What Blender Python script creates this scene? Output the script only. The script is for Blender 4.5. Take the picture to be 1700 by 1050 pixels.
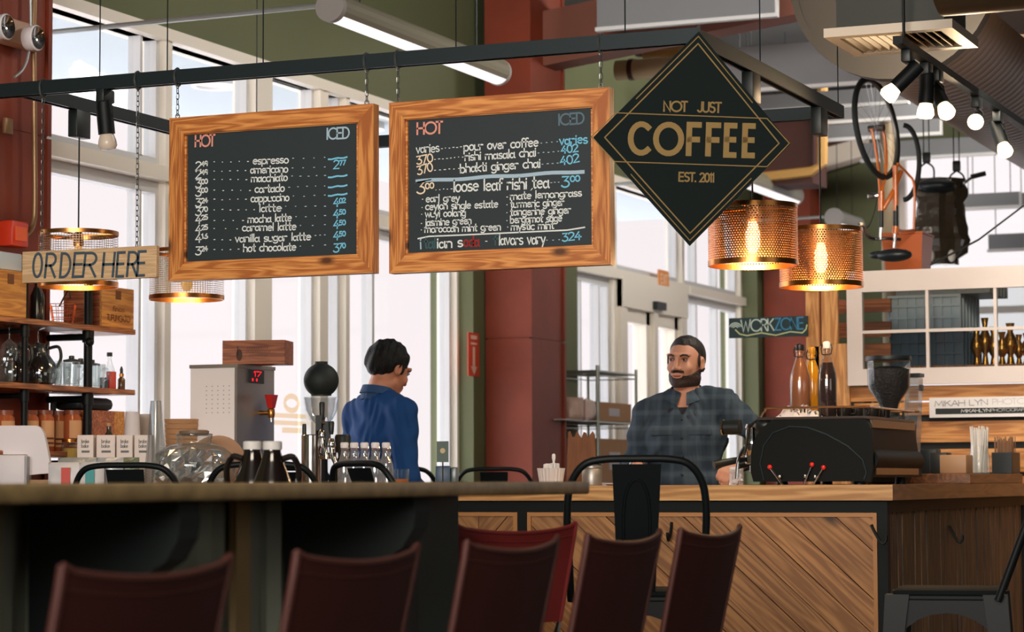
import bpy, bmesh, math, random
import numpy as np
from mathutils import Vector, Matrix
random.seed(7)
for _o in list(bpy.data.objects): bpy.data.objects.remove(_o)
SC = bpy.context.scene; COL = SC.collection
R = math.radians
# ------------------------------------------------------------------ camera
FPX = 4000.0; YAW = R(23); PITCH = math.atan(275/FPX); ROLL = 0.004
CZ = 1.08
cF0 = Vector((-math.sin(YAW), math.cos(YAW), 0)); cR0 = Vector((math.cos(YAW), math.sin(YAW), 0))
cF = cF0*math.cos(PITCH) + Vector((0, 0, 1))*math.sin(PITCH)
cU0 = cR0.cross(cF)
cR = cR0*math.cos(ROLL) - cU0*math.sin(ROLL); cU = cR0*math.sin(ROLL) + cU0*math.cos(ROLL)
CPOS = Vector((0, 0, CZ))
cam = bpy.data.cameras.new('camera'); camo = bpy.data.objects.new('camera', cam); COL.objects.link(camo)
camo.matrix_world = Matrix((( cR.x, cU.x, -cF.x, CPOS.x), (cR.y, cU.y, -cF.y, CPOS.y), (cR.z, cU.z, -cF.z, CPOS.z), (0, 0, 0, 1)))
cam.sensor_width = 36; cam.lens = 36*FPX/1700; cam.clip_end = 300; cam.clip_start = .05
cam.dof.use_dof = True; cam.dof.focus_distance = 8.9; cam.dof.aperture_fstop = 5.0
SC.camera = camo
def ray(px, py): return cR*((px-850)/FPX) + cU*((525-py)/FPX) + cF
def at(px, py, D):                                   # point seen at a pixel, D metres ahead
    d = ray(px, py); return CPOS + d*(D/d.dot(cF0))
def on_v(px, py, v): d = ray(px, py); return CPOS + d*(v/d.y)
def on_u(px, py, u): d = ray(px, py); return CPOS + d*(u/d.x)
# ------------------------------------------------------------------ view, world, light
vs = SC.view_settings; vs.view_transform = 'Standard'; vs.look = 'None'; vs.exposure = 0; vs.gamma = 1
vs.use_curve_mapping = False
SC.cycles.use_denoising = True; SC.cycles.max_bounces = 8; SC.cycles.transparent_max_bounces = 24
SC.cycles.sample_clamp_indirect = 4; SC.cycles.caustics_reflective = False; SC.cycles.caustics_refractive = False
SC.cycles.use_adaptive_sampling = False
world = bpy.data.worlds.new('sky'); SC.world = world; world.use_nodes = True
wn = world.node_tree.nodes; wl = world.node_tree.links; wn.clear()
w_out = wn.new('ShaderNodeOutputWorld'); w_bg = wn.new('ShaderNodeBackground'); w_tc = wn.new('ShaderNodeTexCoord')
w_sep = wn.new('ShaderNodeSeparateXYZ'); w_ramp = wn.new('ShaderNodeValToRGB'); w_mul = wn.new('ShaderNodeMath')
wl.new(w_tc.outputs['Generated'], w_sep.inputs[0]); wl.new(w_sep.outputs['Z'], w_ramp.inputs[0])
# the sky is brighter towards the veiled sun, away from the view
w_dot = wn.new('ShaderNodeVectorMath'); w_dot.operation = 'DOT_PRODUCT'; w_dot.inputs[1].default_value = (-.92, -.22, .32)
wl.new(w_tc.outputs['Generated'], w_dot.inputs[0]); w_map = wn.new('ShaderNodeMapRange'); w_map.interpolation_type = 'SMOOTHSTEP'
w_map.inputs[1].default_value = .50; w_map.inputs[2].default_value = 1.0; w_map.inputs[3].default_value = 1.0; w_map.inputs[4].default_value = 4.5
wl.new(w_dot.outputs['Value'], w_map.inputs[0]); wl.new(w_map.outputs[0], w_bg.inputs[1])
wl.new(w_ramp.outputs[0], w_bg.inputs[0]); wl.new(w_bg.outputs[0], w_out.inputs[0])
e = w_ramp.color_ramp.elements
e[0].position = .0; e[0].color = (1.12, 1.01, 1.03, 1)
e[1].position = .22; e[1].color = (1.12, 1.01, 1.03, 1)
x = w_ramp.color_ramp.elements.new(.5); x.color = (2.6, 2.6, 2.8, 1)
x = w_ramp.color_ramp.elements.new(1.0); x.color = (4.2, 4.3, 4.6, 1)
w_bg.inputs[1].default_value = 1.0
def area(name, loc, aim, sx, sy, power, col, spread=180):
    l = bpy.data.lights.new(name, 'AREA'); l.shape = 'RECTANGLE'; l.size = sx; l.size_y = sy; l.energy = power; l.color = col; l.spread = R(spread)
    o = bpy.data.objects.new(name, l); COL.objects.link(o); o.location = loc
    o.rotation_euler = (Vector(aim)-Vector(loc)).to_track_quat('-Z', 'Y').to_euler(); return o
# unseen fill lamps added to brighten the room from behind, overhead and one side
area('rear_fill_light', (-1.0, -3.6, 2.9), (-3.2, 12, 3.3), 6.0, 1.6, 175, (1.0, .93, .86), 75)
area('overhead_fill_light', (-1.2, 1.5, 3.9), (-3.7, 8.0, 2.0), 3.0, 1.2, 125, (1.0, .86, .70))
area('overhead_fill_light', (-1.6, 11.5, 4.1), (-6.2, 13.5, 2.0), 2.4, 1.2, 520, (1.0, .93, .84))
area('overhead_fill_light', (-2.2, 10.2, 3.0), (-2.7, 12.6, 1.8), .8, .5, 40, (1.0, .83, .64))

area('overhead_fill_light', (-2.3, 16.2, 3.9), (-6.2, 17.2, 3.2), 1.6, .8, 290, (1.0, .93, .84))
area('side_fill_light', (4.6, 4.5, 2.0), (-2.5, 4.5, .9), 4.0, 1.6, 28, (1.0, .95, .9))
# ------------------------------------------------------------------ materials
def lin(c):
    return tuple(((v/255)/12.92 if v/255 <= .04045 else ((v/255+.055)/1.055)**2.4) for v in c[:3])
MATS = {}
def M(name, col, rough=.5, metal=0., spec=.5, emit=None, estr=1., alpha=1., trans=0., coat=0., noise=0., nscale=20., bump=0., sheen=0.):
    if name in MATS: return MATS[name]
    m = bpy.data.materials.new(name); m.use_nodes = True; nt = m.node_tree; b = nt.nodes['Principled BSDF']
    c = lin(col); b.inputs['Base Color'].default_value = (*c, 1); b.inputs['Roughness'].default_value = rough
    b.inputs['Metallic'].default_value = metal; b.inputs['Specular IOR Level'].default_value = spec
    b.inputs['Alpha'].default_value = alpha; b.inputs['Transmission Weight'].default_value = trans
    b.inputs['Coat Weight'].default_value = coat; b.inputs['Sheen Weight'].default_value = sheen
    if emit is not None:
        b.inputs['Emission Color'].default_value = (*lin(emit), 1); b.inputs['Emission Strength'].default_value = estr
    tc = nt.nodes.new('ShaderNodeTexCoord'); nz = nt.nodes.new('ShaderNodeTexNoise'); nz.inputs['Scale'].default_value = nscale
    nz.inputs['Detail'].default_value = 4
    nt.links.new(tc.outputs['Object'], nz.inputs['Vector'])
    if noise:
        mx = nt.nodes.new('ShaderNodeMix'); mx.data_type = 'RGBA'
        mx.inputs[6].default_value = (*[v*(1-noise) for v in c], 1); mx.inputs[7].default_value = (*[min(1, v*(1+noise)) for v in c], 1)
        nt.links.new(nz.outputs[0], mx.inputs[0]); nt.links.new(mx.outputs[2], b.inputs['Base Color'])
    if bump:
        bp = nt.nodes.new('ShaderNodeBump'); bp.inputs['Strength'].default_value = bump; bp.inputs['Distance'].default_value = .01
        nt.links.new(nz.outputs[0], bp.inputs['Height']); nt.links.new(bp.outputs[0], b.inputs['Normal'])
    MATS[name] = m; return m
def wood(name, light, dark, axis=0, rough=.5, scale=1., island=.25, knots=True, contrast=(.35, .7)):
    if name in MATS: return MATS[name]
    m = bpy.data.materials.new(name); m.use_nodes = True; nt = m.node_tree; b = nt.nodes['Principled BSDF']; L = nt.links.new
    tc = nt.nodes.new('ShaderNodeTexCoord'); mp = nt.nodes.new('ShaderNodeMapping')
    s = [9*scale]*3; s[axis] = .75*scale; mp.inputs['Scale'].default_value = s
    L(tc.outputs['Object'], mp.inputs['Vector'])
    gi = nt.nodes.new('ShaderNodeNewGeometry')
    ad = nt.nodes.new('ShaderNodeVectorMath'); ad.operation = 'ADD'
    ml = nt.nodes.new('ShaderNodeMath'); ml.operation = 'MULTIPLY'; ml.inputs[1].default_value = 37
    L(gi.outputs['Random Per Island'], ml.inputs[0]); L(mp.outputs[0], ad.inputs[0]); L(ml.outputs[0], ad.inputs[1])
    n1 = nt.nodes.new('ShaderNodeTexNoise'); n1.inputs['Scale'].default_value = 1.1; n1.inputs['Detail'].default_value = 2
    L(ad.outputs[0], n1.inputs['Vector'])
    wv = nt.nodes.new('ShaderNodeMath'); wv.operation = 'MULTIPLY'; wv.inputs[1].default_value = 22
    sn = nt.nodes.new('ShaderNodeMath'); sn.operation = 'SINE'
    k = nt.nodes.new('ShaderNodeMath'); k.operation = 'MULTIPLY'; k.inputs[1].default_value = 3.1
    L(n1.outputs[0], k.inputs[0]); L(k.outputs[0], wv.inputs[0]); L(wv.outputs[0], sn.inputs[0])
    n2 = nt.nodes.new('ShaderNodeTexNoise'); n2.inputs['Scale'].default_value = 6; n2.inputs['Detail'].default_value = 5
    L(ad.outputs[0], n2.inputs['Vector'])
    sm = nt.nodes.new('ShaderNodeMath'); sm.operation = 'MULTIPLY_ADD'; sm.inputs[1].default_value = .15
    L(sn.outputs[0], sm.inputs[0]); L(n2.outputs[0], sm.inputs[2])
    rp = nt.nodes.new('ShaderNodeValToRGB'); el = rp.color_ramp.elements
    el[0].position = contrast[0]; el[0].color = (*lin(dark), 1); el[1].position = contrast[1]; el[1].color = (*lin(light), 1)
    L(sm.outputs[0], rp.inputs[0]); out = rp.outputs[0]
    if knots:
        vo = nt.nodes.new('ShaderNodeTexVoronoi'); vo.inputs['Scale'].default_value = .62
        mp2 = nt.nodes.new('ShaderNodeMapping'); s2 = [9*scale]*3; s2[axis] = 4.5*scale; mp2.inputs['Scale'].default_value = s2
        L(tc.outputs['Object'], mp2.inputs['Vector']); L(mp2.outputs[0], vo.inputs['Vector'])
        kr = nt.nodes.new('ShaderNodeValToRGB'); kr.color_ramp.elements[0].position = .07; kr.color_ramp.elements[0].color = (1, 1, 1, 1)
        kr.color_ramp.elements[1].position = .20; kr.color_ramp.elements[1].color = (0, 0, 0, 1)
        L(vo.outputs['Distance'], kr.inputs[0])
        mx = nt.nodes.new('ShaderNodeMix'); mx.data_type = 'RGBA'; mx.inputs[7].default_value = (*[v*.25 for v in lin(dark)], 1)
        L(kr.outputs[0], mx.inputs[0]); L(out, mx.inputs[6]); out = mx.outputs[2]
    if island:
        hs = nt.nodes.new('ShaderNodeHueSaturation'); mr = nt.nodes.new('ShaderNodeMapRange')
        mr.inputs[3].default_value = 1-island; mr.inputs[4].default_value = 1+island
        L(gi.outputs['Random Per Island'], mr.inputs[0]); L(mr.outputs[0], hs.inputs['Value']); L(out, hs.inputs['Color']); out = hs.outputs[0]
    L(out, b.inputs['Base Color']); b.inputs['Roughness'].default_value = rough
    MATS[name] = m; return m
def glass(name, tint=(255, 255, 255), dens=.08, edge=.55, rough=.03, edgecol=(90, 110, 115)):
    if name in MATS: return MATS[name]           # thin glass: see-through face-on, darker and shinier at grazing
    m = bpy.data.materials.new(name); m.use_nodes = True; nt = m.node_tree; nt.nodes.clear(); L = nt.links.new
    o = nt.nodes.new('ShaderNodeOutputMaterial'); tr = nt.nodes.new('ShaderNodeBsdfTransparent'); gl = nt.nodes.new('ShaderNodeBsdfGlossy')
    df = nt.nodes.new('ShaderNodeBsdfDiffuse'); df.inputs[0].default_value = (*lin(edgecol), 1)
    tr.inputs[0].default_value = (*lin(tint), 1); gl.inputs['Roughness'].default_value = rough
    lw = nt.nodes.new('ShaderNodeLayerWeight'); lw.inputs[0].default_value = .35
    mr = nt.nodes.new('ShaderNodeMapRange'); mr.inputs[3].default_value = dens; mr.inputs[4].default_value = edge
    L(lw.outputs['Facing'], mr.inputs[0])
    m1 = nt.nodes.new('ShaderNodeMixShader'); m1.inputs[0].default_value = .55; L(df.outputs[0], m1.inputs[1]); L(gl.outputs[0], m1.inputs[2])
    m2 = nt.nodes.new('ShaderNodeMixShader'); L(mr.outputs[0], m2.inputs[0]); L(tr.outputs[0], m2.inputs[1]); L(m1.outputs[0], m2.inputs[2])
    L(m2.outputs[0], o.inputs[0]); MATS[name] = m; return m
def lamp_mat(name, col, strength):
    if name in MATS: return MATS[name]
    m = bpy.data.materials.new(name); m.use_nodes = True; nt = m.node_tree; nt.nodes.clear()
    o = nt.nodes.new('ShaderNodeOutputMaterial'); em = nt.nodes.new('ShaderNodeEmission')
    em.inputs[0].default_value = (*lin(col), 1); em.inputs[1].default_value = strength
    nt.links.new(em.outputs[0], o.inputs[0]); MATS[name] = m; return m

black_metal = M('black_powder_coat', (8, 14, 15), .5, .0, .22)
dark_metal = M('dark_steel', (26, 38, 40), .42, .3)
rail_metal = M('rail_steel', (30, 42, 46), .45, .4)
chrome = M('chrome', (196, 196, 196), .12, 1.)
brushed = M('brushed_steel', (156, 152, 146), .42, .7, noise=.12, nscale=6)
brass = M('aged_brass', (190, 130, 70), .28, 1.)
copper = M('copper_mesh', (205, 140, 88), .35, .85)
wiremesh = M('wire_mesh', (150, 128, 108), .4, .6)
black_plastic = M('black_plastic', (17, 26, 27), .45)
white_plastic = M('white_plastic', (232, 228, 232), .45)
white_paint = M('white_paint', (226, 214, 206), .5, noise=.04, nscale=8)
cream_frame = M('cream_aluminium', (240, 233, 220), .5)
green_wall = M('olive_paint', (98, 103, 72), .75, noise=.07, nscale=2.5)
red_steel = M('rust_red_steel', (128, 50, 24), .6, noise=.38, nscale=3.2, bump=.15)
red_steel_dark = M('dark_rust_steel', (70, 33, 25), .6, noise=.3, nscale=3)
grey_baffle = M('grey_felt', (132, 134, 138), .9)
white_edge = M('white_edge', (222, 222, 222), .7)
chalk_black = M('chalkboard', (29, 41, 45), .62, noise=.16, nscale=7)
ink_white = M('chalk_white', (222, 226, 224), .9); ink_blue = M('chalk_blue', (120, 196, 226), .9)
ink_grey = M('chalk_dim_blue', (92, 112, 124), .9); ink_ice = M('chalk_ice', (166, 190, 205), .9); ink_red = M('chalk_red', (150, 40, 36), .9)
ink_pink = M('chalk_salmon', (226, 150, 132), .9); ink_cream = M('chalk_cream', (236, 214, 186), .9)
ink_teal = M('chalk_faded_teal', (60, 92, 96), .9)
gold = M('gold_paint', (132, 106, 58), .6, spec=.2)
pine = wood('board_pine', (224, 152, 82), (172, 98, 44), 0, .42, 1.6, .06)
pine_v = wood('board_pine_upright', (216, 144, 76), (164, 92, 42), 2, .42, 1.6, .06)
plank_pale = wood('pale_plank', (222, 188, 146), (200, 162, 120), 0, .6, 2., .0, False)
shelf_wood = wood('shelf_wood', (176, 112, 62), (120, 70, 36), 1, .5, 1.5, .05, False)
crate_wood = wood('crate_wood', (206, 146, 70), (164, 104, 44), 0, .55, 1.5, .08, False)
box_wood = wood('box_wood', (176, 104, 62), (128, 68, 38), 0, .55, 1.6, .08, False)
counter_wood = wood('counter_maple', (206, 160, 104), (166, 118, 68), 0, .4, .9, .1, True)
counter_dark = wood('counter_walnut', (128, 84, 50), (92, 58, 34), 1, .38, .9, .1, True)
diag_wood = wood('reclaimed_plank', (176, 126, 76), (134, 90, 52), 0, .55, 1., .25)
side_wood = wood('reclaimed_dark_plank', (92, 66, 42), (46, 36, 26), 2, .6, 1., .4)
slat_wood = wood('slat_pine', (224, 160, 92), (182, 116, 58), 0, .5, 1., .12)
stud_wood = wood('stud_pine', (222, 166, 104), (186, 126, 70), 2, .55, 1.2, .1)
leather = M('oxblood_leather', (56, 25, 22), .6, spec=.2, noise=.15, nscale=6, bump=.08)
leather_rim = M('oxblood_rim', (70, 32, 25), .55)
pane_glass = glass('window_glass', (252, 253, 253), .015, .10)
jar_glass = glass('clear_glass', (250, 253, 253), .05, .7, .03, (150, 168, 170))
amber_glass = glass('amber_glass', (165, 88, 46), .25, .6, .03, (70, 34, 18))
plastic_clear = glass('clear_plastic', (235, 238, 240), .22, .7, .12, (170, 180, 186))
kraft = M('kraft_card', (186, 142, 102), .8, noise=.08, nscale=14)
kraft_dark = M('brown_paper', (112, 72, 46), .75, noise=.2, nscale=9, bump=.3)
red_plastic = M('red_plastic', (196, 36, 30), .4)

# ------------------------------------------------------------------ mesh builder
class MB:
    def __init__(s): s.v = []; s.f = []
    def quad(s, a, b, c, d):
        n = len(s.v); s.v += [Vector(a), Vector(b), Vector(c), Vector(d)]; s.f.append((n, n+1, n+2, n+3)); return s
    def poly(s, pts):
        n = len(s.v); s.v += [Vector(p) for p in pts]; s.f.append(tuple(range(n, n+len(pts)))); return s
    def hexa(s, p):                                  # 8 corners: bottom loop then top loop
        n = len(s.v); s.v += [Vector(q) for q in p]
        for f in ((3, 2, 1, 0), (4, 5, 6, 7), (0, 1, 5, 4), (1, 2, 6, 5), (2, 3, 7, 6), (3, 0, 4, 7)): s.f.append(tuple(n+i for i in f))
        return s
    def box(s, x0, x1, y0, y1, z0, z1, c=0.):
        if c <= 0: return s.hexa([(x0, y0, z0), (x1, y0, z0), (x1, y1, z0), (x0, y1, z0), (x0, y0, z1), (x1, y0, z1), (x1, y1, z1), (x0, y1, z1)])
        bm = bmesh.new(); bmesh.ops.create_cube(bm, size=1)
        for v in bm.verts: v.co = Vector(((x0+x1)/2+v.co.x*(x1-x0), (y0+y1)/2+v.co.y*(y1-y0), (z0+z1)/2+v.co.z*(z1-z0)))
        bmesh.ops.bevel(bm, geom=bm.edges[:], offset=c, segments=2, affect='EDGES', profile=.5)
        return s.addbm(bm)
    def addbm(s, bm):
        n = len(s.v); bm.verts.index_update(); s.v += [v.co.copy() for v in bm.verts]
        s.f += [tuple(n+v.index for v in f.verts) for f in bm.faces]; bm.free(); return s
    def lathe(s, prof, n=24, c=(0, 0, 0), axis=2, cap=True):
        base = len(s.v); m = len(prof)
        for r, h in prof:
            for i in range(n):
                a = 2*math.pi*i/n; p = [r*math.cos(a), r*math.sin(a), h]
                if axis == 0: p = [p[2], p[0], p[1]]
                elif axis == 1: p = [p[1], p[2], p[0]]
                s.v.append(Vector(p)+Vector(c))
        for j in range(m-1):
            for i in range(n):
                k = (i+1) % n; s.f.append((base+j*n+i, base+j*n+k, base+(j+1)*n+k, base+(j+1)*n+i))
        if cap:
            if prof[0][0] > 1e-5: s.f.append(tuple(base+i for i in range(n))[::-1])
            if prof[-1][0] > 1e-5: s.f.append(tuple(base+(m-1)*n+i for i in range(n)))
        return s
    def tube(s, path, r, n=8, closed=False, cap=True):
        P = [Vector(p) for p in path]; N = len(P)
        if N < 2: return s
        rr = r if isinstance(r, (list, tuple)) else [r]*N
        T = []
        for i in range(N):
            a = P[(i-1) % N] if (closed or i > 0) else P[i]; b = P[(i+1) % N] if (closed or i < N-1) else P[i]
            t = (b-a); T.append(t.normalized() if t.length > 1e-9 else Vector((0, 0, 1)))
        up = Vector((0, 0, 1)) if abs(T[0].z) < .9 else Vector((1, 0, 0))
        nrm = (up - T[0]*up.dot(T[0])).normalized(); base = len(s.v)
        for i in range(N):
            nrm = nrm - T[i]*nrm.dot(T[i])
            nrm = nrm.normalized() if nrm.length > 1e-6 else T[i].orthogonal().normalized()
            bi = T[i].cross(nrm)
            for k in range(n):
                a = 2*math.pi*k/n; s.v.append(P[i] + (nrm*math.cos(a)+bi*math.sin(a))*rr[i])
        for i in range(N if closed else N-1):
            j = (i+1) % N
            for k in range(n):
                l = (k+1) % n; s.f.append((base+i*n+k, base+i*n+l, base+j*n+l, base+j*n+k))
        if cap and not closed:
            s.f.append(tuple(base+k for k in range(n))[::-1]); s.f.append(tuple(base+(N-1)*n+k for k in range(n)))
        return s
    def cyl(s, a, b, r, n=12, r2=None): return s.tube([a, b], [r, r if r2 is None else r2], n)
    def sphere(s, c, rx, ry=None, rz=None, n=16, m=10):
        ry = rx if ry is None else ry; rz = rx if rz is None else rz; base = len(s.v)
        prof = [(max(1e-6, math.sin(math.pi*j/m)), -math.cos(math.pi*j/m)) for j in range(m+1)]
        b = MB().lathe(prof, n); k = len(s.v)
        s.v += [Vector((p.x*rx+c[0], p.y*ry+c[1], p.z*rz+c[2])) for p in b.v]; s.f += [tuple(k+i for i in f) for f in b.f]; return s
    def prism(s, pts, y0, y1):                       # outline in x,z pushed along y
        n = len(s.v); m = len(pts)
        s.v += [Vector((p[0], y0, p[1])) for p in pts] + [Vector((p[0], y1, p[1])) for p in pts]
        s.f.append(tuple(range(n, n+m))); s.f.append(tuple(range(n+2*m-1, n+m-1, -1)))
        for i in range(m): j = (i+1) % m; s.f.append((n+j, n+i, n+m+i, n+m+j))
        return s
    def add(s, o, mat=None):
        n = len(s.v); s.v += [(mat @ p if mat is not None else p.copy()) for p in o.v]; s.f += [tuple(n+i for i in f) for f in o.f]; return s
    def xf(s, mat): s.v = [mat @ p for p in s.v]; return s
    def mesh(s, name, smooth=False, angle=None):
        me = bpy.data.meshes.new(name); me.from_pydata([tuple(p) for p in s.v], [], s.f)
        bm = bmesh.new(); bm.from_mesh(me); bmesh.ops.recalc_face_normals(bm, faces=bm.faces); bm.to_mesh(me); bm.free()
        if smooth:
            me.polygons.foreach_set('use_smooth', [True]*len(me.polygons))
            try: me.set_sharp_from_angle(angle=R(angle or 40))
            except Exception: pass
        return me
def put(name, mb, mat, parent=None, loc=(0, 0, 0), rotz=0., smooth=True, label=None, angle=None):
    me = mb.mesh(name, smooth, angle) if isinstance(mb, MB) else mb
    me.materials.clear(); me.materials.append(mat)
    o = bpy.data.objects.new(name, me); COL.objects.link(o); o.location = loc; o.rotation_euler = (0, 0, rotz)
    if parent is not None: o.parent = parent
    if label: o['label'] = label
    return o
def tag(o, label, cat, group=None):
    o['label'] = label; o['category'] = cat
    if group: o['group'] = group
    return o
def thing(name, label, cat, loc=(0, 0, 0), rotz=0., group=None):
    o = bpy.data.objects.new(name, None); COL.objects.link(o); o.location = loc; o.rotation_euler = (0, 0, rotz); o.empty_display_size = .1
    return tag(o, label, cat, group)
def solo(name, mb, mat, label, cat, loc=(0, 0, 0), rotz=0., group=None, smooth=True):
    return tag(put(name, mb, mat, None, loc, rotz, smooth), label, cat, group)
def struct(name, mb, mat, parent=None, smooth=False):
    o = put(name, mb, mat, parent, smooth=smooth)
    if parent is None: o['kind'] = 'structure'
    return o
def kids(o): return [c for c in bpy.data.objects if c.parent == o]
def dup(o, loc, rotz=0., label=None, group=None):
    def cp(a, par):
        c = a.copy(); COL.objects.link(c)
        if par is not None: c.parent = par
        for k in kids(a): cp(k, c)
        return c
    r = cp(o, None); r.location = loc; r.rotation_euler = (0, 0, rotz)
    if label: r['label'] = label
    if group: r['group'] = group
    return r
def bez(pts, n=8):                                   # smooth path through points
    P = [Vector(p) for p in pts]; out = []
    for i in range(len(P)-1):
        p0 = P[max(i-1, 0)]; p1 = P[i]; p2 = P[i+1]; p3 = P[min(i+2, len(P)-1)]
        for k in range(n):
            t = k/n; out.append(.5*((2*p1)+(p2-p0)*t+(2*p0-5*p1+4*p2-p3)*t*t+(3*p1-p0-3*p2+p3)*t**3))
    return out+[P[-1]]
class Face:                                          # a vertical plane: local x to the right, z up, front towards -y
    def __init__(s, loc, rotz=0.):
        s.o = Vector(loc); s.x = Vector((math.cos(rotz), math.sin(rotz), 0)); s.n = Vector((-math.sin(rotz), math.cos(rotz), 0))
    def __call__(s, px, py):
        d = ray(px, py); p = CPOS + d*((s.o-CPOS).dot(s.n)/d.dot(s.n)); q = p-s.o
        return (q.dot(s.x), q.z)
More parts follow.
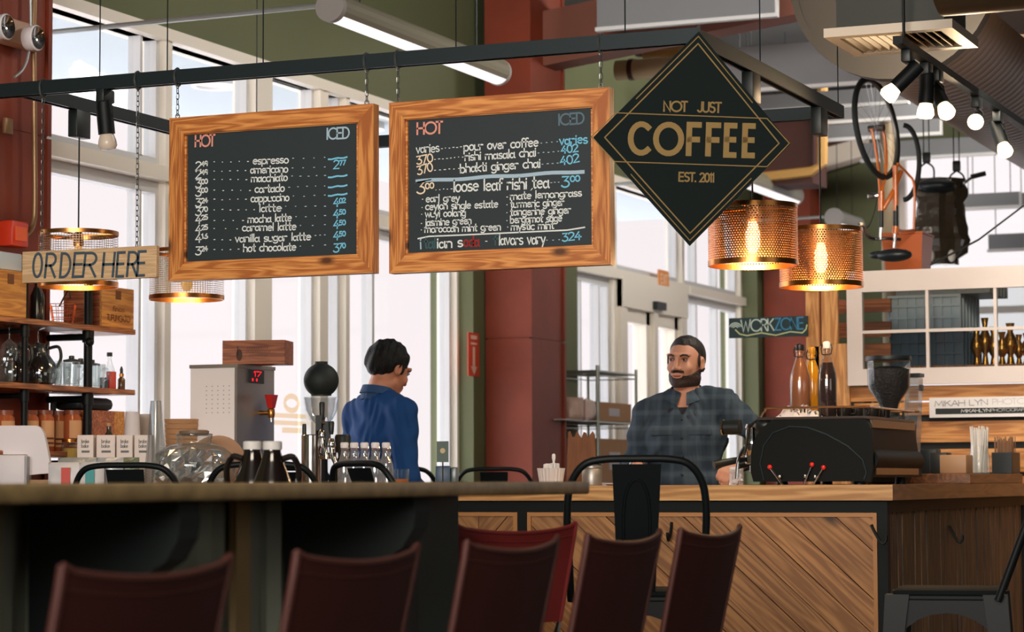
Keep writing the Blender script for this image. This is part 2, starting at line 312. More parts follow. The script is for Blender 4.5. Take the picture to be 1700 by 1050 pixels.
# ------------------------------------------------------------------ stroke lettering
def A(cx, cy, rx, ry, a0, a1, n=9):
    return [(cx+rx*math.cos(R(a0+(a1-a0)*i/n)), cy+ry*math.sin(R(a0+(a1-a0)*i/n))) for i in range(n+1)]
G = {
 'A': (.7, [[(0, 0), (.33, 1), (.66, 0)], [(.12, .34), (.54, .34)]]), 'B': (.6, [[(0, 0), (0, 1)], [(0, 1), (.25, 1)]+A(.25, .76, .25, .24, 90, -90)+[(0, .52)], [(0, .52)]+A(.28, .26, .26, .26, 90, -90)+[(0, 0)]]),
 'C': (.92, [A(.5, .5, .5, .5, 48, 312, 16)]), 'D': (.80, [[(0, 0), (0, 1), (.2, 1)]+A(.2, .5, .46, .5, 90, -90, 12)+[(0, 0)]]),
 'E': (.62, [[(.48, 1), (0, 1), (0, 0), (.48, 0)], [(0, .52), (.44, .52)]]), 'F': (.54, [[(.48, 1), (0, 1), (0, 0)], [(0, .5), (.42, .5)]]),
 'G': (.85, [A(.5, .5, .5, .5, 48, 330, 16)+[(.95, .45), (.6, .45)]]), 'H': (.7, [[(0, 0), (0, 1)], [(.6, 0), (.6, 1)], [(0, .52), (.6, .52)]]),
 'I': (.18, [[(.04, 0), (.04, 1)]]), 'J': (.5, [[(.38, 1), (.38, .25)]+A(.18, .22, .2, .22, 0, -160)]),
 'K': (.62, [[(0, 0), (0, 1)], [(.52, 1), (0, .45)], [(.18, .62), (.56, 0)]]), 'L': (.52, [[(0, 1), (0, 0), (.46, 0)]]),
 'M': (.85, [[(0, 0), (.1, 1), (.4, .2), (.7, 1), (.8, 0)]]), 'N': (.72, [[(0, 0), (0, 1), (.6, 0), (.6, 1)]]),
 'O': (1.0, [A(.5, .5, .5, .5, 0, 360, 22)]), 'P': (.58, [[(0, 0), (0, 1), (.24, 1)]+A(.24, .74, .26, .26, 90, -90)+[(0, .48)]]),
 'R': (.62, [[(0, 0), (0, 1), (.24, 1)]+A(.24, .75, .26, .25, 90, -90)+[(0, .5)], [(.24, .5), (.54, 0)]]),
 'S': (.55, [A(.24, .76, .23, .24, 40, 250)+A(.24, .26, .25, .26, 70, -140)]), 'T': (.6, [[(0, 1), (.56, 1)], [(.28, 1), (.28, 0)]]),
 'U': (.7, [[(0, 1), (0, .3)]+A(.29, .29, .29, .29, 180, 360)+[(.58, 1)]]), 'V': (.66, [[(0, 1), (.3, 0), (.6, 1)]]),
 'W': (.95, [[(0, 1), (.22, 0), (.45, .85), (.68, 0), (.9, 1)]]), 'Y': (.64, [[(0, 1), (.3, .5), (.6, 1)], [(.3, .5), (.3, 0)]]),
 'Z': (.6, [[(0, 1), (.54, 1), (0, 0), (.56, 0)]]), 'X': (.6, [[(0, 1), (.54, 0)], [(.54, 1), (0, 0)]]),
 '0': (.56, [A(.24, .5, .24, .5, 0, 360, 16)]), '1': (.26, [[(.02, .84), (.14, 1), (.14, 0)]]),
 '2': (.55, [A(.23, .74, .23, .26, 160, -30)+[(.0, .0), (.48, .02)]]), '3': (.52, [[(.03, .98), (.42, .98), (.18, .6)]+A(.2, .3, .25, .3, 80, -150)]),
 '4': (.58, [[(.34, 1), (0, .36), (.52, .36)], [(.36, .62), (.34, 0)]]), '5': (.52, [[(.42, 1), (.08, 1), (.04, .58)]+A(.2, .3, .25, .3, 110, -150)]),
 '6': (.52, [[(.36, 1), (.06, .42)]+A(.23, .27, .22, .27, 160, 520, 14)]), '7': (.5, [[(0, 1), (.45, 1), (.12, 0)]]),
 '8': (.52, [A(.23, .75, .2, .25, 270, 630, 12)+A(.23, .25, .24, .25, 90, -270, 12)]), '9': (.52, [A(.22, .72, .22, .27, 0, 360, 14)+[(.42, .5), (.36, 0)]]),
 'a': (.50, [A(.155, .28, .155, .28, 50, 310, 12), [(.37, .62), (.36, .12), (.44, 0)]]), 'b': (.5, [[(0, 1), (0, 0)], A(.2, .3, .2, .3, 150, -150, 12)]),
 'c': (.44, [A(.22, .3, .22, .3, 50, 310, 12)]), 'd': (.5, [A(.2, .3, .2, .3, 30, 330, 12), [(.4, 1), (.4, 0)]]),
 'e': (.48, [[(.02, .32), (.4, .34)]+A(.21, .3, .2, .3, 10, 310, 12)]), 'f': (.34, [A(.24, .82, .13, .16, 40, 180, 6)+[(.11, 0)], [(0, .58), (.28, .58)]]),
 'g': (.5, [A(.2, .32, .2, .28, 30, 330, 12), [(.4, .6), (.4, -.1)]+A(.2, -.1, .2, .18, 0, -150, 7)]), 'h': (.48, [[(0, 1), (0, 0)], [(0, .4)]+A(.19, .4, .19, .2, 180, 0, 7)+[(.38, 0)]]),
 'i': (.16, [[(.04, .6), (.04, 0)], [(.04, .8), (.05, .88)]]), 'j': (.24, [[(.14, .6), (.14, -.12)]+A(.02, -.12, .12, .16, 0, -120, 6), [(.14, .8), (.15, .88)]]),
 'k': (.44, [[(0, 1), (0, 0)], [(.34, .6), (0, .26), (.36, 0)]]), 'l': (.16, [[(.04, 1), (.04, 0)]]),
 'm': (.74, [[(0, .6), (0, 0)], [(0, .42)]+A(.16, .42, .16, .18, 180, 0, 6)+[(.32, 0)], [(.32, .42)]+A(.48, .42, .16, .18, 180, 0, 6)+[(.64, 0)]]),
 'n': (.46, [[(0, .6), (0, 0)], [(0, .4)]+A(.18, .4, .18, .2, 180, 0, 7)+[(.36, 0)]]), 'o': (.48, [A(.2, .3, .2, .3, 0, 360, 14)]),
 'p': (.5, [[(0, .6), (0, -.32)], A(.2, .3, .2, .3, 150, -150, 12)]), 'q': (.5, [A(.2, .3, .2, .3, 30, 330, 12), [(.4, .6), (.4, -.32)]]),
 'r': (.36, [[(0, .6), (0, 0)], [(0, .38)]+A(.17, .4, .17, .2, 180, 50, 6)]), 's': (.4, [A(.17, .45, .15, .15, 40, 250, 8)+A(.16, .15, .17, .15, 70, -140, 8)]),
 't': (.36, [[(.13, .95), (.13, .1), (.2, 0), (.28, .04)], [(0, .62), (.28, .62)]]), 'u': (.48, [[(0, .6), (0, .2)]+A(.19, .2, .19, .2, 180, 360, 7)+[(.38, .6)], [(.38, .3), (.38, 0)]]),
 'v': (.44, [[(0, .6), (.18, 0), (.36, .6)]]), 'w': (.64, [[(0, .6), (.14, 0), (.29, .5), (.44, 0), (.58, .6)]]), 'x': (.4, [[(0, .6), (.34, 0)], [(.34, .6), (0, 0)]]),
 'y': (.46, [[(0, .6), (.18, .06)], [(.38, .6), (.12, -.32)]]), 'z': (.42, [[(0, .6), (.34, .6), (0, 0), (.36, 0)]]),
 '-': (.34, [[(.04, .3), (.24, .3)]]), '.': (.2, [[(.04, .0), (.08, .03)]]), "'": (.1, [[(0, .72), (.08, .88)]]), '*': (.24, [[(.05, .28), (.1, .33)]]), ' ': (.36, []),
}
def ribbon(mb, pts, w, y=0., th=.0012):
    P = [Vector((p[0], 0, p[1])) for p in pts]; Q = [P[0]]
    for p in P[1:]:
        if (p-Q[-1]).length > 1e-5: Q.append(p)
    P = Q; N = len(P)
    if N < 2: return mb
    cl = (P[0]-P[-1]).length < w*.3 and N > 5
    L = []; Rr = []
    for i in range(N):
        a = P[i]-P[i-1] if i else (P[0]-P[-2] if cl else P[1]-P[0])
        b = P[i+1]-P[i] if i < N-1 else (P[1]-P[0] if cl else P[-1]-P[-2])
        a = a.normalized(); b = b.normalized(); t = a+b
        t = t.normalized() if t.length > 1e-4 else a
        nn = Vector((-t.z, 0, t.x)); k = max(.55, abs(Vector((-a.z, 0, a.x)).dot(nn)))
        c = P[i]
        if not cl and i == 0: c = c - b*w*.35
        if not cl and i == N-1: c = c + a*w*.35
        L.append(c+nn*(w/2/k)); Rr.append(c-nn*(w/2/k))
    n = len(mb.v); off = Vector((0, y, 0)); o2 = Vector((0, y-th, 0))
    for i in range(N): mb.v += [L[i]+o2, Rr[i]+o2]
    for i in range(N-1): mb.f.append((n+2*i, n+2*i+1, n+2*i+3, n+2*i+2))
    return mb
def text_width(t): return sum(G[c][0] for c in t) - .1
def text(mb, t, a, b, h, w, slant=0., y=-.001, jit=0.):
    """write t on a face from local point a to b (x,z baseline), cap height h, pen width w"""
    a = Vector((a[0], 0, a[1])); b = Vector((b[0], 0, b[1])); d = b-a; W = text_width(t); ex = d/W; n = d.normalized(); uz = Vector((-n.z, 0, n.x))*h
    cx = 0.
    for ch in t:
        adv, st = G[ch]
        jy = random.uniform(-jit, jit)
        for s in st:
            ribbon(mb, [((a+ex*(cx+p[0]+slant*p[1])+uz*(p[1]+jy)).x, (a+ex*(cx+p[0]+slant*p[1])+uz*(p[1]+jy)).z) for p in s], w, y)
        cx += adv
    return mb
def chain(mb, a, b, ln=.024, r=.0016, wd=.0055):
    a = Vector(a); b = Vector(b); d = b-a; n = max(2, int(d.length/(ln*.82))); t = d.normalized()
    s1 = Vector((1, 0, 0)) if abs(t.x) < .7 else Vector((0, 1, 0)); s1 = (s1-t*s1.dot(t)).normalized(); s2 = t.cross(s1)
    for i in range(n):
        c = a+d*((i+.5)/n); s = s1 if i % 2 else s2; hl = ln/2-wd
        pts = []
        for k in range(5): q = math.pi*k/4; pts.append(c+t*(hl+wd*math.sin(q))+s*wd*math.cos(q))
        for k in range(5): q = math.pi+math.pi*k/4; pts.append(c+t*(-hl+wd*math.sin(q))+s*wd*math.cos(q))
        mb.tube(pts, r, 5, closed=True)
    return mb
# ================================================================== setting
WU = -6.28
concrete = M('concrete_floor', (84, 76, 68), .5, noise=.15, nscale=3)
dark_ceiling = M('dark_deck', (84, 85, 86), .9)
wall_brown = M('brown_wall', (96, 84, 70), .85)
struct('floor', MB().box(-6.4, 5, -4, 21, -.1, 0), concrete)
struct('ceiling', MB().hexa([(-6.5, -4, 4.35), (5.2, -4, 5.75), (5.2, 21, 5.75), (-6.5, 21, 4.35), (-6.5, -4, 4.45), (5.2, -4, 5.85), (5.2, 21, 5.85), (-6.5, 21, 4.45)]), dark_ceiling)
wl_ = MB().box(WU-.2, WU, -4, 20.7, 3.36, 4.9).box(WU-.2, WU, -4, 20.7, 0, .25).box(WU-.2, WU, -4, 7.9, .25, 3.36)
wl_.box(WU-.2, WU+.10, 13.93, 15.74, 0, 3.40).box(WU-.2, WU+.14, 19.88, 20.7, 0, 3.40)
struct('wall_left', wl_, green_wall)
struct('wall_right', MB().box(5, 5.2, -4, 21, 0, 5.9), wall_brown)
wf = MB().box(-6.4, 5, -4.2, -4, 0, 1.4).box(-6.4, 5, -4.2, -4, 3.4, 5.9).box(-6.4, -5, -4.2, -4, 1.4, 3.4).box(3, 5, -4.2, -4, 1.4, 3.4)
struct('wall_front', wf, wall_brown)
wb = MB().box(-6.4, -5.05, 20.5, 20.7, 0, 4.8).box(-5.05, 5.1, 20.5, 20.7, 0, 1.0).box(-5.05, 5.1, 20.5, 20.7, 3.95, 5.9).box(2, 5.1, 20.5, 20.7, 1., 3.95)
struct('wall_back', wb, green_wall)
# glazed front: bays between mullions, each with a lower and an upper light
alu = M('window_aluminium', (206, 207, 208), .5)
def bay(n, v0, v1, jamb, sill=.25, upper_only=False, bars=()):
    f = MB(); x0, x1 = WU-.11, WU-.04; z0 = 2.60 if upper_only else sill
    for a, b in ((z0, 2.585), (2.655, 3.36)):
        if b <= a: continue
        f.box(x0, x1, v0, v1, a, a+.05).box(x0, x1, v0, v1, b-.06, b).box(x0, x1, v0, v0+.03, a+.05, b-.06).box(x0, x1, v1-.03, v1, a+.05, b-.06)
    o = struct('window_%d' % n, f, alu)
    m = MB().box(WU-.14, WU+.0, v1, v1+jamb, z0, 3.36)
    m.box(WU-.16, WU+.04, v0, v1+jamb, 2.585, 2.655).box(WU-.16, WU+.02, v0, v1+jamb, 3.30, 3.36)
    struct('window_frame', m, cream_frame, o)
    for q, w in bars:
        struct('glazing_bar', MB().box(WU-.11, WU-.04, q, q+w, z0+.05, 2.53).box(WU-.11, WU-.04, q, q+w, 2.70, 3.30), alu, o)
    for a, b in ((z0+.05, 2.53), (2.70, 3.30)):
        if b > a: struct('pane', MB().box(WU-.082, WU-.076, v0+.03, v1-.03, a, b), pane_glass, o)
    return o
bay(1, 9.05, 10.36, .06, bars=((10.18, .022),)); bay(2, 10.42, 11.28, .19); bay(3, 11.47, 12.03, .10); bay(4, 12.13, 12.35, .05); bay(9, 12.40, 13.90, .03, bars=((12.77, .03),))
bay(5, 15.74, 16.74, .06, bars=((16.15, .02), (16.52, .025))); bay(6, 16.80, 18.30, .06, upper_only=True); bay(7, 18.40, 19.84, .04, bars=((18.75, .03), (19.3, .02)))
bay(8, 8.0, 9.0, .05)
d = MB(); 
for a, b in ((16.80, 16.92), (17.52, 17.60), (18.18, 18.30)): d.box(WU-.14, WU+.04, a, b, 0, 2.6)
d.box(WU-.14, WU+.05, 16.80, 18.30, 2.38, 2.6); d.box(WU-.1, WU, 16.92, 17.52, .05, .3).box(WU-.1, WU, 17.60, 18.18, .05, .3)
d.box(WU-.1, WU, 16.92, 17.0, .3, 2.38).box(WU-.1, WU, 17.44, 17.52, .3, 2.38).box(WU-.1, WU, 17.6, 17.68, .3, 2.38).box(WU-.1, WU, 18.1, 18.18, .3, 2.38).box(WU-.1, WU, 16.92, 18.18, 2.28, 2.38)
do = struct('door_1', d, cream_frame)
struct('pane', MB().box(WU-.06, WU-.055, 17.0, 17.44, .3, 2.28), pane_glass, do); struct('pane', MB().box(WU-.06, WU-.055, 17.68, 18.1, .3, 2.28), pane_glass, do)
struct('door_closer', MB().box(WU+.04, WU+.09, 17.45, 17.66, 2.40, 2.46), dark_metal, do)
w9 = MB()
for q in (-5.05, -3.9, -2.7, -1.5, -.3, .9, 1.95): w9.box(q, q+.06, 20.52, 20.6, 1.0, 3.95)
w9.box(-5.05, 2, 20.52, 20.6, 1.0, 1.06).box(-5.05, 2, 20.52, 20.6, 3.88, 3.95).box(-5.05, 2, 20.52, 20.6, 2.5, 2.56)
w9o = struct('window_10', w9, white_paint); struct('pane', MB().box(-5.0, 1.98, 20.55, 20.556, 1.06, 3.88), pane_glass, w9o)
# outside
struct('outdoor_ground', MB().box(-60, WU-.25, -30, 60, -.2, -.02), M('pale_paving', (214, 208, 206), .9))
struct('outdoor_soffit', MB().box(-8.9, WU-.2, 5, 22, 3.62, 3.75), M('pale_soffit', (182, 194, 202), .8))
for i, (v, nm) in enumerate(((10.4, 'in the top left window pane'), (13.15, 'over the espresso board right end'), (15.2, 'hidden over the tea board'))):
    t = thing('recessed_light', 'round recessed canopy light outside, ' + nm, 'light', (-7.6, v, 3.575))
    put('trim_ring', MB().lathe([(.16, .045), (.16, .0), (.135, .0), (.13, .045)], 24, cap=False), white_plastic, t)
    put('lens', MB().lathe([(.132, .02), (.132, .04)], 24), lamp_mat('recessed_lens', (255, 252, 250), 1.6), t)
# ------------------------------------------------------------------ rust-red columns, beams, conduits
def column(x0, x1, y0, y1, z1, seam, label):
    t = thing('steel_column', label, 'column', ((x0+x1)/2, (y0+y1)/2, 0)); hx, hy = (x1-x0)/2, (y1-y0)/2
    m = MB()
    for a, b in ((0, seam-.006), (seam+.006, z1)):
        m.box(-hx, hx, -hy, -hy+.03, a, b).box(-hx, hx, hy-.03, hy, a, b).box(-.03, hx-.015, -hy+.03, hy-.03, a, b).box(-hx+.02, -.03, -.02, .02, a, b)
    m.box(-hx+.01, hx-.02, -hy+.008, hy-.008, seam-.006, seam+.006)
    put('shaft', m, red_steel, t, smooth=False)
    put('base_plate', MB().box(-hx-.04, hx+.04, -hy-.04, hy+.04, 0, .03), red_steel_dark, t, smooth=False)
    return t
column(-6.26, -5.99, 8.05, 8.92, 4.38, 2.6, 'rust-red steel column at the left edge, behind the shelves')
column(-6.17, -5.85, 14.1, 14.69, 4.36, 1.99, 'broad rust-red steel column right of the green wall strip, behind the blue-shirted person')
column(-6.12, -5.70, 20.0, 20.36, 4.3, 1.55, 'rust-red steel column behind the chalk work zone sign')
# horizontal beams rising to the right
def beam(v, u0, z0, u1, z1, h, label, mat=red_steel_dark, th=.22):
    return solo('roof_beam', MB().hexa([(0, 0, 0), (u1-u0, 0, z1-z0), (u1-u0, th, z1-z0), (0, th, 0), (0, 0, h), (u1-u0, 0, z1-z0+h), (u1-u0, th, z1-z0+h), (0, th, h)]), mat, label, 'beam', (u0, v, z0), smooth=False)
beam(14.35, -5.95, 3.765, -2.9, 4.13, .36, 'brown roof beam above the diamond sign, sloping up to the right', M('beam_brown', (132, 80, 64), .7, noise=.15, nscale=2))
beam(20.05, -5.68, 3.93, -2.5, 4.6, .4, 'far brown roof beam above the pale sloping band', red_steel_dark)
beam(20.1, -6.1, 3.66, -5.25, 3.86, .19, 'pale cream sloping fascia band above the far green wall', M('fascia_cream', (232, 220, 206), .6))
solo('roof_fascia', MB().hexa([(0, 0, 0), (2.0, 0, .42), (2.0, .06, .42), (0, .06, 0), (0, 0, .04), (2.0, 0, .62), (2.0, .06, .62), (0, .06, .04)]), M('fascia_white', (226, 226, 228), .7), 'white wedge-shaped fascia strip right of the diamond sign tip', 'fascia', (on_v(1165, 52, 15.2)), smooth=False)
def baffle(px0, px1, py0, py1, v, label):
    a = on_v(px0, py1, v); b = on_v(px1, py0, v); z0 = on_v((px0+px1)/2, py1, v).z; w = b.x-a.x; h = max(.12, b.z-z0)
    t = thing('acoustic_baffle', label, 'ceiling panel', (a.x, v, z0), 0, 'grey hanging acoustic baffles')
    put('panel', MB().box(0, w, 0, .04, .018, h), grey_baffle, t, smooth=False)
    put('edge_strip', MB().box(-.012, w+.012, -.004, .044, -.006, .018).box(w, w+.012, -.004, .044, .018, h), white_edge, t, smooth=False)
    hg = MB()
    for q in (.15, .85): hg.cyl((w*q, .02, h), (w*q, .02, 4.42+.12*(a.x+w*q+6.5)-z0), .004, 5)
    put('hanger', hg, dark_metal, t)
baffle(991, 1286, -60, 38, 13.9, 'grey hanging baffle at the top edge, in front of the brown beam')
baffle(1142, 1470, 60, 147, 15.3, 'wide grey hanging baffle right of the diamond sign top corner')
baffle(1180, 1505, 147, 181, 16.4, 'grey hanging baffle with its white edge meeting the black rail corner')
baffle(1190, 1530, 175, 206, 17.2, 'grey hanging baffle just below the rail corner, behind the bicycle wheel')
baffle(1240, 1560, 200, 232, 18.2, 'fourth grey hanging baffle from the top, behind the bicycle fork')
baffle(1430, 1650, 225, 262, 19.3, 'lowest long grey baffle, ending at the brown duct')
baffle(1592, 1692, 318, 346, 19.6, 'small grey baffle hanging left of the duct end, over the bright window')
baffle(1598, 1712, 324, 346, 20.0, 'thin grey baffle just behind the small hanging one')
baffle(1641, 1720, 386, 416, 19.9, 'lowest short grey baffle, against the bright window at right')
# pipe post near the bicycle
solo('support_pipe', MB().cyl((0, 0, 0), (0, 0, 4.9), .055, 14), M('tan_pipe', (150, 132, 104), .5), 'tall tan pipe post behind the hanging bicycle', 'pipe', (on_v(1474, 300, 17.5).x, 17.5, 0))
# yellowish duct frame behind diamond right tip
p = on_v(1330, 270, 17.0)
t = thing('wall_vent_box', 'brown box with a tan pipe frame under it, right of the diamond sign', 'vent', (p.x-.28, 17.0, p.z-.05))
put('box', MB().box(-.16, .36, .02, .4, -.1, .55), red_steel_dark, t, smooth=False)
put('pipe_frame', MB().tube([(-.28, 0, -.06), (.36, 0, -.02), (.44, 0, .03), (.45, 0, .7)], .04, 8).tube([(-.24, .0, .02), (-.22, 0, .7)], .028, 8), M('tan_pipe2', (196, 152, 88), .5), t)
# big spiral duct
def duct():
    t = thing('spiral_duct', 'large brown spiral duct running away at the upper right', 'duct', (-2.71, 10.95, 3.435))
    m = MB(); n = 40; L = 9.4; turns = 104; pr = []
    for i in range(turns):
        v = L*i/turns; pr += [(.455, v), (.455, v+L/turns*.86), (.4562, v+L/turns*.93)]
    pr.append((.455, L)); m.lathe(pr, n, axis=1, cap=False)
    put('duct_body', m, M('duct_brown', (108, 84, 62), .5, .15), t)
    put('end_collar', MB().lathe([(.455, -.02), (.49, -.02), (.49, .07), (.455, .07)], n, axis=1, cap=False).lathe([(.0001, -.01), (.456, -.01)], n, axis=1, cap=False), M('duct_collar', (54, 48, 40), .6, .2), t)
duct()
solo('soffit_beam', MB().box(-.12, .35, 0, 11.5, 0, 1.6), M('soffit_brown', (62, 46, 32), .7), 'dark brown boxed beam beside the big duct, right edge', 'beam', (-1.86, 8.7, 2.98), smooth=False)
a = on_v(1562, 26, 8.2); b = on_v(1760, 12, 8.2)
solo('branch_duct', MB().cyl((0, 0, 0), (1.4, 0, .0), .22, 28), M('branch_brown', (70, 56, 40), .45, .3), 'dark round branch duct crossing the top right corner', 'duct', (a.x, 8.2, a.z+.22))
# supply grille box
g0 = at(1378, 57, 9.2)
t = thing('supply_grille', 'white slotted air grille under a dark duct box at top right', 'vent', g0, 0)
W_, D_ = .46, .42
put('duct_box', MB().box(.02, W_-.02, .02, D_-.02, .02, .7), M('box_dark', (44, 46, 40), .5, .2), t, smooth=False)
fr = MB().box(-.02, W_+.02, -.02, .03, -.015, .02).box(-.02, W_+.02, D_-.03, D_+.02, -.015, .02).box(-.02, .03, .03, D_-.03, -.015, .02).box(W_-.03, W_+.02, .03, D_-.03, -.015, .02)
put('grille_frame', fr, M('grille_white', (214, 200, 182), .5), t, smooth=False)
sl = MB()
for i in range(12):
    x = .05+i*(W_-.1)/11; k = .012 if i < 6 else -.012
    sl.hexa([(x-.003-k, .03, -.01), (x+.003-k, .03, -.01), (x+.003-k, D_-.03, -.01), (x-.003-k, D_-.03, -.01), (x-.003+k, .03, .018), (x+.003+k, .03, .018), (x+.003+k, D_-.03, .018), (x-.003+k, D_-.03, .018)])
put('louvre_blades', sl, M('grille_cream', (206, 184, 150), .5), t, smooth=False)
# emergency light and conduit at the left column
p = on_u(30, 62, -5.985)
t = thing('emergency_light', 'white two-headed emergency light on the rust column, top left', 'light', (-5.985, p.y-.06, p.z))
put('housing', MB().box(0, .09, -.16, .14, -.06, .055, .03), M('beige_plastic', (196, 160, 138), .5), t)
for k, (dy, dz) in enumerate(((-.25, -.02), (-.03, -.03))):
    h = put('lamp_head', MB().lathe([(.001, -.03), (.02, -.03), (.05, -.02), (.055, .03), (.05, .035)], 20, axis=0, c=(.13, dy, dz), cap=False), white_plastic, t)
    put('reflector', MB().lathe([(.048, .036), (.02, .02), (.001, .018)], 20, axis=0, c=(.13, dy, dz), cap=False), chrome, h)
def pipe(name, pts, r, mat, label, cat='conduit', n=10):
    P = bez(pts, 6); o = P[0]; return solo(name, MB().tube([q-o for q in P], r, n), mat, label, cat, o)
tan_metal = M('conduit_bronze', (150, 118, 84), .4, .5)
q = [on_u(58, -20, -5.95), on_u(56, 60, -5.95), on_u(57, 200, -5.95), on_u(58, 330, -5.95), on_u(55, 372, -5.95), on_u(42, 391, -5.95), on_u(20, 394, -5.95)]
pipe('conduit', q, .012, tan_metal, 'bronze conduit running down the left rust column and bending left')
q = [on_u(50, -20, -5.9), on_u(51, 40, -5.9), on_u(47, 90, -5.9), on_u(38, 115, -5.9), on_u(24, 128, -5.9)]
pipe('flexible_cable', q, .006, M('flex_grey', (170, 176, 176), .4, .6), 'grey flexible cable looping beside the emergency light', 'cable')
p = on_u(10, 390, -5.99)
t = thing('alarm_box', 'red fire alarm box on the left rust column', 'alarm', (-5.985, p.y, p.z)); put('housing', MB().box(0, .07, -.06, .06, -.055, .055, .008), M('alarm_red', (200, 52, 24), .4), t); put('face_plate', MB().box(.07, .074, -.04, .04, -.03, .03), M('alarm_orange', (232, 96, 44), .4), t)
p = on_u(8, 210, -5.99)
solo('wall_switch', MB().box(0, .02, -.03, .03, -.035, .035, .006), tan_metal, 'small bronze switch plate on the left rust column', 'switch', (-5.985, p.y, p.z))
# fluorescent tubes along the ceiling
def tubelight(px0, py0, px1, py1, u, label, rr=.065):
    a = on_u(px0, py0, u); b = on_u(px1, py1, u); Lg = b.y-a.y; z = (a.z+b.z)/2
    t = thing('fluorescent_light', label, 'light', (u, a.y, z), 0)
    prof = [(-rr*math.cos(R(q)), rr*math.sin(R(q))) for q in range(-40, 221, 20)]
    m = MB()
    for i in range(len(prof)-1):
        (x0, z0), (x1, z1) = prof[i], prof[i+1]; m.quad((x0, 0, z0), (x1, 0, z1), (x1, Lg, z1), (x0, Lg, z0))
    put('housing', m, M('lamp_housing', (112, 108, 92), .5), t)
    put('diffuser', MB().lathe([(rr*.97, .01), (rr*.97, Lg-.01)], 28, axis=1), lamp_mat('tube_glow', (255, 246, 246), 1.15), t)
    put('end_cap', MB().lathe([(rr*1.04, -.02), (rr*1.04, .015)], 28, axis=1), M('cap_grey', (140, 136, 134), .6), t)
    put('end_cap', MB().lathe([(rr*1.04, Lg-.015), (rr*1.04, Lg+.01)], 28, axis=1), M('cap_grey', (140, 136, 134), .6), t)
    w = MB()
    for q in (.15, .85): w.cyl((0, Lg*q, rr), (0, Lg*q, 4.42+.12*(u+6.5)-z), .003, 5)
    put('hanger', w, dark_metal, t)
    w = MB().cyl((-rr, .0, .01), (WU-u, .0, .0), .012, 8)
    put('conduit_arm', w, M('flex_grey', (170, 176, 176)), t)
tubelight(550, 20, 828, 113, -4.75, 'long lit fluorescent tube light hanging above the two menu boards')
tubelight(1236, 296, 1318, 324, -5.2, 'lit fluorescent tube light behind the diamond sign right corner', .075)
tubelight(1385, 362, 1420, 374, -5.2, 'far lit fluorescent tube light above the right mesh pendant', .075)

a = on_v(1024, 117, 15.6); b = on_v(1180, 108, 15.6)
t = thing('insulated_pipe', 'short beige insulated pipe crossing behind the diamond sign top', 'pipe', a)
put('pipe_body', MB().cyl((0, 0, 0), b-a, .07, 20), M('pipe_beige', (206, 184, 150), .7), t); put('pipe_band', MB().cyl((b-a)*.14, (b-a)*.19, .076, 20), red_steel_dark, t)
put('upper_pipe', MB().cyl((b-a)*.25+Vector((0, .1, .15)), b-a+Vector((0, .1, .15)), .075, 20), M('pipe_tan', (190, 156, 100), .7), t); put('elbow', MB().sphere(tuple((b-a)*.2+Vector((0, .1, .16))), .06), red_steel_dark, t)
put('wall_bracket', MB().box(-.05, .05, .08, .12, -.02, .45), tan_metal, t, tuple((b-a)*.5))
# ================================================================== hanging frame, boards, signs, pendants
RZ = 2.60; RU0, RU1, RV0, RV1 = -5.35, -2.615, 7.76, 9.62
t = thing('lighting_track', 'black rectangular hanging rail frame carrying the menu boards and pendants', 'rail', ((RU0+RU1)/2, (RV0+RV1)/2, RZ))
cx_, cy_ = (RU0+RU1)/2, (RV0+RV1)/2
def railbar(x0, y0, x1, y1):
    m = MB(); h = .026; w = .02
    if abs(y1-y0) < 1e-6:
        m.box(x0, x1, y0-w, y0+w, -.012, h); m.box(x0, x1, y0-w, y0-w+.007, -h, -.012).box(x0, x1, y0+w-.007, y0+w, -h, -.012)
    else:
        m.box(x0-w, x0+w, y0, y1, -.012, h); m.box(x0-w, x0-w+.007, y0, y1, -h, -.012).box(x0+w-.007, x0+w, y0, y1, -h, -.012)
    return m
for nm, m in (('front_rail', railbar(RU0-1.3-cx_, RV0-cy_, RU1+.02-cx_, RV0-cy_)), ('back_rail', railbar(RU0-cx_, RV1-cy_, RU1+.02-cx_, RV1-cy_)),
          ('side_rail', railbar(RU0-cx_, RV0+.02-cy_, RU0-cx_, RV1-.02-cy_)), ('side_rail', railbar(RU1-cx_, RV0+.02-cy_, RU1-cx_, RV1-.02-cy_))):
    put(nm, m, rail_metal, t, smooth=False)
for px in (166, 278, 437, 757, 1038, 1262):
    if px == 1262: q = on_u(1262, 100, RU1); x, y = RU1, q.y
    else: q = on_v(px, 80, RV0); x, y = q.x, RV0
    put('suspension_cable', MB().cyl((x-cx_, y-cy_, .026), (x-cx_, y-cy_, 1.9), .0025, 5), dark_metal, t)
put('suspension_cable', MB().cyl((RU1-cx_, RV1-cy_, .026), (RU1-cx_, RV1-cy_, 2.2), .0025, 5), dark_metal, t)
put('suspension_cable', MB().cyl((RU0-cx_, RV1-cy_, .026), (RU0-cx_, RV1-cy_, 1.9), .0025, 5), dark_metal, t)
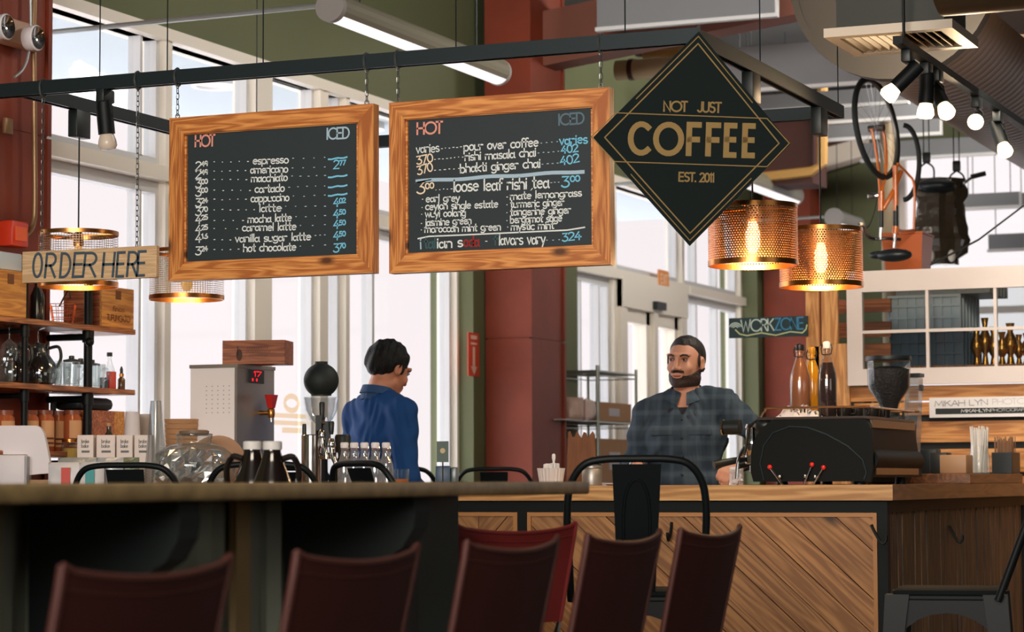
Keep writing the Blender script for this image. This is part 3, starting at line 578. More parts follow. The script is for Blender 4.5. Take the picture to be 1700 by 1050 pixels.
# track spot on the front rail
p = on_v(175, 130, RV0)
def spotlight(loc, aim, label, group=None, s=1., on=True, name='track_spotlight'):
    t = thing(name, label, 'spotlight', loc, 0, group)
    put('adapter', MB().box(-.018, .018, -.04, .04, -.05*s, -.0, .004), black_plastic, t)
    j = Vector((0, 0, -.10*s)); d = Vector(aim).normalized()
    put('arm', MB().tube([(0, 0, -.05*s), (.022*s, 0, -.07*s), (.03*s, 0, -.1*s), j], .006, 6), black_metal, t)
    m3 = d.to_track_quat('Z', 'Y').to_matrix().to_4x4(); m3.translation = j-d*.03*s
    put('head', MB().lathe([(.02*s, -.03*s), (.03*s, -.028*s), (.032*s, 0), (.032*s, .1*s), (.029*s, .1*s)], 18).xf(m3), black_metal, t)
    put('bulb', MB().lathe([(.025*s, .098*s), (.034*s, .125*s), (.036*s, .145*s), (.028*s, .158*s), (.0005, .162*s)], 18).xf(m3), lamp_mat('spot_glow', (255, 226, 178), 5.) if on else M('bulb_off', (214, 196, 178), .3), t)
    if on:
        l = bpy.data.lights.new('spot_lamp', 'SPOT'); l.energy = 22; l.color = (1, .72, .42); l.spot_size = R(85); l.spot_blend = .6; l.shadow_soft_size = .03
        lo = bpy.data.objects.new('spot_lamp', l); COL.objects.link(lo); lo.parent = t
        m4 = d.to_track_quat('-Z', 'Y').to_matrix().to_4x4(); m4.translation = j+d*.145*s; lo.matrix_local = m4
    return t
spotlight((p.x, RV0, RZ-.026), (.05, .1, -1), 'black track spotlight on the front rail above the order here sign', on=False)
# right hand track with five lit spots
a = at(1490, 66, 8.9)
trk = solo('track_bar', MB().box(-.018, .018, 0, 3.2, -.015, .015), black_metal, 'black track bar under the brown duct holding five lit spotlights', 'rail', a, smooth=False)
for q in (.1, 3.0): put('hanger_rod', MB().cyl((0, q, .01), (0, q, .4), .006, 6), black_metal, trk)
for i, (px, aim, lb) in enumerate(((1508, (-.7, -.2, -.7), 'nearest the air grille, tilted left'), (1537, (-.05, -.05, -1), 'second from the air grille, pointing straight down'),
        (1556, (.45, -.4, -.8), 'third from the air grille, turned right'), (1622, (.15, -1., -.25), 'fourth along the duct, glaring towards the viewer'), (1656, (.35, -.35, -.85), 'farthest right, half hidden by the duct'))):
    # walk along the bar until it lines up
    best = min((abs((lambda w: (w.dot(cR)/w.dot(cF)))(Vector((a.x, a.y+s*.02, a.z))-CPOS)*FPX+850-px), s*.02) for s in range(160))
    spotlight((a.x, a.y+best[1], a.z-.015), aim, 'lit black spotlight on the duct track, ' + lb, 'lit spotlights on the duct track', .95)
# ------------------------------------------------------------------ menu boards
def menu_board(x0, x1, z0, z1, label, chains):
    cx = (x0+x1)/2; w = (x1-x0)/2; h = z1-z0; fw = .063
    t = thing('menu_board', label, 'menu board', (cx, RV0-.02, z0), 0, 'framed chalk menu boards')
    def side(pts): return MB().prism(pts, -.022, .022)
    put('frame_rail', side([(-w, h), (w, h), (w-fw, h-fw), (-w+fw, h-fw)]), pine, t, smooth=False)
    put('frame_rail', side([(-w, 0), (-w+fw, fw), (w-fw, fw), (w, 0)]), pine, t, smooth=False)
    put('frame_stile', side([(-w, 0), (-w, h), (-w+fw, h-fw), (-w+fw, fw)]), pine_v, t, smooth=False)
    put('frame_stile', side([(w, 0), (w-fw, fw), (w-fw, h-fw), (w, h)]), pine_v, t, smooth=False)
    put('slate', MB().box(-w+fw-.006, w-fw+.006, -.006, .012, fw-.006, h-fw+.006), chalk_black, t, smooth=False)
    put('inner_bead', MB().box(-w+fw, w-fw, -.016, -.006, fw, fw+.008).box(-w+fw, w-fw, -.012, -.006, h-fw-.003, h-fw).box(-w+fw, -w+fw+.008, -.016, -.006, fw+.008, h-fw-.008).box(w-fw-.008, w-fw, -.016, -.006, fw+.008, h-fw-.008), pine, t, smooth=False)
    for px in chains:
        q = on_v(px, 150, RV0); x = q.x-cx
        c = put('chain', chain(MB(), (x, .02, h+.015), (x, .02, RZ-z0-.02)), M('chain_steel', (120, 124, 124), .35, .8), t)
        ring = [(x+.026*math.cos(2*math.pi*k/14)*.9, .02+.0, RZ-z0+.034*math.sin(2*math.pi*k/14)) for k in range(14)]
        ring = [(x, .02+.027*math.cos(2*math.pi*k/14), RZ-z0+.034*math.sin(2*math.pi*k/14)) for k in range(14)]
        put('chain_loop', MB().tube(ring, .004, 5, closed=True), M('chain_steel', (120, 124, 124)), c)
        put('hook', MB().tube([(x+.008*math.cos(R(q2)), .02, h+.012+.009*math.sin(R(q2))) for q2 in range(-80, 230, 30)], .0024, 6), M('hook_zinc', (190, 186, 180), .3, .9), c)
    F = Face((cx, RV0-.027, z0)); return t, F
def crop(sc, ox, oy): return lambda x, y: (ox+x/sc, oy+y/sc)
t1, F1 = menu_board(-4.663, -3.814, 1.828, 2.44, 'pine-framed chalk menu board with espresso drinks, left of the two', (295, 609))
c = crop(3.0, 270, 130)
inks = {}
def wr(ink, F, c, s, x0, x1, y0, y1, h, w, slant=0., jit=.03):
    sc = abs(F(*c(0, 100))[1]-F(*c(0, 0))[1])/100
    text(inks.setdefault(ink, MB()), s, F(*c(x0, y0)), F(*c(x1, y1)), h*sc, w*sc, slant, -.0005, jit)
def dots(ink, F, c, x0, x1, y0, y1, n, ln=7, w=4):
    for i in range(n):
        f = i/max(1, n-1); x = x0+(x1-x0)*f; y = y0+(y1-y0)*f + random.uniform(-2, 2)
        l = ln*random.uniform(.4, 1.2); sc = abs(F(*c(0, 100))[1]-F(*c(0, 0))[1])/100
        ribbon(inks.setdefault(ink, MB()), [F(*c(x, y)), F(*c(x+l, y-.03*l))], w*sc, -.0005)
def price(ink, F, c, s, x, y, dy=-6, big=52, w=7):
    wr(ink, F, c, s[0], x, x+32*len(s[0])*big/52, y, y-1, big, w); wr(ink, F, c, s[1], x+38*big/52, x+38*big/52+38*big/52, y-20*big/52+dy*.4, y-24*big/52+dy*.4, big*.56, w*.9)
wr('salmon', F1, c, 'HOT', 163, 256, 341, 337, 54, 9, 0, .0)
wr('ice', F1, c, 'ICED', 818, 930, 304, 298, 52, 8, 0, .0)
items = [('espresso', 450, 625, 428, 422, '2', '49', 457), ('americano', 438, 622, 474, 468, '2', '49', 499), ('macchiato', 442, 620, 518, 511, '3', '00', 545), ('cortado', 460, 605, 570, 564, '3', '00', 588),
  ('cappuccino', 440, 628, 616, 610, '3', '24', 640), ('latte', 482, 590, 667, 662, '3', '70', 684), ('mocha latte', 425, 640, 720, 712, '4', '25', 724), ('caramel latte', 397, 663, 762, 756, '4', '25', 774),
  ('vanilla sugar latte', 362, 736, 817, 806, '4', '16', 818), ('hot chocolate', 403, 662, 865, 857, '3', '24', 880)]
for s, x0, x1, y0, y1, a, b, yp in items:
    wr('white', F1, c, s, x0, x1, y0, y1, 37, 6)
    price('white', F1, c, (a, b), 165, yp, big=40, w=6.5)
    dots('white', F1, c, 255, x0-28, y0-12, y0-12, max(3, int((x0-270)/32)), 6); dots('ice', F1, c, x1+22, 805, y1-22, y1-26, max(3, int((800-x1)/36)), 7)
for y in (400, 490, 540, 582): 
    pts = [F1(*c(826+92*k/6, y+4-10*k/6+2*math.sin(k*1.7))) for k in range(7)]; ribbon(inks.setdefault('blue', MB()), pts, .0062, -.0005)
for a, b, y in (('2', '77', 452), ('4', '02', 640), ('4', '50', 697), ('4', '50', 750), ('4', '50', 806), ('3', '70', 866)): price('blue', F1, c, (a, b), 852, y, big=40, w=6.5)
INK = {'white': ink_white, 'blue': ink_blue, 'salmon': ink_pink, 'ice': ink_ice, 'cream': ink_cream, 'dim': ink_grey, 'red': ink_red, 'teal': ink_teal}
LB = {'white': 'white chalk writing', 'blue': 'light blue chalk prices', 'salmon': 'salmon chalk heading', 'ice': 'pale blue chalk heading and dots', 'cream': 'cream chalk price', 'dim': 'faded blue-grey chalk heading', 'red': 'red chalk letters', 'teal': 'faded teal chalk letters'}
def flush(t):
    for k, m in inks.items(): put('chalk_writing', m, INK[k], t, (0, -.0055, 0), smooth=False, label=LB[k])
    inks.clear()
flush(t1)
t2, F2 = menu_board(-3.752, -2.908, 1.823, 2.438, 'pine-framed chalk menu board listing chai and teas, right of the two', (661, 998))
c = crop(3.182, 640, 130)
wr('salmon', F2, c, 'HOT', 168, 297, 297, 290, 60, 10, 0, 0); wr('dim', F2, c, 'ICED', 915, 1050, 248, 238, 55, 9, 0, 0)
wr('white', F2, c, 'varies', 163, 282, 396, 388, 46, 6); dots('white', F2, c, 295, 395, 372, 364, 6)
wr('white', F2, c, 'pour over coffee', 415, 805, 384, 358, 46, 7); dots('ice', F2, c, 820, 905, 342, 336, 4, 10); wr('blue', F2, c, 'varies', 920, 1065, 352, 342, 46, 7)
wr('cream', F2, c, '370', 168, 250, 457, 440, 42, 7); dots('white', F2, c, 258, 405, 428, 416, 8, 9); wr('white', F2, c, 'rishi masala chai', 420, 793, 436, 412, 44, 6.5); dots('ice', F2, c, 805, 910, 396, 388, 5, 9); wr('blue', F2, c, '402', 930, 1016, 398, 386, 38, 7)
wr('cream', F2, c, '370', 172, 250, 510, 488, 44, 7); dots('white', F2, c, 258, 385, 486, 476, 6, 9); wr('white', F2, c, 'bhakti ginger chai', 396, 816, 500, 470, 46, 7); dots('ice', F2, c, 826, 905, 456, 448, 4, 9); wr('blue', F2, c, '402', 926, 1022, 460, 442, 42, 7)
ribbon(inks['ice'], [F2(*c(x, 545-(x-165)*.06+3*math.sin(x*.02))) for x in range(165, 1062, 40)], .013, -.0005); ribbon(inks['white'], [F2(*c(160, 552)), F2(*c(240, 536))], .004, -.0005)
wr('cream', F2, c, '3', 168, 205, 612, 610, 62, 8); wr('cream', F2, c, '00', 212, 255, 585, 580, 28, 7); dots('white', F2, c, 265, 345, 590, 584, 5)
wr('white', F2, c, 'loose leaf rishi tea', 360, 862, 600, 578, 60, 8); dots('ice', F2, c, 872, 912, 552, 548, 3, 10); wr('blue', F2, c, '3', 932, 968, 578, 576, 54, 8); wr('blue', F2, c, '00', 978, 1026, 548, 542, 28, 7)
for s, x0, x1, y0, y1 in (('earl grey', 214, 390, 655, 649), ('ceylon single estate', 212, 592, 696, 682), ('wuyi oolong', 210, 422, 735, 728), ('jasmine green', 208, 452, 780, 770), ('moroccan mint green', 208, 607, 816, 803),
      ('mate lemongrass', 660, 1034, 642, 622), ('turmeric ginger', 660, 942, 684, 672), ('tangerine ginger', 660, 977, 726, 714), ('bergamot sage', 660, 930, 766, 756), ('mystic mint', 664, 888, 803, 795)):
    wr('white', F2, c, s, x0, x1, y0, y1, 38, 6); dots('white', F2, c, x0-20, x0-19, y0-14, y0-14, 1, 5)
ribbon(inks['white'], [F2(*c(768, 592)), F2(*c(776, 582))], .003, -.0005)
ribbon(inks['white'], [F2(*c(172, 848)), F2(*c(230, 836)), F2(*c(420, 828)), F2(*c(700, 815)), F2(*c(960, 803)), F2(*c(1052, 788))], .005, -.0005)
wr('ice', F2, c, 'i', 180, 190, 902, 901, 56, 8); wr('teal', F2, c, 'tal', 205, 262, 900, 898, 56, 8); wr('white', F2, c, 'ian', 272, 350, 897, 894, 52, 8); wr('white', F2, c, 's', 382, 405, 892, 891, 52, 8); wr('red', F2, c, 'oda', 414, 494, 890, 886, 54, 9)
dots('white', F2, c, 528, 529, 862, 862, 1, 10); wr('teal', F2, c, 'f', 570, 592, 882, 881, 54, 7); wr('white', F2, c, 'lavors vary', 600, 842, 881, 874, 54, 7); dots('ice', F2, c, 850, 915, 856, 852, 3, 9); wr('blue', F2, c, '324', 936, 1032, 862, 852, 40, 7)
flush(t2)
# ------------------------------------------------------------------ diamond sign
pc = on_v(1148, 231, RV0-.1)
rz = R(23-4); t = thing('diamond_sign', 'black diamond sign with gold lettering hanging from the rail corner', 'sign', pc, rz)
F = Face(pc, rz); cs = [F(1312, 239), F(1160, 52), F(985, 228), F(1145, 408)]
put('panel', MB().prism([cs[0], cs[3], cs[2], cs[1]], 0, .02), M('sign_black', (13, 24, 23), .8, spec=.15), t, smooth=False)
ctr = Vector((sum(q[0] for q in cs)/4, sum(q[1] for q in cs)/4))
def ins(k): return [tuple(ctr+(Vector(q)-ctr)*k) for q in cs]
m = MB()
def lp(pts, w, cl=True): 
    q = list(pts)+([pts[0]] if cl else [])
    for i in range(len(q)-1): ribbon(m, [q[i], q[i+1]], w, -.0005)
c = crop(2.2347, 960, 30)
i1 = ins(.953); i2 = ins(.885)
def lerp(a, b, f): return (a[0]+(b[0]-a[0])*f, a[1]+(b[1]-a[1])*f)
lp(i2, .0042)
lp([F(*c(48, 441)), F(*c(140, 352)), F(*c(700, 373)), F(*c(783, 465)), F(*c(700, 552)), F(*c(135, 533))], .0034)
for a, b, f0, f1 in ((1, 2, .0, .62), (0, 1, .38, 1.), (2, 3, .36, 1.), (3, 0, .0, .64)):
    ribbon(m, [lerp(i1[a], i1[b], f0), lerp(i1[a], i1[b], f1)], .003, -.0005)
put('border_lines', m, gold, t, smooth=False)
sc = abs(F(*c(0, 100))[1]-F(*c(0, 0))[1])/100; m = MB()
text(m, 'NOT', F(*c(318, 346)), F(*c(402, 347)), 36*sc, 6.5*sc, y=-.0005); text(m, 'JUST', F(*c(444, 348)), F(*c(527, 351)), 36*sc, 6.5*sc, y=-.0005)
text(m, 'EST. 2011', F(*c(374, 605)), F(*c(502, 609)), 31*sc, 6*sc, y=-.0005)
x = 192
for ch, x0, x1 in (('C', 193, 258), ('O', 287, 372), ('F', 409, 444), ('F', 481, 516), ('E', 548, 582), ('E', 616, 650)):
    y = 500+(x0-182)*.022; G_ = G[ch]
    text(m, ch, F(*c(x0, y)), F(*c(x1+(0 if ch != 'O' else 0), y+1)), (108 if ch in 'FE' else 106)*sc, 21*sc, y=-.0005)
put('gold_lettering', m, gold, t, smooth=False)
q = F(1160, 62)
put('hanging_strap', MB().box(q[0]-.006, q[0]+.006, .002, .018, q[1]-.02, RZ-pc.z+.02), black_metal, t, smooth=False)
# ------------------------------------------------------------------ order here plank
x0, x1, z0, z1 = -5.318, -4.722, 1.846, 1.966
t = thing('order_sign', 'pale wooden plank sign lettered order here, hung on two long chains', 'sign', ((x0+x1)/2, RV0-.02, z0)); w = (x1-x0)/2
put('plank', MB().box(-w, w, -.011, .011, 0, z1-z0, .002), plank_pale, t, smooth=False)
F = Face(((x0+x1)/2, RV0-.032, z0)); c = crop(3.89, 0, 370); m = MB(); sc = abs(F(*c(0, 100))[1]-F(*c(0, 0))[1])/100
for ch, xa, xb, ya in (('O', 212, 262, 352), ('R', 290, 352, 354), ('D', 388, 452, 352), ('E', 470, 532, 350), ('R', 536, 612, 350), ('H', 660, 728, 350), ('E', 752, 800, 348), ('R', 820, 880, 346), ('E', 886, 935, 342)):
    text(m, ch, F(*c(xa, ya)), F(*c(xb, ya-2)), 150*sc, 17*sc, .10, -.0005)
put('brush_lettering', m, M('slate_blue_paint', (62, 80, 92), .7), t, (0, -.011, 0), smooth=False)
for px in (72, 229):
    q = on_v(px, 150, RV0); x = q.x-(x0+x1)/2
    put('chain', chain(MB(), (x, .02, z1-z0), (x, .02, RZ-z0-.02)), M('chain_steel', (120, 124, 124)), t)
    put('chain_loop', MB().tube([(x, .02+.027*math.cos(2*math.pi*k/14), RZ-z0+.034*math.sin(2*math.pi*k/14)) for k in range(14)], .004, 5, closed=True), M('chain_steel', (120, 124, 124)), t)
    put('eye_screw', MB().tube([(x, .02+.008*math.cos(R(k)), z1-z0+.006+.008*math.sin(R(k))) for k in range(0, 360, 40)], .002, 5, closed=True), M('hook_zinc', (190, 186, 180)), t)
# ------------------------------------------------------------------ pendants
def pendant(x, y, ztop, zbot, rad, label, lit, dense):
    t = thing('pendant_lamp', label, 'pendant lamp', (x, y, zbot), 0, 'cylindrical mesh pendant lamps'); h = ztop-zbot
    put('track_adapter', MB().box(-.022, .022, -.05, .05, RZ-.026-.11-zbot, RZ-.026-zbot, .004), black_plastic, t)
    put('cord', MB().cyl((0, 0, h+.0), (0, 0, RZ-.13-zbot), .0035, 6), black_plastic, t)
    m = MB(); n = 96 if dense else 84; rows = 22 if dense else 20
    ww = .0044*rad/.165 if dense else .0016; hh = .0036 if dense else .0016
    z0, z1 = .018, h-.016; dz = (z1-z0)/rows
    for r in range(rows):
        off = (.5 if (dense and r % 2) else 0)
        for i in range(n):
            a = 2*math.pi*(i+off)/n; da = ww/rad/2
            m.quad((rad*math.cos(a-da), rad*math.sin(a-da), z0+r*dz), (rad*math.cos(a+da), rad*math.sin(a+da), z0+r*dz), (rad*math.cos(a+da), rad*math.sin(a+da), z0+(r+1)*dz), (rad*math.cos(a-da), rad*math.sin(a-da), z0+(r+1)*dz))
    for r in range(rows+1):
        z = z0+r*dz; m.lathe([(rad*1.001, z-hh/2), (rad*1.001, z+hh/2)], 64, cap=False)
    put('mesh_shade', m, copper if dense else wiremesh, t, smooth=False)
    def ring(za, zb): return MB().lathe([(rad*1.012, za), (rad*1.012, zb), (rad*.985, zb), (rad*.985, za), (rad*1.012, za)], 64, cap=False)
    put('bottom_ring', ring(0, .02), brass, t); put('top_ring', ring(h-.016, h), brass, t)
    sp = MB()
    for k in range(3): a = k*2*math.pi/3+.5; sp.cyl((0, 0, h-.012), (rad*.99*math.cos(a), rad*.99*math.sin(a), h-.008), .004, 6)
    put('spider', sp, brass, t)
    put('socket', MB().lathe([(.012, h), (.02, h-.01), (.022, h-.055), (.017, h-.06)], 16), brass, t)
    b = put('bulb', MB().lathe([(.014, h-.06), (.018, h-.075), (.026, h-.1), (.026, h-.15), (.016, h-.175), (.0005, h-.18)], 18), lamp_mat('edison_glow', (255, 206, 130), 9.) if lit else lamp_mat('edison_dim', (232, 170, 88), .75), t)
    l = bpy.data.lights.new('bulb_lamp', 'POINT'); l.energy = 9 if lit else 2.5; l.color = (1, .62, .28); l.shadow_soft_size = .05
    lo = bpy.data.objects.new('bulb_lamp', l); COL.objects.link(lo); lo.parent = t; lo.location = (0, 0, h-.205)
q = on_u(131, 300, RU0); pendant(RU0, q.y, 2.085, 1.862, .158, 'wire mesh pendant lamp behind the order here sign', False, False)
q = on_u(310, 480, RU0); pendant(RU0, q.y, 2.085, 1.868, .16, 'wire mesh pendant lamp half hidden below the espresso menu board', False, False)
q = on_u(1250, 400, RU1); pendant(RU1, q.y, 2.087, 1.862, .163, 'lit copper mesh pendant lamp touching the diamond sign corner', True, True)
q = on_u(1363, 430, RU1); pendant(RU1, q.y, 2.087, 1.850, .166, 'lit copper mesh pendant lamp at right, in front of the white window sash', True, True)
# ================================================================== granite bar in front
GT = 1.0795; GU = -2.15; GV = 5.555
granite = M('speckled_granite', (132, 112, 74), .45, noise=.9, nscale=22)
gm = MB().box(-2.98, GU, -1.0, GV, GT-.031, GT, .007)
solo('granite_bar_top', gm, granite, 'speckled brown granite bar top in the foreground', 'bar top')
rib = MB(); WALLU = -2.5; v = -1.0
prof = []
while v < 5.2:
    prof += [(v, 0), (v+.05, 0), (v+.075, .022), (v+.125, .022), (v+.15, 0)]; v += .15
for i in range(len(prof)-1):
    (a, o0), (b, o1) = prof[i], prof[i+1]; rib.quad((WALLU-.03+o0, a, 0), (WALLU-.03+o1, b, 0), (WALLU-.03+o1, b, GT-.033), (WALLU-.03+o0, a, GT-.033))
rib.box(-2.90, WALLU-.04, -1.0, 5.2, 0, GT-.032)
t = thing('bar_counter', 'corrugated metal bar counter front under the granite bar top, foreground left', 'bar base', (0, 0, 0))
put('corrugated_panel', rib, M('galvanised_dark', (150, 156, 138), .5, .2, noise=.3, nscale=3), t, smooth=False)
put('end_post', MB().box(-2.86, WALLU+.0, 5.24, 5.54, 0, GT-.032), M('post_green_black', (46, 62, 58), .55), t, smooth=False)
put('corner_trim', MB().box(WALLU+.001, WALLU+.03, 5.06, 5.24, 0, GT-.032), dark_metal, t, smooth=False)
for v in (2.05, 2.55, 3.05, 3.55, 4.05, 4.45, 4.95):
    put('batten', MB().box(WALLU-.02, WALLU-.003, v-.03, v+.03, 0, GT-.034), M('tan_batten', (176, 150, 104), .6, noise=.15, nscale=5), t, smooth=False)
for v in (2.75, 3.70, 4.66):
    pts = [(0, 0), (.31, 0), (.315, -.03), (.31, -.065), (.285, -.105), (.245, -.13), (.19, -.147), (.13, -.16), (.09, -.18), (.06, -.215), (.04, -.27), (.03, -.33), (0, -.33)]
    t = thing('corbel', {2.75: 'black curved corbel under the granite at the left frame edge', 3.70: 'black curved corbel under the granite, above the nearest red stool', 4.66: 'black curved corbel under the granite, above the second red stool'}[v], 'bracket', (WALLU-.002, v, GT-.032), 0, 'curved corbels under the granite')
    put('bracket_plate', MB().prism([(p[0], p[1]) for p in pts], -.035, .035), M('corbel_black', (16, 26, 25), .6), t, smooth=False)
    put('top_flange', MB().box(0, .315, -.05, .05, -.004, -.0005), M('corbel_black', (16, 26, 25)), t, smooth=False)
# ------------------------------------------------------------------ red leather bar stools
def red_stool():
    t = thing('leather_stool', 'x', 'bar stool', (0, 0, 0), 0, 'red leather sling stools along the granite bar')
    w = .2275; nx, nz = 16, 10
    def P(i, k, off):
        x = -w+2*w*i/nx; f = k/nz; sag = .018*(1-(x/w)**2)
        z = .70+(.262-sag)*f+ (.006 if abs(x) > w*.93 and k == nz else 0); y = -.155-.055*f - .016*(1-(x/w)**2)
        return Vector((x*(1-.03*(1-f)), y+off, z))
    m = MB(); g = lambda off, flip: None
    for off in (0, -.007):
        for i in range(nx):
            for k in range(nz): m.quad(P(i, k, off), P(i+1, k, off), P(i+1, k+1, off), P(i, k+1, off))
    for i in range(nx): m.quad(P(i, nz, 0), P(i+1, nz, 0), P(i+1, nz, -.007), P(i, nz, -.007)); m.quad(P(i, 0, 0), P(i+1, 0, 0), P(i+1, 0, -.007), P(i, 0, -.007))
    put('back_sling', m, leather, t)
    hem = MB()
    hem.tube([P(i, nz, -.004) for i in range(nx+1)], .0055, 6); 
    for i in (0, nx): hem.tube([P(i, k, -.004) for k in range(nz+1)], .0075, 8)
    hem.tube([P(i, nz-1, -.0075) for i in range(nx+1)], .0012, 4)
    put('rolled_hem', hem, leather_rim, t)
    s = MB()
    for i in range(10):
        x0, x1 = -.2+.04*i, -.2+.04*(i+1); q = lambda x: .655-.02*(1-(x/.2)**2)
        s.hexa([(x0, -.15, q(x0)-.008), (x1, -.15, q(x1)-.008), (x1, .2, q(x1)-.008), (x0, .2, q(x0)-.008), (x0, -.15, q(x0)), (x1, -.15, q(x1)), (x1, .2, q(x1)), (x0, .2, q(x0))])
    put('seat_sling', s, leather, t)
    for sx in (-1, 1):
        put('frame_upright', MB().tube([(sx*.2265, -.207, .93), (sx*.2215, -.160, .705), (sx*.213, -.15, .655), (sx*.22, -.22, 0)], [.006, .006, .010, .010], 8), chrome, t)
        put('leg', MB().tube([(sx*.213, -.15, .655), (sx*.213, .2, .655), (sx*.22, .24, 0)], .010, 8), chrome, t)
    put('foot_rail', MB().tube([(-.217, .22, .25), (.217, .22, .25)], .009, 8).tube([(-.217, -.19, .25), (.217, -.19, .25)], .009, 8), chrome, t)
    return t
rs = red_stool(); first = True
for v, lb in ((3.015, 'red leather sling stool nearest the camera, bottom left'), (3.688, 'red leather sling stool, second from the left along the granite bar'), (4.36, 'dark red leather sling stool in front of the turned red stool'),
              (4.985, 'red leather sling stool beside the tall black metal stool, fourth in the row'), (5.585, 'red leather sling stool farthest right in the row, before the plank counter')):
    o = rs if first else dup(rs, (0, 0, 0)); first = False
    o.location = (-2.062, v, 0); o.rotation_euler = (0, 0, R(90)); o['label'] = lb
p = at(778, 900, 6.45); o = dup(rs, (p.x-.06, p.y+.08, 0), R(69), 'red leather sling stool with brighter light put in its colour, turned at the end of the granite bar')
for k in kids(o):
    if k.name.startswith(('back_sling', 'seat_sling', 'rolled_hem')): k.data = k.data.copy(); k.data.materials[0] = M('lit_red_leather', (132, 44, 44), .45, noise=.12, nscale=6)  # same leather as the row, stronger light put into its colour
# ------------------------------------------------------------------ black metal cafe stools
def cafe_stool():
    t = thing('metal_stool', 'x', 'bar stool', (0, 0, 0), 0, 'black metal bar stools with hoop backs')
    s = MB().box(-.16, .16, -.16, .16, .725, .75, .012)
    put('seat', s, M('seat_black', (10, 17, 18), .75, spec=.12), t)
    put('seat_skirt', MB().tube([(x*.158, y*.158, .722) for x, y in ((-1, -.8), (-.8, -1), (.8, -1), (1, -.8), (1, .8), (.8, 1), (-.8, 1), (-1, .8))], .012, 8, closed=True), black_metal, t)
    L = lambda z: -.165-(z-.75)*.38
    hoop = bez([(-.198, L(.72), .72), (-.203, L(.86), .86), (-.207, L(.98), .98), (-.196, L(1.06), 1.070), (-.158, L(1.117), 1.127), (-.10, L(1.134), 1.144), (0, L(1.136), 1.146),
                (.10, L(1.134), 1.144), (.158, L(1.117), 1.127), (.196, L(1.06), 1.070), (.207, L(.98), .98), (.203, L(.86), .86), (.198, L(.72), .72)], 5)
    put('back_hoop', MB().tube(hoop, .0115, 10), black_metal, t)
    m = MB()
    for a, b in ((.74, .86), (.86, .98), (.98, 1.13)):
        wa, wb = .056+.017*(a-.74)/.39, .056+.017*(b-.74)/.39; ya, yb = L(a)+.006, L(b)+.006
        m.hexa([(-wa, ya, a), (wa, ya, a), (wa, ya+.004, a), (-wa, ya+.004, a), (-wb, yb, b), (wb, yb, b), (wb, yb+.004, b), (-wb, yb+.004, b)])
    sp = put('back_splat', m, black_metal, t, smooth=False)
    q = [(-.035+.002, L(.78)+.004, .78), (-.04, L(.95)+.004, .95), (-.03, L(1.05)+.004, 1.05), (0, L(1.085)+.004, 1.085), (.03, L(1.05)+.004, 1.05), (.04, L(.95)+.004, .95), (.033, L(.78)+.004, .78)]
    put('embossed_rib', MB().tube(bez(q, 4), .0045, 6), black_metal, sp)
    for sx in (-1, 1):
        for sy in (-1, 1):
            a = Vector((sx*.145, sy*.145, .735)); b = Vector((sx*.215, sy*.215, 0)); d = .036
            put('leg', MB().hexa([b+Vector((-.012, -.012, 0)), b+Vector((.012, -.012, 0)), b+Vector((.012, .012, 0)), b+Vector((-.012, .012, 0)),
                                  a+Vector((-d, -d, 0)), a+Vector((d, -d, 0)), a+Vector((d, d, 0)), a+Vector((-d, d, 0))]), black_metal, t, smooth=False)
    for k4 in range(4):
        arch = [(-.165, .728), (.165, .728)]+[(.165*math.cos(R(q)), .50+.18*math.sin(R(q))**.8) for q in range(0, 181, 15)]
        put('apron', MB().prism(arch, -.168, -.163).xf(Matrix.Rotation(R(90*k4), 4, 'Z')), black_metal, t, smooth=False)
    f = MB(); k = .19
    for a, b in (((-k, -k), (k, -k)), ((k, -k), (k, k)), ((k, k), (-k, k)), ((-k, k), (-k, -k))): f.cyl((*a, .27), (*b, .27), .008, 8)
    put('foot_rail', f, black_metal, t); return t
cs0 = cafe_stool(); first = True
def place_stool(px, D, rz, lb, hoop=True):
    global first
    p = at(px, 800, D); o = cs0 if first else dup(cs0, (0, 0, 0)); first = False
    k = .30 if hoop else 0.                          # px, D name the middle of the hoop back
    o.location = (p.x-k*math.sin(R(rz)), p.y+k*math.cos(R(rz)), 0); o.rotation_euler = (0, 0, R(rz)); o['label'] = lb
place_stool(1057, 7.15, 21, 'tall black metal stool seen from behind, before the maple counter')
place_stool(1572, 7.45, 100, 'black metal stool at bottom right, its hoop back slanting off the frame', False)
place_stool(207, 8.95, 14, 'black metal stool before the white snack bags, far left')
place_stool(435, 8.72, 20, 'black metal stool behind the two dark growlers')
place_stool(596, 8.55, -30, 'black metal stool in front of the blue-shirted person and small white bottles')
place_stool(484, 11.6, 30, 'black metal stool mostly hidden behind the growlers, only a small arc showing')
place_stool(656, 11.7, 24, 'black metal stool hidden behind the blue-shirted person, its right arc showing')
place_stool(820, 12.6, 20, 'black metal stool before the base of the rust column')
# ------------------------------------------------------------------ plank-fronted maple counter (L shape)
CT = 1.062; V0 = 9.12; U1 = -2.307
t = thing('plank_counter', 'counter clad in diagonal reclaimed planks with a black steel frame', 'counter', (0, 0, 0))
def slab(pts): return MB().hexa([(x, y, CT-.06) for x, y in pts]+[(x, y, CT) for x, y in pts])
put('worktop', slab([(-4.32, V0-.03), (U1+.03, V0-.03), (U1-.72, V0+.72), (-4.32, V0+.72)]), counter_wood, t, smooth=False)
put('worktop_return', slab([(U1+.030, V0-.029), (U1+.03, 11.95), (U1-.718, 11.95), (U1-.718, V0+.7195)]), counter_dark, t, smooth=False)
fm = MB(); fz = CT-.062
fm.box(-4.3, U1, V0, V0+.035, fz-.045, fz)
for x in (-3.85, U1-.04): fm.box(x, x+.04, V0, V0+.04, 0, fz-.045)
fm.box(U1-.035, U1, V0+.04, 11.85, fz-.045, fz).box(U1-.04, U1, 11.81, 11.85, 0, fz-.045)
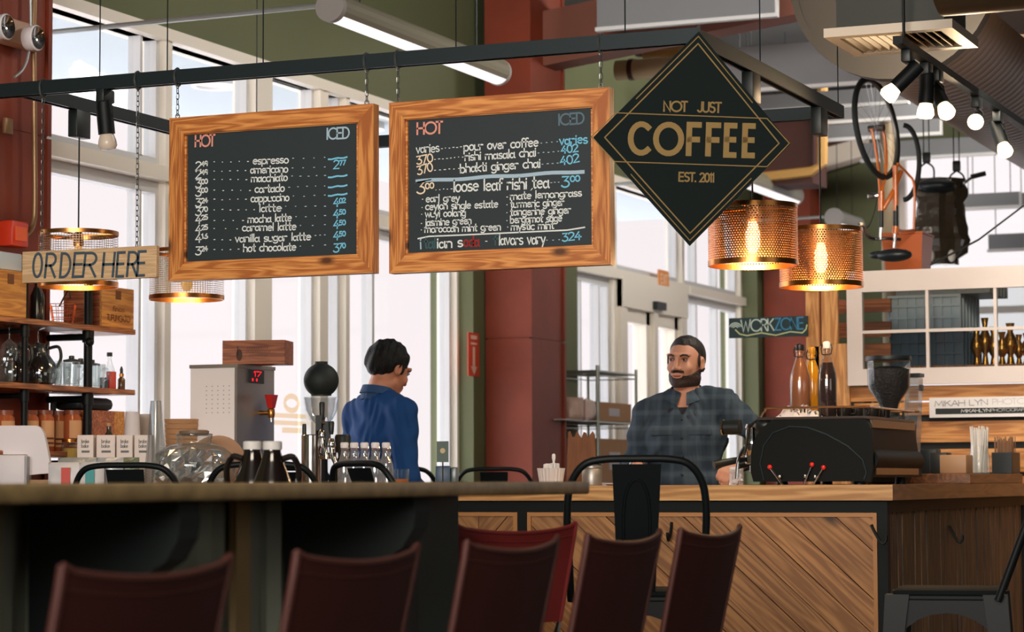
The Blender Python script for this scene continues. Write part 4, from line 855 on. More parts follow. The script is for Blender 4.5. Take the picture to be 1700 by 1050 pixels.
fm.box(-4.3, U1, V0, V0+.035, 0, .05).box(U1-.035, U1, V0+.04, 11.85, 0, .05)
put('steel_frame', fm, M('frame_black', (12, 19, 19), .6, 0, spec=.2), t, smooth=False)
def clip(poly, a, b, c):                             # keep a*x+b*y<=c
    out = []
    for i in range(len(poly)):
        p, q = poly[i], poly[(i+1) % len(poly)]; dp = a*p[0]+b*p[1]-c; dq = a*q[0]+b*q[1]-c
        if dp <= 0: out.append(p)
        if dp*dq < 0: f = dp/(dp-dq); out.append((p[0]+(q[0]-p[0])*f, p[1]+(q[1]-p[1])*f))
    return out
def diag(x0, x1, z0, z1, ang, wd, off=0.):
    m = []; nx, nz = -math.sin(R(ang)), math.cos(R(ang))
    ds = [nx*x+nz*z for x in (x0, x1) for z in (z0, z1)]; d = min(ds)-wd+off
    while d < max(ds):
        w = wd*random.uniform(.75, 1.25); P = clip(clip([(x0, z0), (x1, z0), (x1, z1), (x0, z1)], nx, nz, d+w-.004), -nx, -nz, -d)
        if len(P) > 2: m.append((P, random.uniform(0, .006)))
        d += w
    return m
ang = -42
def planks(name, parts, mat, y0, y1, rotated=False, rot=0.):
    m = MB()
    for P, dy in parts: m.prism(P, y0-dy, y1)
    return m
def diag_panel(x0, x1, ang, par):
    # geometry is laid along the grain, then turned, so that the grain follows each plank
    m = MB(); 
    for P, dy in diag(x0, x1, .05, fz-.045, ang, .115): m.prism(P, V0+.012-dy, V0+.03)
    mr = Matrix.Rotation(R(ang), 4, 'Y'); m.xf(mr)
    o = put('diagonal_planks', m, diag_wood, par, smooth=False); o.matrix_local = mr.inverted(); return o
diag_panel(-3.808, U1-.042, -42, t); diag_panel(-4.3, -4.03, -48, t); diag_panel(-4.028, -3.852, 48, t)
tr = MB().box(-3.808, U1-.042, V0+.0, V0+.012, fz-.062, fz-.046).box(U1-.058, U1-.042, V0, V0+.012, .05, fz-.062).box(-3.808, -3.792, V0, V0+.012, .05, fz-.062).box(-4.3, -3.852, V0, V0+.012, fz-.062, fz-.046).box(-3.87, -3.852, V0, V0+.012, .05, fz-.062)
put('edge_trim', tr, M('trim_pine', (170, 118, 68), .5), t, smooth=False)
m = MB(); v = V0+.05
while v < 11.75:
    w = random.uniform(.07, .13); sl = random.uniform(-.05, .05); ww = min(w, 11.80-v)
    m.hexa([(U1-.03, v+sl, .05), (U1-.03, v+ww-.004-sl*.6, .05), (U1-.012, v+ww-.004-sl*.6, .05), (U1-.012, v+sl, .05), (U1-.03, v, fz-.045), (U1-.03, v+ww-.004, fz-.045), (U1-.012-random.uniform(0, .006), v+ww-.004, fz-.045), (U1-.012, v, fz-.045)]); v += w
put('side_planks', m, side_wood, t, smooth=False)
put('carcass', MB().box(-4.28, U1-.05, V0+.05, V0+.68, .05, fz-.002).box(-2.98, U1-.05, V0+.68, 11.8, .05, fz-.002), M('carcass_dark', (40, 34, 28), .8), t, smooth=False)
for px in (1115,):
    p = on_v(px, 880, V0); put('coat_hook', MB().tube(bez([(p.x, V0-.002, p.z+.03), (p.x, V0-.008, p.z), (p.x, V0-.035, p.z-.04), (p.x, V0-.05, p.z-.03), (p.x, V0-.052, p.z-.01)], 4), .006, 6), black_metal, t)
for px in (1451, 1580):
    p = on_u(px, 885, U1); put('coat_hook', MB().tube(bez([(U1-.01, p.y, p.z+.03), (U1+.004, p.y, p.z), (U1+.03, p.y, p.z-.04), (U1+.045, p.y, p.z-.03), (U1+.047, p.y, p.z-.01)], 4), .006, 6), black_metal, t)
# left order counter, its top just hidden by the granite
LC0, LC1 = 8.22, 9.0; LZ = 1.045
t = thing('order_counter', 'order counter at left behind the stools, mostly hidden by the granite', 'counter', (0, 0, 0))
put('worktop', MB().box(-5.70, -4.40, LC0, LC1+.38, LZ-.04, LZ).box(-4.40, -4.13, LC0, LC1+.03, LZ-.04, LZ), counter_wood, t, smooth=False)
put('cabinet', MB().box(-5.68, -4.44, LC0+.04, LC1+.34, 0, LZ-.041).box(-4.44, -4.17, LC0+.04, LC1, 0, LZ-.041), side_wood, t, smooth=False)
# ------------------------------------------------------------------ items on the order counter
def fx(D): return D*1.05 if D > 8.9 else D
def base(px, D, z=LZ): p = at(px, 800, fx(D) if z == LZ else D); return (p.x, p.y, z)
def zt(px, py, D): return at(px, py, fx(D)).z
paper_white = M('paper_white', (226, 222, 220), .7)
# payment terminal
D = 9.35; b = base(20, D); F = Face((b[0], b[1], LZ), R(23))
t = thing('payment_terminal', 'white tablet payment terminal at the far left of the order counter', 'terminal', b, R(23))
q = lambda *ps: [F(x, y) for x, y in ps]
put('tablet_shell', MB().prism(q((-6, 707), (60, 707), (67, 711), (72, 720), (77, 742), (84, 781), (82, 786), (48, 789), (48, 762), (44, 755), (-6, 755)), .01, .05), M('terminal_white', (224, 218, 222), .5), t, smooth=False)
x0, z1 = F(-6, 756); x1, _ = F(46, 756)
put('swivel_base', MB().box(x0, x1, -.05, .05, .0, z1, .008), M('terminal_white', (224, 218, 222)), t)
put('edge_band', MB().box(x1, x1+.006, -.05, .05, .0, z1-.006), M('edge_grey', (150, 152, 156), .4), t, smooth=False)
put('foot', MB().box(x1+.006, x1+.09, .0, .06, 0, .05), M('terminal_foot', (150, 112, 62), .5), t, smooth=False)
def pillow(w, h, d, n=10, crumple=0.):
    m = MB(); g = {}
    for s in (1, -1):
        for i in range(n+1):
            for k in range(n+1):
                u, v = i/n, k/n; f = (max(0, 1-abs(2*u-1)**3)*max(0, 1-abs(2*v-1)**4))**.6
                g[s, i, k] = len(m.v); c = crumple if 0 < i < n and 0 < k < n else 0; m.v.append(Vector(((u-.5)*w+c*random.uniform(-.05, .05)*w, s*d*.5*f*(1+.18*math.sin(9*u+5*v))+c*random.uniform(-.3, .3)*d, v*h+c*random.uniform(-.05, .05)*h)))
    for s in (1, -1):
        for i in range(n):
            for k in range(n): m.f.append((g[s, i, k], g[s, i+1, k], g[s, i+1, k+1], g[s, i, k+1]))
    return m
for px, D, w, h, col, lb in ((112, 9.15, .155, .205-.06, (205, 64, 48), 'white snack bag with an orange-red band'), (152, 9.12, .10, .14, (44, 150, 150), 'white snack bag with a teal band')):
    b = base(px, D); hh = zt(px, 768, D)-LZ; t = thing('snack_bag', lb+', behind the leftmost metal stool', 'bag', b, R(20), 'snack bags on the order counter')
    put('bag', pillow(w, hh, .06), M('bag_white', (220, 216, 216), .4, bump=.2), t)
    put('label_band', MB().box(-.016, .020, -.042, -.038, .0, hh*.82), M('band_%d' % col[0], col, .5), t, smooth=False)
for px, D, w, cl, lb in ((130, 9.35, .17, (176, 180, 178), 'silvery crumpled snack packet lying under the tea boxes'), (205, 9.3, .13, (128, 138, 118), 'greenish crumpled snack packet right of the silvery one'), (182, 9.2, .11, (196, 200, 204), 'pale crumpled packet above the leftmost stool hoop')):
    b = base(px, D); hh = zt(px, 760, D)-LZ; t = solo('snack_packet', pillow(w, hh, .05), M('packet_%d' % cl[0], cl, .3, .3, bump=.6, nscale=30), lb, 'packet', b, R(18), 'crumpled snack packets')
for i, (x0, x1) in enumerate(((129, 158), (160, 193), (194, 223), (224, 255))):
    D = 9.55; px = (x0+x1)/2; b = base(px, D); z0 = zt(px, 766, D)-LZ; z1 = zt(px, 723, D)-LZ; w = (x1-x0)/FPX*D/2-.001
    lb = ('white printed tea box, leftmost of the four', 'white printed tea box, second from the left of the four', 'white printed tea box, third of the four', 'white printed tea box, rightmost, beside the clear cups')[i]
    t = thing('tea_box', lb, 'box', b, R(23+random.uniform(-6, 6)), 'white tea boxes in a row')
    put('carton', MB().box(-w, w, -.03, .03, 0, z1, .002), M('carton_white', (224, 212, 206), .6), t)
    m = MB()
    text(m, 'broke', (-w*.45, z1-.033), (w*.45, z1-.033), .015, .0022, y=-.0305); text(m, 'bake', (-w*.45, z1-.052), (w*.40, z1-.052), .015, .0022, y=-.0305)
    put('print', m, M('print_grey', (104, 104, 104), .7), t, smooth=False); put('print_bar', MB().box(-w*.45, w*.55, -.0312, -.0302, z1-.073, z1-.064), M('print_grey', (104, 104, 104)), t, smooth=False)
b = base(116, 9.8); t = thing('spice_jar', 'small glass jar of golden powder left of the tea boxes', 'jar', b); h = zt(116, 733, 9.8)-LZ
put('glass', MB().lathe([(.035, 0), (.038, .01), (.038, h-.02), (.034, h-.015), (.034, h)], 20, cap=False), jar_glass, t)
put('powder', MB().lathe([(.034, .002), (.034, h-.03)], 18), M('powder_gold', (196, 158, 70), .8), t); put('lid', MB().lathe([(.036, h-.004), (.036, h+.008)], 20), brass, t)
# cup stacks, sleeves, filters
def cupstack(px, D, ytop, rt, rb, n, mat, lb, name='cup_stack', group='inverted cup stacks'):
    b = base(px, D); h = zt(px, ytop, D)-LZ; t = thing(name, lb, 'cups', b, 0, group); step = .012
    ch = h-(n-1)*step
    for k in range(n):
        z = k*step; m = MB().lathe([(rb, z), (rb+.002, z+.004), (rb, z+.008), (rt, z+ch), (.0005, z+ch)] if k == n-1 else [(rb, z), (rb+.002, z+.004), (rb, z+.008), (rb-.002, z+.012)], 24, cap=False)
        put('cup', m, mat, t)
cupstack(219, 9.75, 684, .030, .042, 4, M('cup_white', (206, 200, 202), .6), 'stack of upturned white paper cups beside the wooden box', group='upturned cup stacks')
cupstack(240, 9.95, 688, .026, .040, 4, M('cup_grey', (176, 166, 158), .6), 'stack of upturned grey-white cups behind the white cups', group='upturned cup stacks')
cupstack(258, 9.5, 666, .022, .044, 8, plastic_clear, 'tall stack of upturned clear plastic cups left of the glass jar', group='upturned cup stacks')
D = 9.9; b = base(301, D); h = zt(301, 696, D)-LZ; t = thing('sleeve_stack', 'stack of brown cardboard cup sleeves behind the glass jar', 'sleeves', b)
for k in range(14):
    z0 = h*k/14; r = .055+.017*k/14; put('sleeve', MB().lathe([(r, z0+.001), (r+.0035, z0+h/14-.001), (r-.004, z0+h/14-.001), (r-.005, z0+.001), (r, z0+.001)], 24, cap=False), kraft, t)
b = base(365, 9.5); t = thing('filter_stack', 'round stack of brown coffee filters lying on its side, right of the jar', 'filters', b, R(40)); m = MB()
for k in range(9): m.lathe([(.001, .0), (.07, .004), (.115, .03), (.113, .032), (.07, .007), (.001, .003)], 30, axis=1, c=(0, k*.011, .116))
put('filters', m, M('filter_brown', (178, 140, 112), .8), t)
# glass jar of coffee bags
D = 9.24; b = base(322, D); t = thing('glass_jar', 'big round glass jar full of silver coffee bags', 'jar', b); h = zt(322, 722, D)-LZ
pf = [(.09, 0), (.13, .012), (.163, .06), (.168, .105), (.157, .148), (.122, .175), (.088, .188), (.070, .194), (.068, h-.02), (.073, h-.012), (.072, h)]
put('jar_body', MB().lathe(pf, 40, cap=False), jar_glass, t); put('jar_lip', MB().lathe([(.072, h-.006), (.0745, h), (.071, h+.004), (.068, h)], 40, cap=False), jar_glass, t)
put('lid', MB().lathe([(.052, h-.004), (.060, h+.0045), (.060, h+.014), (.052, h+.018)], 30), M('lid_brown', (124, 100, 82), .5), t)
foil = M('silver_foil', (226, 222, 220), .22, .85)
for k, (x, y, r, w_) in enumerate(((-.07, -.06, 24, .15), (.07, -.06, -24, .15), (.0, -.095, 4, .16), (-.10, .02, 70, .14), (.10, .03, -70, .14), (.0, .06, 0, .18))):
    o = put('coffee_bag', pillow(w_, .155, .06, 7, 1.), foil, t, (x, y, .015), R(r), smooth=False); o.rotation_euler = (R(random.uniform(-12, 12)), R(random.uniform(-14, 14)), R(r))
F = Face((b[0]-.0, b[1]-.14, LZ)); m = MB()
Fj = Face((b[0]+.045, b[1]-.118, LZ), R(20)); jb = put('bag_label', MB().prism([Fj(316, 760), Fj(330, 773), Fj(317, 786), Fj(304, 773)], -.002, .0), M('label_black', (24, 28, 30), .6), t, (.045, -.118, 0), R(20), smooth=False)
m = MB(); text(m, 'COFFEE', Fj(308, 775.5), Fj(326, 775.5), .009, .0018, y=-.0025); put('label_lettering', m, ink_white, jb, smooth=False)
# hot water dispenser
D = 10.32; c0 = at(393, 800, D); hz = at(393, 606, D).z-LZ; wd = .23; dp = .33
t = thing('water_dispenser', 'tall steel hot water dispenser with a red tap handle', 'dispenser', (c0.x, c0.y, LZ))
put('steel_front', MB().box(-.012, 0, 0, dp, 0, hz), brushed, t, smooth=False)
put('side_panel', MB().box(-wd, -.0125, 0, dp, 0, hz-.012), M('panel_white', (242, 238, 238), .5), t, smooth=False)
m = MB()
for i in range(5):
    for k in range(7): m.lathe([(.0025, -.0008), (.0025, .0)], 8, axis=1, c=(-.15+i*.028, -.0003, hz-.09-k*.019))
put('vent_holes', m, M('vent_grey', (150, 146, 146), .6), t); put('top_cap', MB().box(-wd-.004, .004, -.004, dp+.004, hz-.0115, hz+.004), brushed, t, smooth=False)
p = on_u(424, 626, c0.x); y = p.y-c0.y; z = p.z-LZ
dsp = put('display', MB().box(.0, .006, y-.068, y+.068, z-.028, z+.030), black_plastic, t, smooth=False)
m = MB(); mm = Matrix.Translation((.0065, y, z)) @ Matrix.Rotation(R(90), 4, 'Z')
text(m, '17', (-.028, .002), (.036, .002), .02, .006, y=0.)
for k in (-.036, .0): m.lathe([(.007, -.001), (.007, 0)], 10, axis=1, c=(k, 0, -.014))
put('red_digits', m.xf(mm), lamp_mat('led_red', (255, 40, 50), 1.4), dsp, smooth=False)
p = on_u(432, 686, c0.x); y = p.y-c0.y; z = p.z-LZ
tp = put('tap', MB().tube([(0, y, z), (.05, y, z)], .010, 10).lathe([(.012, -.022), (.015, -.01), (.015, .014), (.011, .02)], 14, c=(.055, y, z)), brass, t)
put('tap_handle', MB().hexa([(.043, y-.012, z+.02), (.067, y-.012, z+.02), (.067, y+.012, z+.02), (.043, y+.012, z+.02), (.038, y-.03, z+.078), (.072, y-.03, z+.078), (.072, y+.03, z+.078), (.038, y+.03, z+.078)]), red_plastic, tp, smooth=False)
put('spout', MB().cyl((.055, y, z-.022), (.055, y, z-.04), .006, 10), chrome, tp)
D2 = 10.05; F = Face((c0.x-.08, c0.y+.03, LZ+hz+.004), R(15)); q = [F(369, 607), F(473, 607), F(473, 571), F(369, 566)]; zb = 0
t = thing('wooden_box', 'flat brown wooden box lying on top of the water dispenser', 'box', (c0.x-.08, c0.y+.03, LZ+hz+.0045), R(15))
put('box_body', MB().box(q[0][0], q[1][0], 0, .16, 0, q[3][1], .002), box_wood, t, smooth=False)
m = MB().prism([(q[0][0]+.075+.014*math.cos(R(k)), .04+.026*math.sin(R(k))) for k in range(0, 360, 30)], -.001, -.0002).box(q[0][0]+.066, q[0][0]+.07, -.001, -.0002, .04, .078)
for k, (a, b2) in enumerate(((.11, .20), (.105, .212), (.12, .195))):
    xx = q[0][0]+a
    while xx < q[0][0]+b2: ribbon(m, [(xx, .066-.018*k), (xx+.004, .076-.018*k)], .002, -.0003); xx += .008
put('printed_mark', m, M('print_dark', (72, 42, 30), .7), t, smooth=False)
# bean hopper: round black lid above a clear bowl
D = 10.0; b = base(533, D); t = thing('bean_hopper', 'round black hopper lid above a clear bowl, beside the tap tower', 'grinder', b); r = .077
zc = zt(533, 632, D)-LZ; pf = [(.045, zc-.067)]+[(r*math.cos(R(a)), zc+r*math.sin(R(a))*.98) for a in range(-55, 66, 12)]+[(.028, zc+.072), (.028, zc+.082), (.001, zc+.084)]
put('lid', MB().lathe(pf, 32), M('lid_black', (14, 26, 25), .65), t)
z0, z1 = zt(533, 705, D)-LZ, zt(533, 660, D)-LZ
put('bowl', MB().lathe([(.02, z0), (.05, z0+.02), (.07, z0+.06), (.079, z1)], 32, cap=False), plastic_clear, t)
put('stand', MB().lathe([(.07, 0), (.06, .02), (.03, .04), (.025, z0)], 24), black_metal, t)
# tap tower
D = 9.42; b = base(517, D); t = thing('tap_tower', 'polished steel tap tower with black handles left of the blue-shirted person', 'tap', b, R(10)); h = zt(517, 722, D)-LZ
put('column', MB().lathe([(.041, 0), (.041, h-.004), (.037, h), (.001, h)], 30), M('polished_steel', (196, 190, 184), .16, 1.), t)
def faucet(x, zc, hy0, hy1):
    f = put('faucet', MB().tube([(x-.03, 0, zc), (x, 0, zc)], .010, 10).tube([(x, 0, zc+.06), (x+.004, 0, zc), (x+.02, -.012, zc-.03), (x+.024, -.014, zc-.055)], [.011, .013, .010, .008], 12).lathe([(.016, zc+.03), (.018, zc+.04), (.013, zc+.06), (.010, zc+.068)], 14, c=(x, 0, 0)), chrome, t)
    put('handle', MB().lathe([(.008, hy0), (.010, hy0+.01), (.0125, hy1-.006), (.009, hy1)], 14, c=(x, 0, 0)), black_plastic, f)
zz = lambda y: zt(530, y, D)-LZ
put('handle', MB().lathe([(.009, h), (.0085, zz(706)), (.007, zz(704))], 12, c=(-.031, 0, 0)), black_plastic, t)
faucet(.045, zz(740), zz(697), zz(668)); faucet(.085, zz(756), zz(722), zz(700))
put('crossbar', MB().tube([(.03, 0, zz(758)), (.11, 0, zz(757))], .013, 10).tube([(.02, .01, zz(700)), (.06, .01, zz(700))], .018, 10), chrome, t)
put('shank', MB().box(.02, .045, -.01, .02, zz(715), zz(690)).box(.05, .075, .0, .025, zz(735), zz(700)), black_plastic, t, smooth=False)
b = base(569, 9.75); solo('black_canister', MB().lathe([(.035, 0), (.035, zt(569, 722, 9.75)-LZ-.01), (.03, zt(569, 722, 9.75)-LZ)], 20), black_plastic, 'black canister behind the tap tower, against the blue shirt', 'canister', b)
# small swing-top bottles
def small_bottle():
    t = thing('swing_top_bottle', 'x', 'bottle', (0, 0, 0), 0, 'small clear swing-top bottles'); h = .15
    put('glass', MB().lathe([(.026, 0), (.028, .004), (.028, .075), (.024, .092), (.0165, .108), (.0145, .128), (.016, .131), (.0145, .136)], 20, cap=False), glass('milky_glass', (240, 240, 240), .34, .8, .08, (196, 196, 200)), t)
    put('stopper', MB().lathe([(.0145, .135), (.017, .138), (.017, .150), (.013, .153)], 18), M('stopper_white', (232, 228, 230), .4), t)
    put('gasket', MB().lathe([(.0135, .1315), (.0155, .133), (.0135, .136)], 16), M('gasket_red', (150, 52, 50), .5), t)
    w = MB()
    for s in (-1, 1): w.tube([(s*.016, 0, .143), (s*.022, -.002, .125), (s*.019, -.004, .108), (0, -.019, .102)], .0012, 5)
    put('wire_bail', w, chrome, t); return t
sb = small_bottle()
for i, px in enumerate((572, 588, 605, 623, 641)):
    D = 9.15; b = base(px, D); z = zt(px, 735, D)-.152
    o = sb if i == 0 else dup(sb, b); o.location = (b[0], b[1], LZ)
    o.scale = (1, 1, (zt(px, 735, D)-LZ)/.153)
    o['label'] = ('clear swing-top bottle, leftmost of five', 'clear swing-top bottle, second from the left of five', 'clear swing-top bottle in the middle of five', 'clear swing-top bottle, fourth from the left of five', 'clear swing-top bottle, rightmost of five')[i]
b = base(643, 8.95); b = (b[0], b[1]+.12, LZ); h = .085
t = thing('drink_glass', 'small glass of amber drink under the rightmost swing-top bottle', 'glass', b); put('tumbler', MB().lathe([(.024, 0), (.032, .004), (.034, h)], 20, cap=False), jar_glass, t)
put('drink', MB().lathe([(.030, .004), (.032, h*.55)], 20), M('amber_drink', (176, 92, 34), .2), t)
# card stand and pump bottle
b = base(735, 10.15, CT); zc = at(735, 733, 10.15).z-CT
t = thing('card_stand', 'small dark green card on a stand, left of the green wall strip', 'sign', b, R(20))
put('card', MB().box(-.025, .025, -.002, .002, zc-.088, zc), M('card_green', (78, 96, 92), .6), t, smooth=False); put('stem', MB().cyl((0, 0, .01), (0, 0, zc-.087), .003, 6), black_metal, t)
put('emblem', MB().lathe([(.011, -.003), (.011, -.0022)], 16, axis=1, c=(0, 0, zc-.04)), M('emblem_tan', (190, 170, 130), .6), t); put('foot', MB().lathe([(.03, 0), (.03, .01)], 20), black_metal, t)
b = base(741, 10.3, CT); t = thing('pump_dispenser', 'blue-grey dispenser below the green card, beside the counter end', 'dispenser', b, R(20)); h = at(741, 774, 10.3).z-CT
put('body', MB().box(-.045, .02, -.03, .03, 0, h, .008), M('dispenser_blue', (62, 88, 116), .4), t); put('side_block', MB().box(.021, .05, -.028, .028, 0, h-.006, .005), M('dispenser_grey', (84, 94, 96), .3, .3), t)
# growlers on a low table behind the granite
GZ = .915
t = thing('side_table', 'dark side table behind the granite bar carrying the growlers', 'table', (-3.28, 6.0, 0)); put('top', MB().box(-.3, .3, -.25, .3, GZ-.03, GZ), side_wood, t, smooth=False)
for sx in (-.27, .27):
    for sy in (-.22, .27): put('leg', MB().box(sx-.02, sx+.02, sy-.02, sy+.02, 0, GZ-.03), black_metal, t, smooth=False)
for px, lb, hd in ((419, 'dark brown glass growler with a white cap and loop handle, left of the pair', 0), (452, 'dark brown glass growler with a white cap, right of the pair', 1)):
    gd = 6.98 if not hd else 6.8; b = base(px, gd, GZ); h = zt(px, 733, gd)-GZ; t = thing('growler', lb, 'jug', b, R(23+180*hd), 'dark glass growlers')
    put('jug', MB().lathe([(.055, 0), (.066, .008), (.068, .10), (.065, h-.15), (.05, h-.105), (.033, h-.06), (.0245, h-.03), (.024, h-.02)], 30), M('growler_brown', (22, 15, 13), .12, spec=.8, coat=.5), t)
    put('cap', MB().lathe([(.0268, h-.024), (.0275, h-.02), (.0275, h-.003), (.024, h), (.001, h)], 26), M('cap_white', (208, 204, 200), .5), t)
    put('handle', MB().tube(bez([(-.03, 0, h-.05), (-.058, 0, h-.045), (-.074, 0, h-.08), (-.07, 0, h-.13), (-.058, 0, h-.15)], 5), .009, 8), M('growler_brown', (22, 15, 13)), t)
# ================================================================== pipe shelves at the left
SU0, SU1 = -5.985, -5.75
t = thing('pipe_shelf', 'wooden shelves on black pipe uprights at the left edge', 'shelf', (0, 0, 0))
SHZ = (1.765, 1.495, 1.215)
for z in SHZ: put('shelf_board', MB().box(SU0, SU1, 7.5, 9.24, z-.024, z, .003), shelf_wood, t, smooth=False)
for px, rr in ((146, .019), (41, .014)):
    p = on_u(px, 600, SU1-.03); m = MB().cyl((SU1-.03, p.y, 0), (SU1-.03, p.y, 2.02), rr, 14)
    for z in SHZ: m.cyl((SU1-.03, p.y, z-.075), (SU1-.03, p.y, z-.025), rr*1.35, 14)
    u = put('pipe_upright', m, black_metal, t)
    for z in SHZ: put('bracket_arm', MB().cyl((SU1-.03, p.y, z-.05), (SU0, p.y, z-.05), rr*.8, 10), black_metal, u)
    if px == 146: put('valve_knob', MB().sphere((SU1+.0, p.y-.035, SHZ[0]-.075), .02), black_metal, u)
def sh(px, lvl, back=.1, py=700): p = on_u(px, py, SU1-back); return (SU1-back, p.y, SHZ[lvl]+.001)
def ztu(px, py, u): return on_u(px, py, u).z
def spanv(px0, px1, u): return on_u(px0, 700, u).y, on_u(px1, 700, u).y
# crates on the top shelf
for px0, px1, ytop, lb, txt in ((-12, 42, 449, 'tan wooden wine crate at the far left of the top shelf', False), (168, 221, 478, 'tan wooden wine crate with printed front at the right end of the top shelf', True)):
    v0, v1 = spanv(px0, px1, SU1-.01); h = ztu((px0+px1)/2, ytop, SU1-.01)-SHZ[0]
    t = thing('wine_crate', lb, 'crate', (SU1-.01, (v0+v1)/2, SHZ[0]+.001), 0, 'wooden wine crates'); w = (v1-v0)/2
    put('crate_body', MB().box(-.2, -.012, -w, w, 0, h, .002), box_wood, t, smooth=False)
    put('printed_face', MB().box(-.0118, 0, -w, w, 0, h, .002), wood('crate_face', (214, 152, 70), (178, 116, 50), 1, .55, 1.5, .0, False), t, smooth=False)
    m = MB(); mm = Matrix.Translation((.0005, 0, 0)) @ Matrix.Rotation(R(90), 4, 'Z')
    if txt:
        text(m, 'TUPUNGATO', (-w*.72, h*.16), (w*.72, h*.16), .026, .004, y=0); text(m, 'finca', (-w*.36, h*.40), (w*.36, h*.40), .024, .003, y=0)
    m.prism([(-.022, h*.70), (.022, h*.70), (.022, h*.92), (-.022, h*.92)], -.001, 0)
    put('print', m.xf(mm), M('print_brown', (112, 66, 30), .7), t, smooth=False)
v0, v1 = spanv(-20, 38, SU1-.02); zc = ztu(20, 449, SU1-.01)
solo('plastic_box', MB().box(-.16, 0, v0, v1, 0, ztu(20, 417, SU1)-zc-.004, .006), M('box_pale_blue', (186, 200, 210), .35), 'pale blue-white box on top of the far left wine crate', 'box', (SU1-.03, 0, zc+.002))
b = sh(60, 0); solo('dark_bottle', MB().lathe([(.028, 0), (.03, .01), (.03, .11), (.012, .15), (.012, .19), (.001, .192)], 18), M('bottle_dark', (30, 34, 30), .2), 'dark bottle between the far left crate and the wire basket', 'bottle', b)
b = sh(103, 0, .11); t = thing('wire_basket', 'small copper wire shopping basket on the top shelf', 'basket', b, R(-60)); m = MB(); w, d, h = .075, .05, .085
def tap_(k, z): f = .8+.25*z/h; return w*f, d*f
for z in (0, .028, .056, .085):
    a, c_ = tap_(0, z); m.tube([(-a, -c_, z), (a, -c_, z), (a, c_, z), (-a, c_, z)], .0018, 5, closed=True)
for i in range(9):
    f = -1+2*i/8; a0, c0_ = tap_(0, 0); a1, c1 = tap_(0, h)
    for s in (-1, 1): m.cyl((a0*f, s*c0_, 0), (a1*f, s*c1, h), .0013, 4)
    if i % 2 == 0:
        for s in (-1, 1): m.cyl((s*a0, c0_*f, 0), (s*a1, c1*f, h), .0013, 4)
    m.cyl((a0*f, -c0_, 0), (a0*f, c0_, 0), .0013, 4)
put('basket_wires', m, M('copper_wire', (214, 116, 84), .3, .9), t); put('handle', MB().tube(bez([(-.07, -.02, h), (-.09, 0, h+.045), (-.05, .02, h+.07), (.0, .03, h+.03)], 5), .004, 6), M('dark_handle', (60, 44, 38), .5), t)
# glassware on the middle shelf
def mug(px, back, lb, s=1., lid=True):
    b = sh(px, 1, back); t = thing('glass_mug', lb, 'mug', b, R(random.uniform(-40, 40)), 'clear glass mugs on the middle shelf')
    put('glass', MB().lathe([(.030*s, 0), (.034*s, .005), (.036*s, .05), (.038*s, .105*s), (.035*s, .105*s), (.032*s, .012), (.001, .01)], 22, cap=False), jar_glass, t)
    put('handle', MB().tube(bez([(.036*s, 0, .085*s), (.062*s, 0, .08*s), (.065*s, 0, .045*s), (.037*s, 0, .022*s)], 5), .005, 7), jar_glass, t)
    if lid: put('lid', MB().lathe([(.036*s, .106*s), (.037*s, .114*s), (.012, .120*s), (.012, .132*s), (.001, .134*s)], 20), M('lid_dark', (54, 56, 54), .4), t)
for i, (px, bk) in enumerate(((88, .05), (103, .13), (118, .05), (133, .14), (160, .06), (152, .16))):
    mug(px, bk, ('glass mug directly right of the round carafes', 'glass mug in the back row, second from the carafes', 'glass mug in the front row, middle of the shelf', 'glass mug left of the black pipe upright', 'glass mug right of the black pipe upright', 'glass mug half behind the black pipe upright')[i], 1., i in (2, 3, 5))
def carafe(px, bk, lb, s):
    b = sh(px, 1, bk); t = thing('glass_carafe', lb, 'carafe', b, R(random.uniform(-20, 20)), 'round glass carafes')
    put('glass', MB().lathe([(.04*s, 0), (.062*s, .01), (.07*s, .05*s), (.06*s, .09*s), (.032*s, .13*s), (.028*s, .15*s), (.036*s, .17*s)], 28, cap=False), glass('smoked_glass', (170, 176, 176), .3, .8, .04, (40, 46, 46)), t)
    put('collar', MB().lathe([(.034*s, .125*s), (.031*s, .135*s), (.031*s, .15*s)], 24, cap=False), black_plastic, t)
    put('handle', MB().tube(bez([(.034*s, 0, .15*s), (.075*s, 0, .155*s), (.085*s, 0, .11*s), (.066*s, 0, .07*s)], 5), .007, 8), black_plastic, t)
carafe(20, .13, 'smoked glass carafe left of the thin pipe upright', 1.); carafe(66, .10, 'smoked glass carafe just right of the thin pipe upright', 1.05)
b = sh(8, 1, .05); t = thing('glass_jar', 'straight clear glass jar at the left frame edge, middle shelf', 'jar', b); put('glass', MB().lathe([(.03, 0), (.033, .005), (.033, .085), (.028, .09)], 20, cap=False), jar_glass, t); put('lid', MB().lathe([(.031, .09), (.031, .10)], 20), chrome, t)
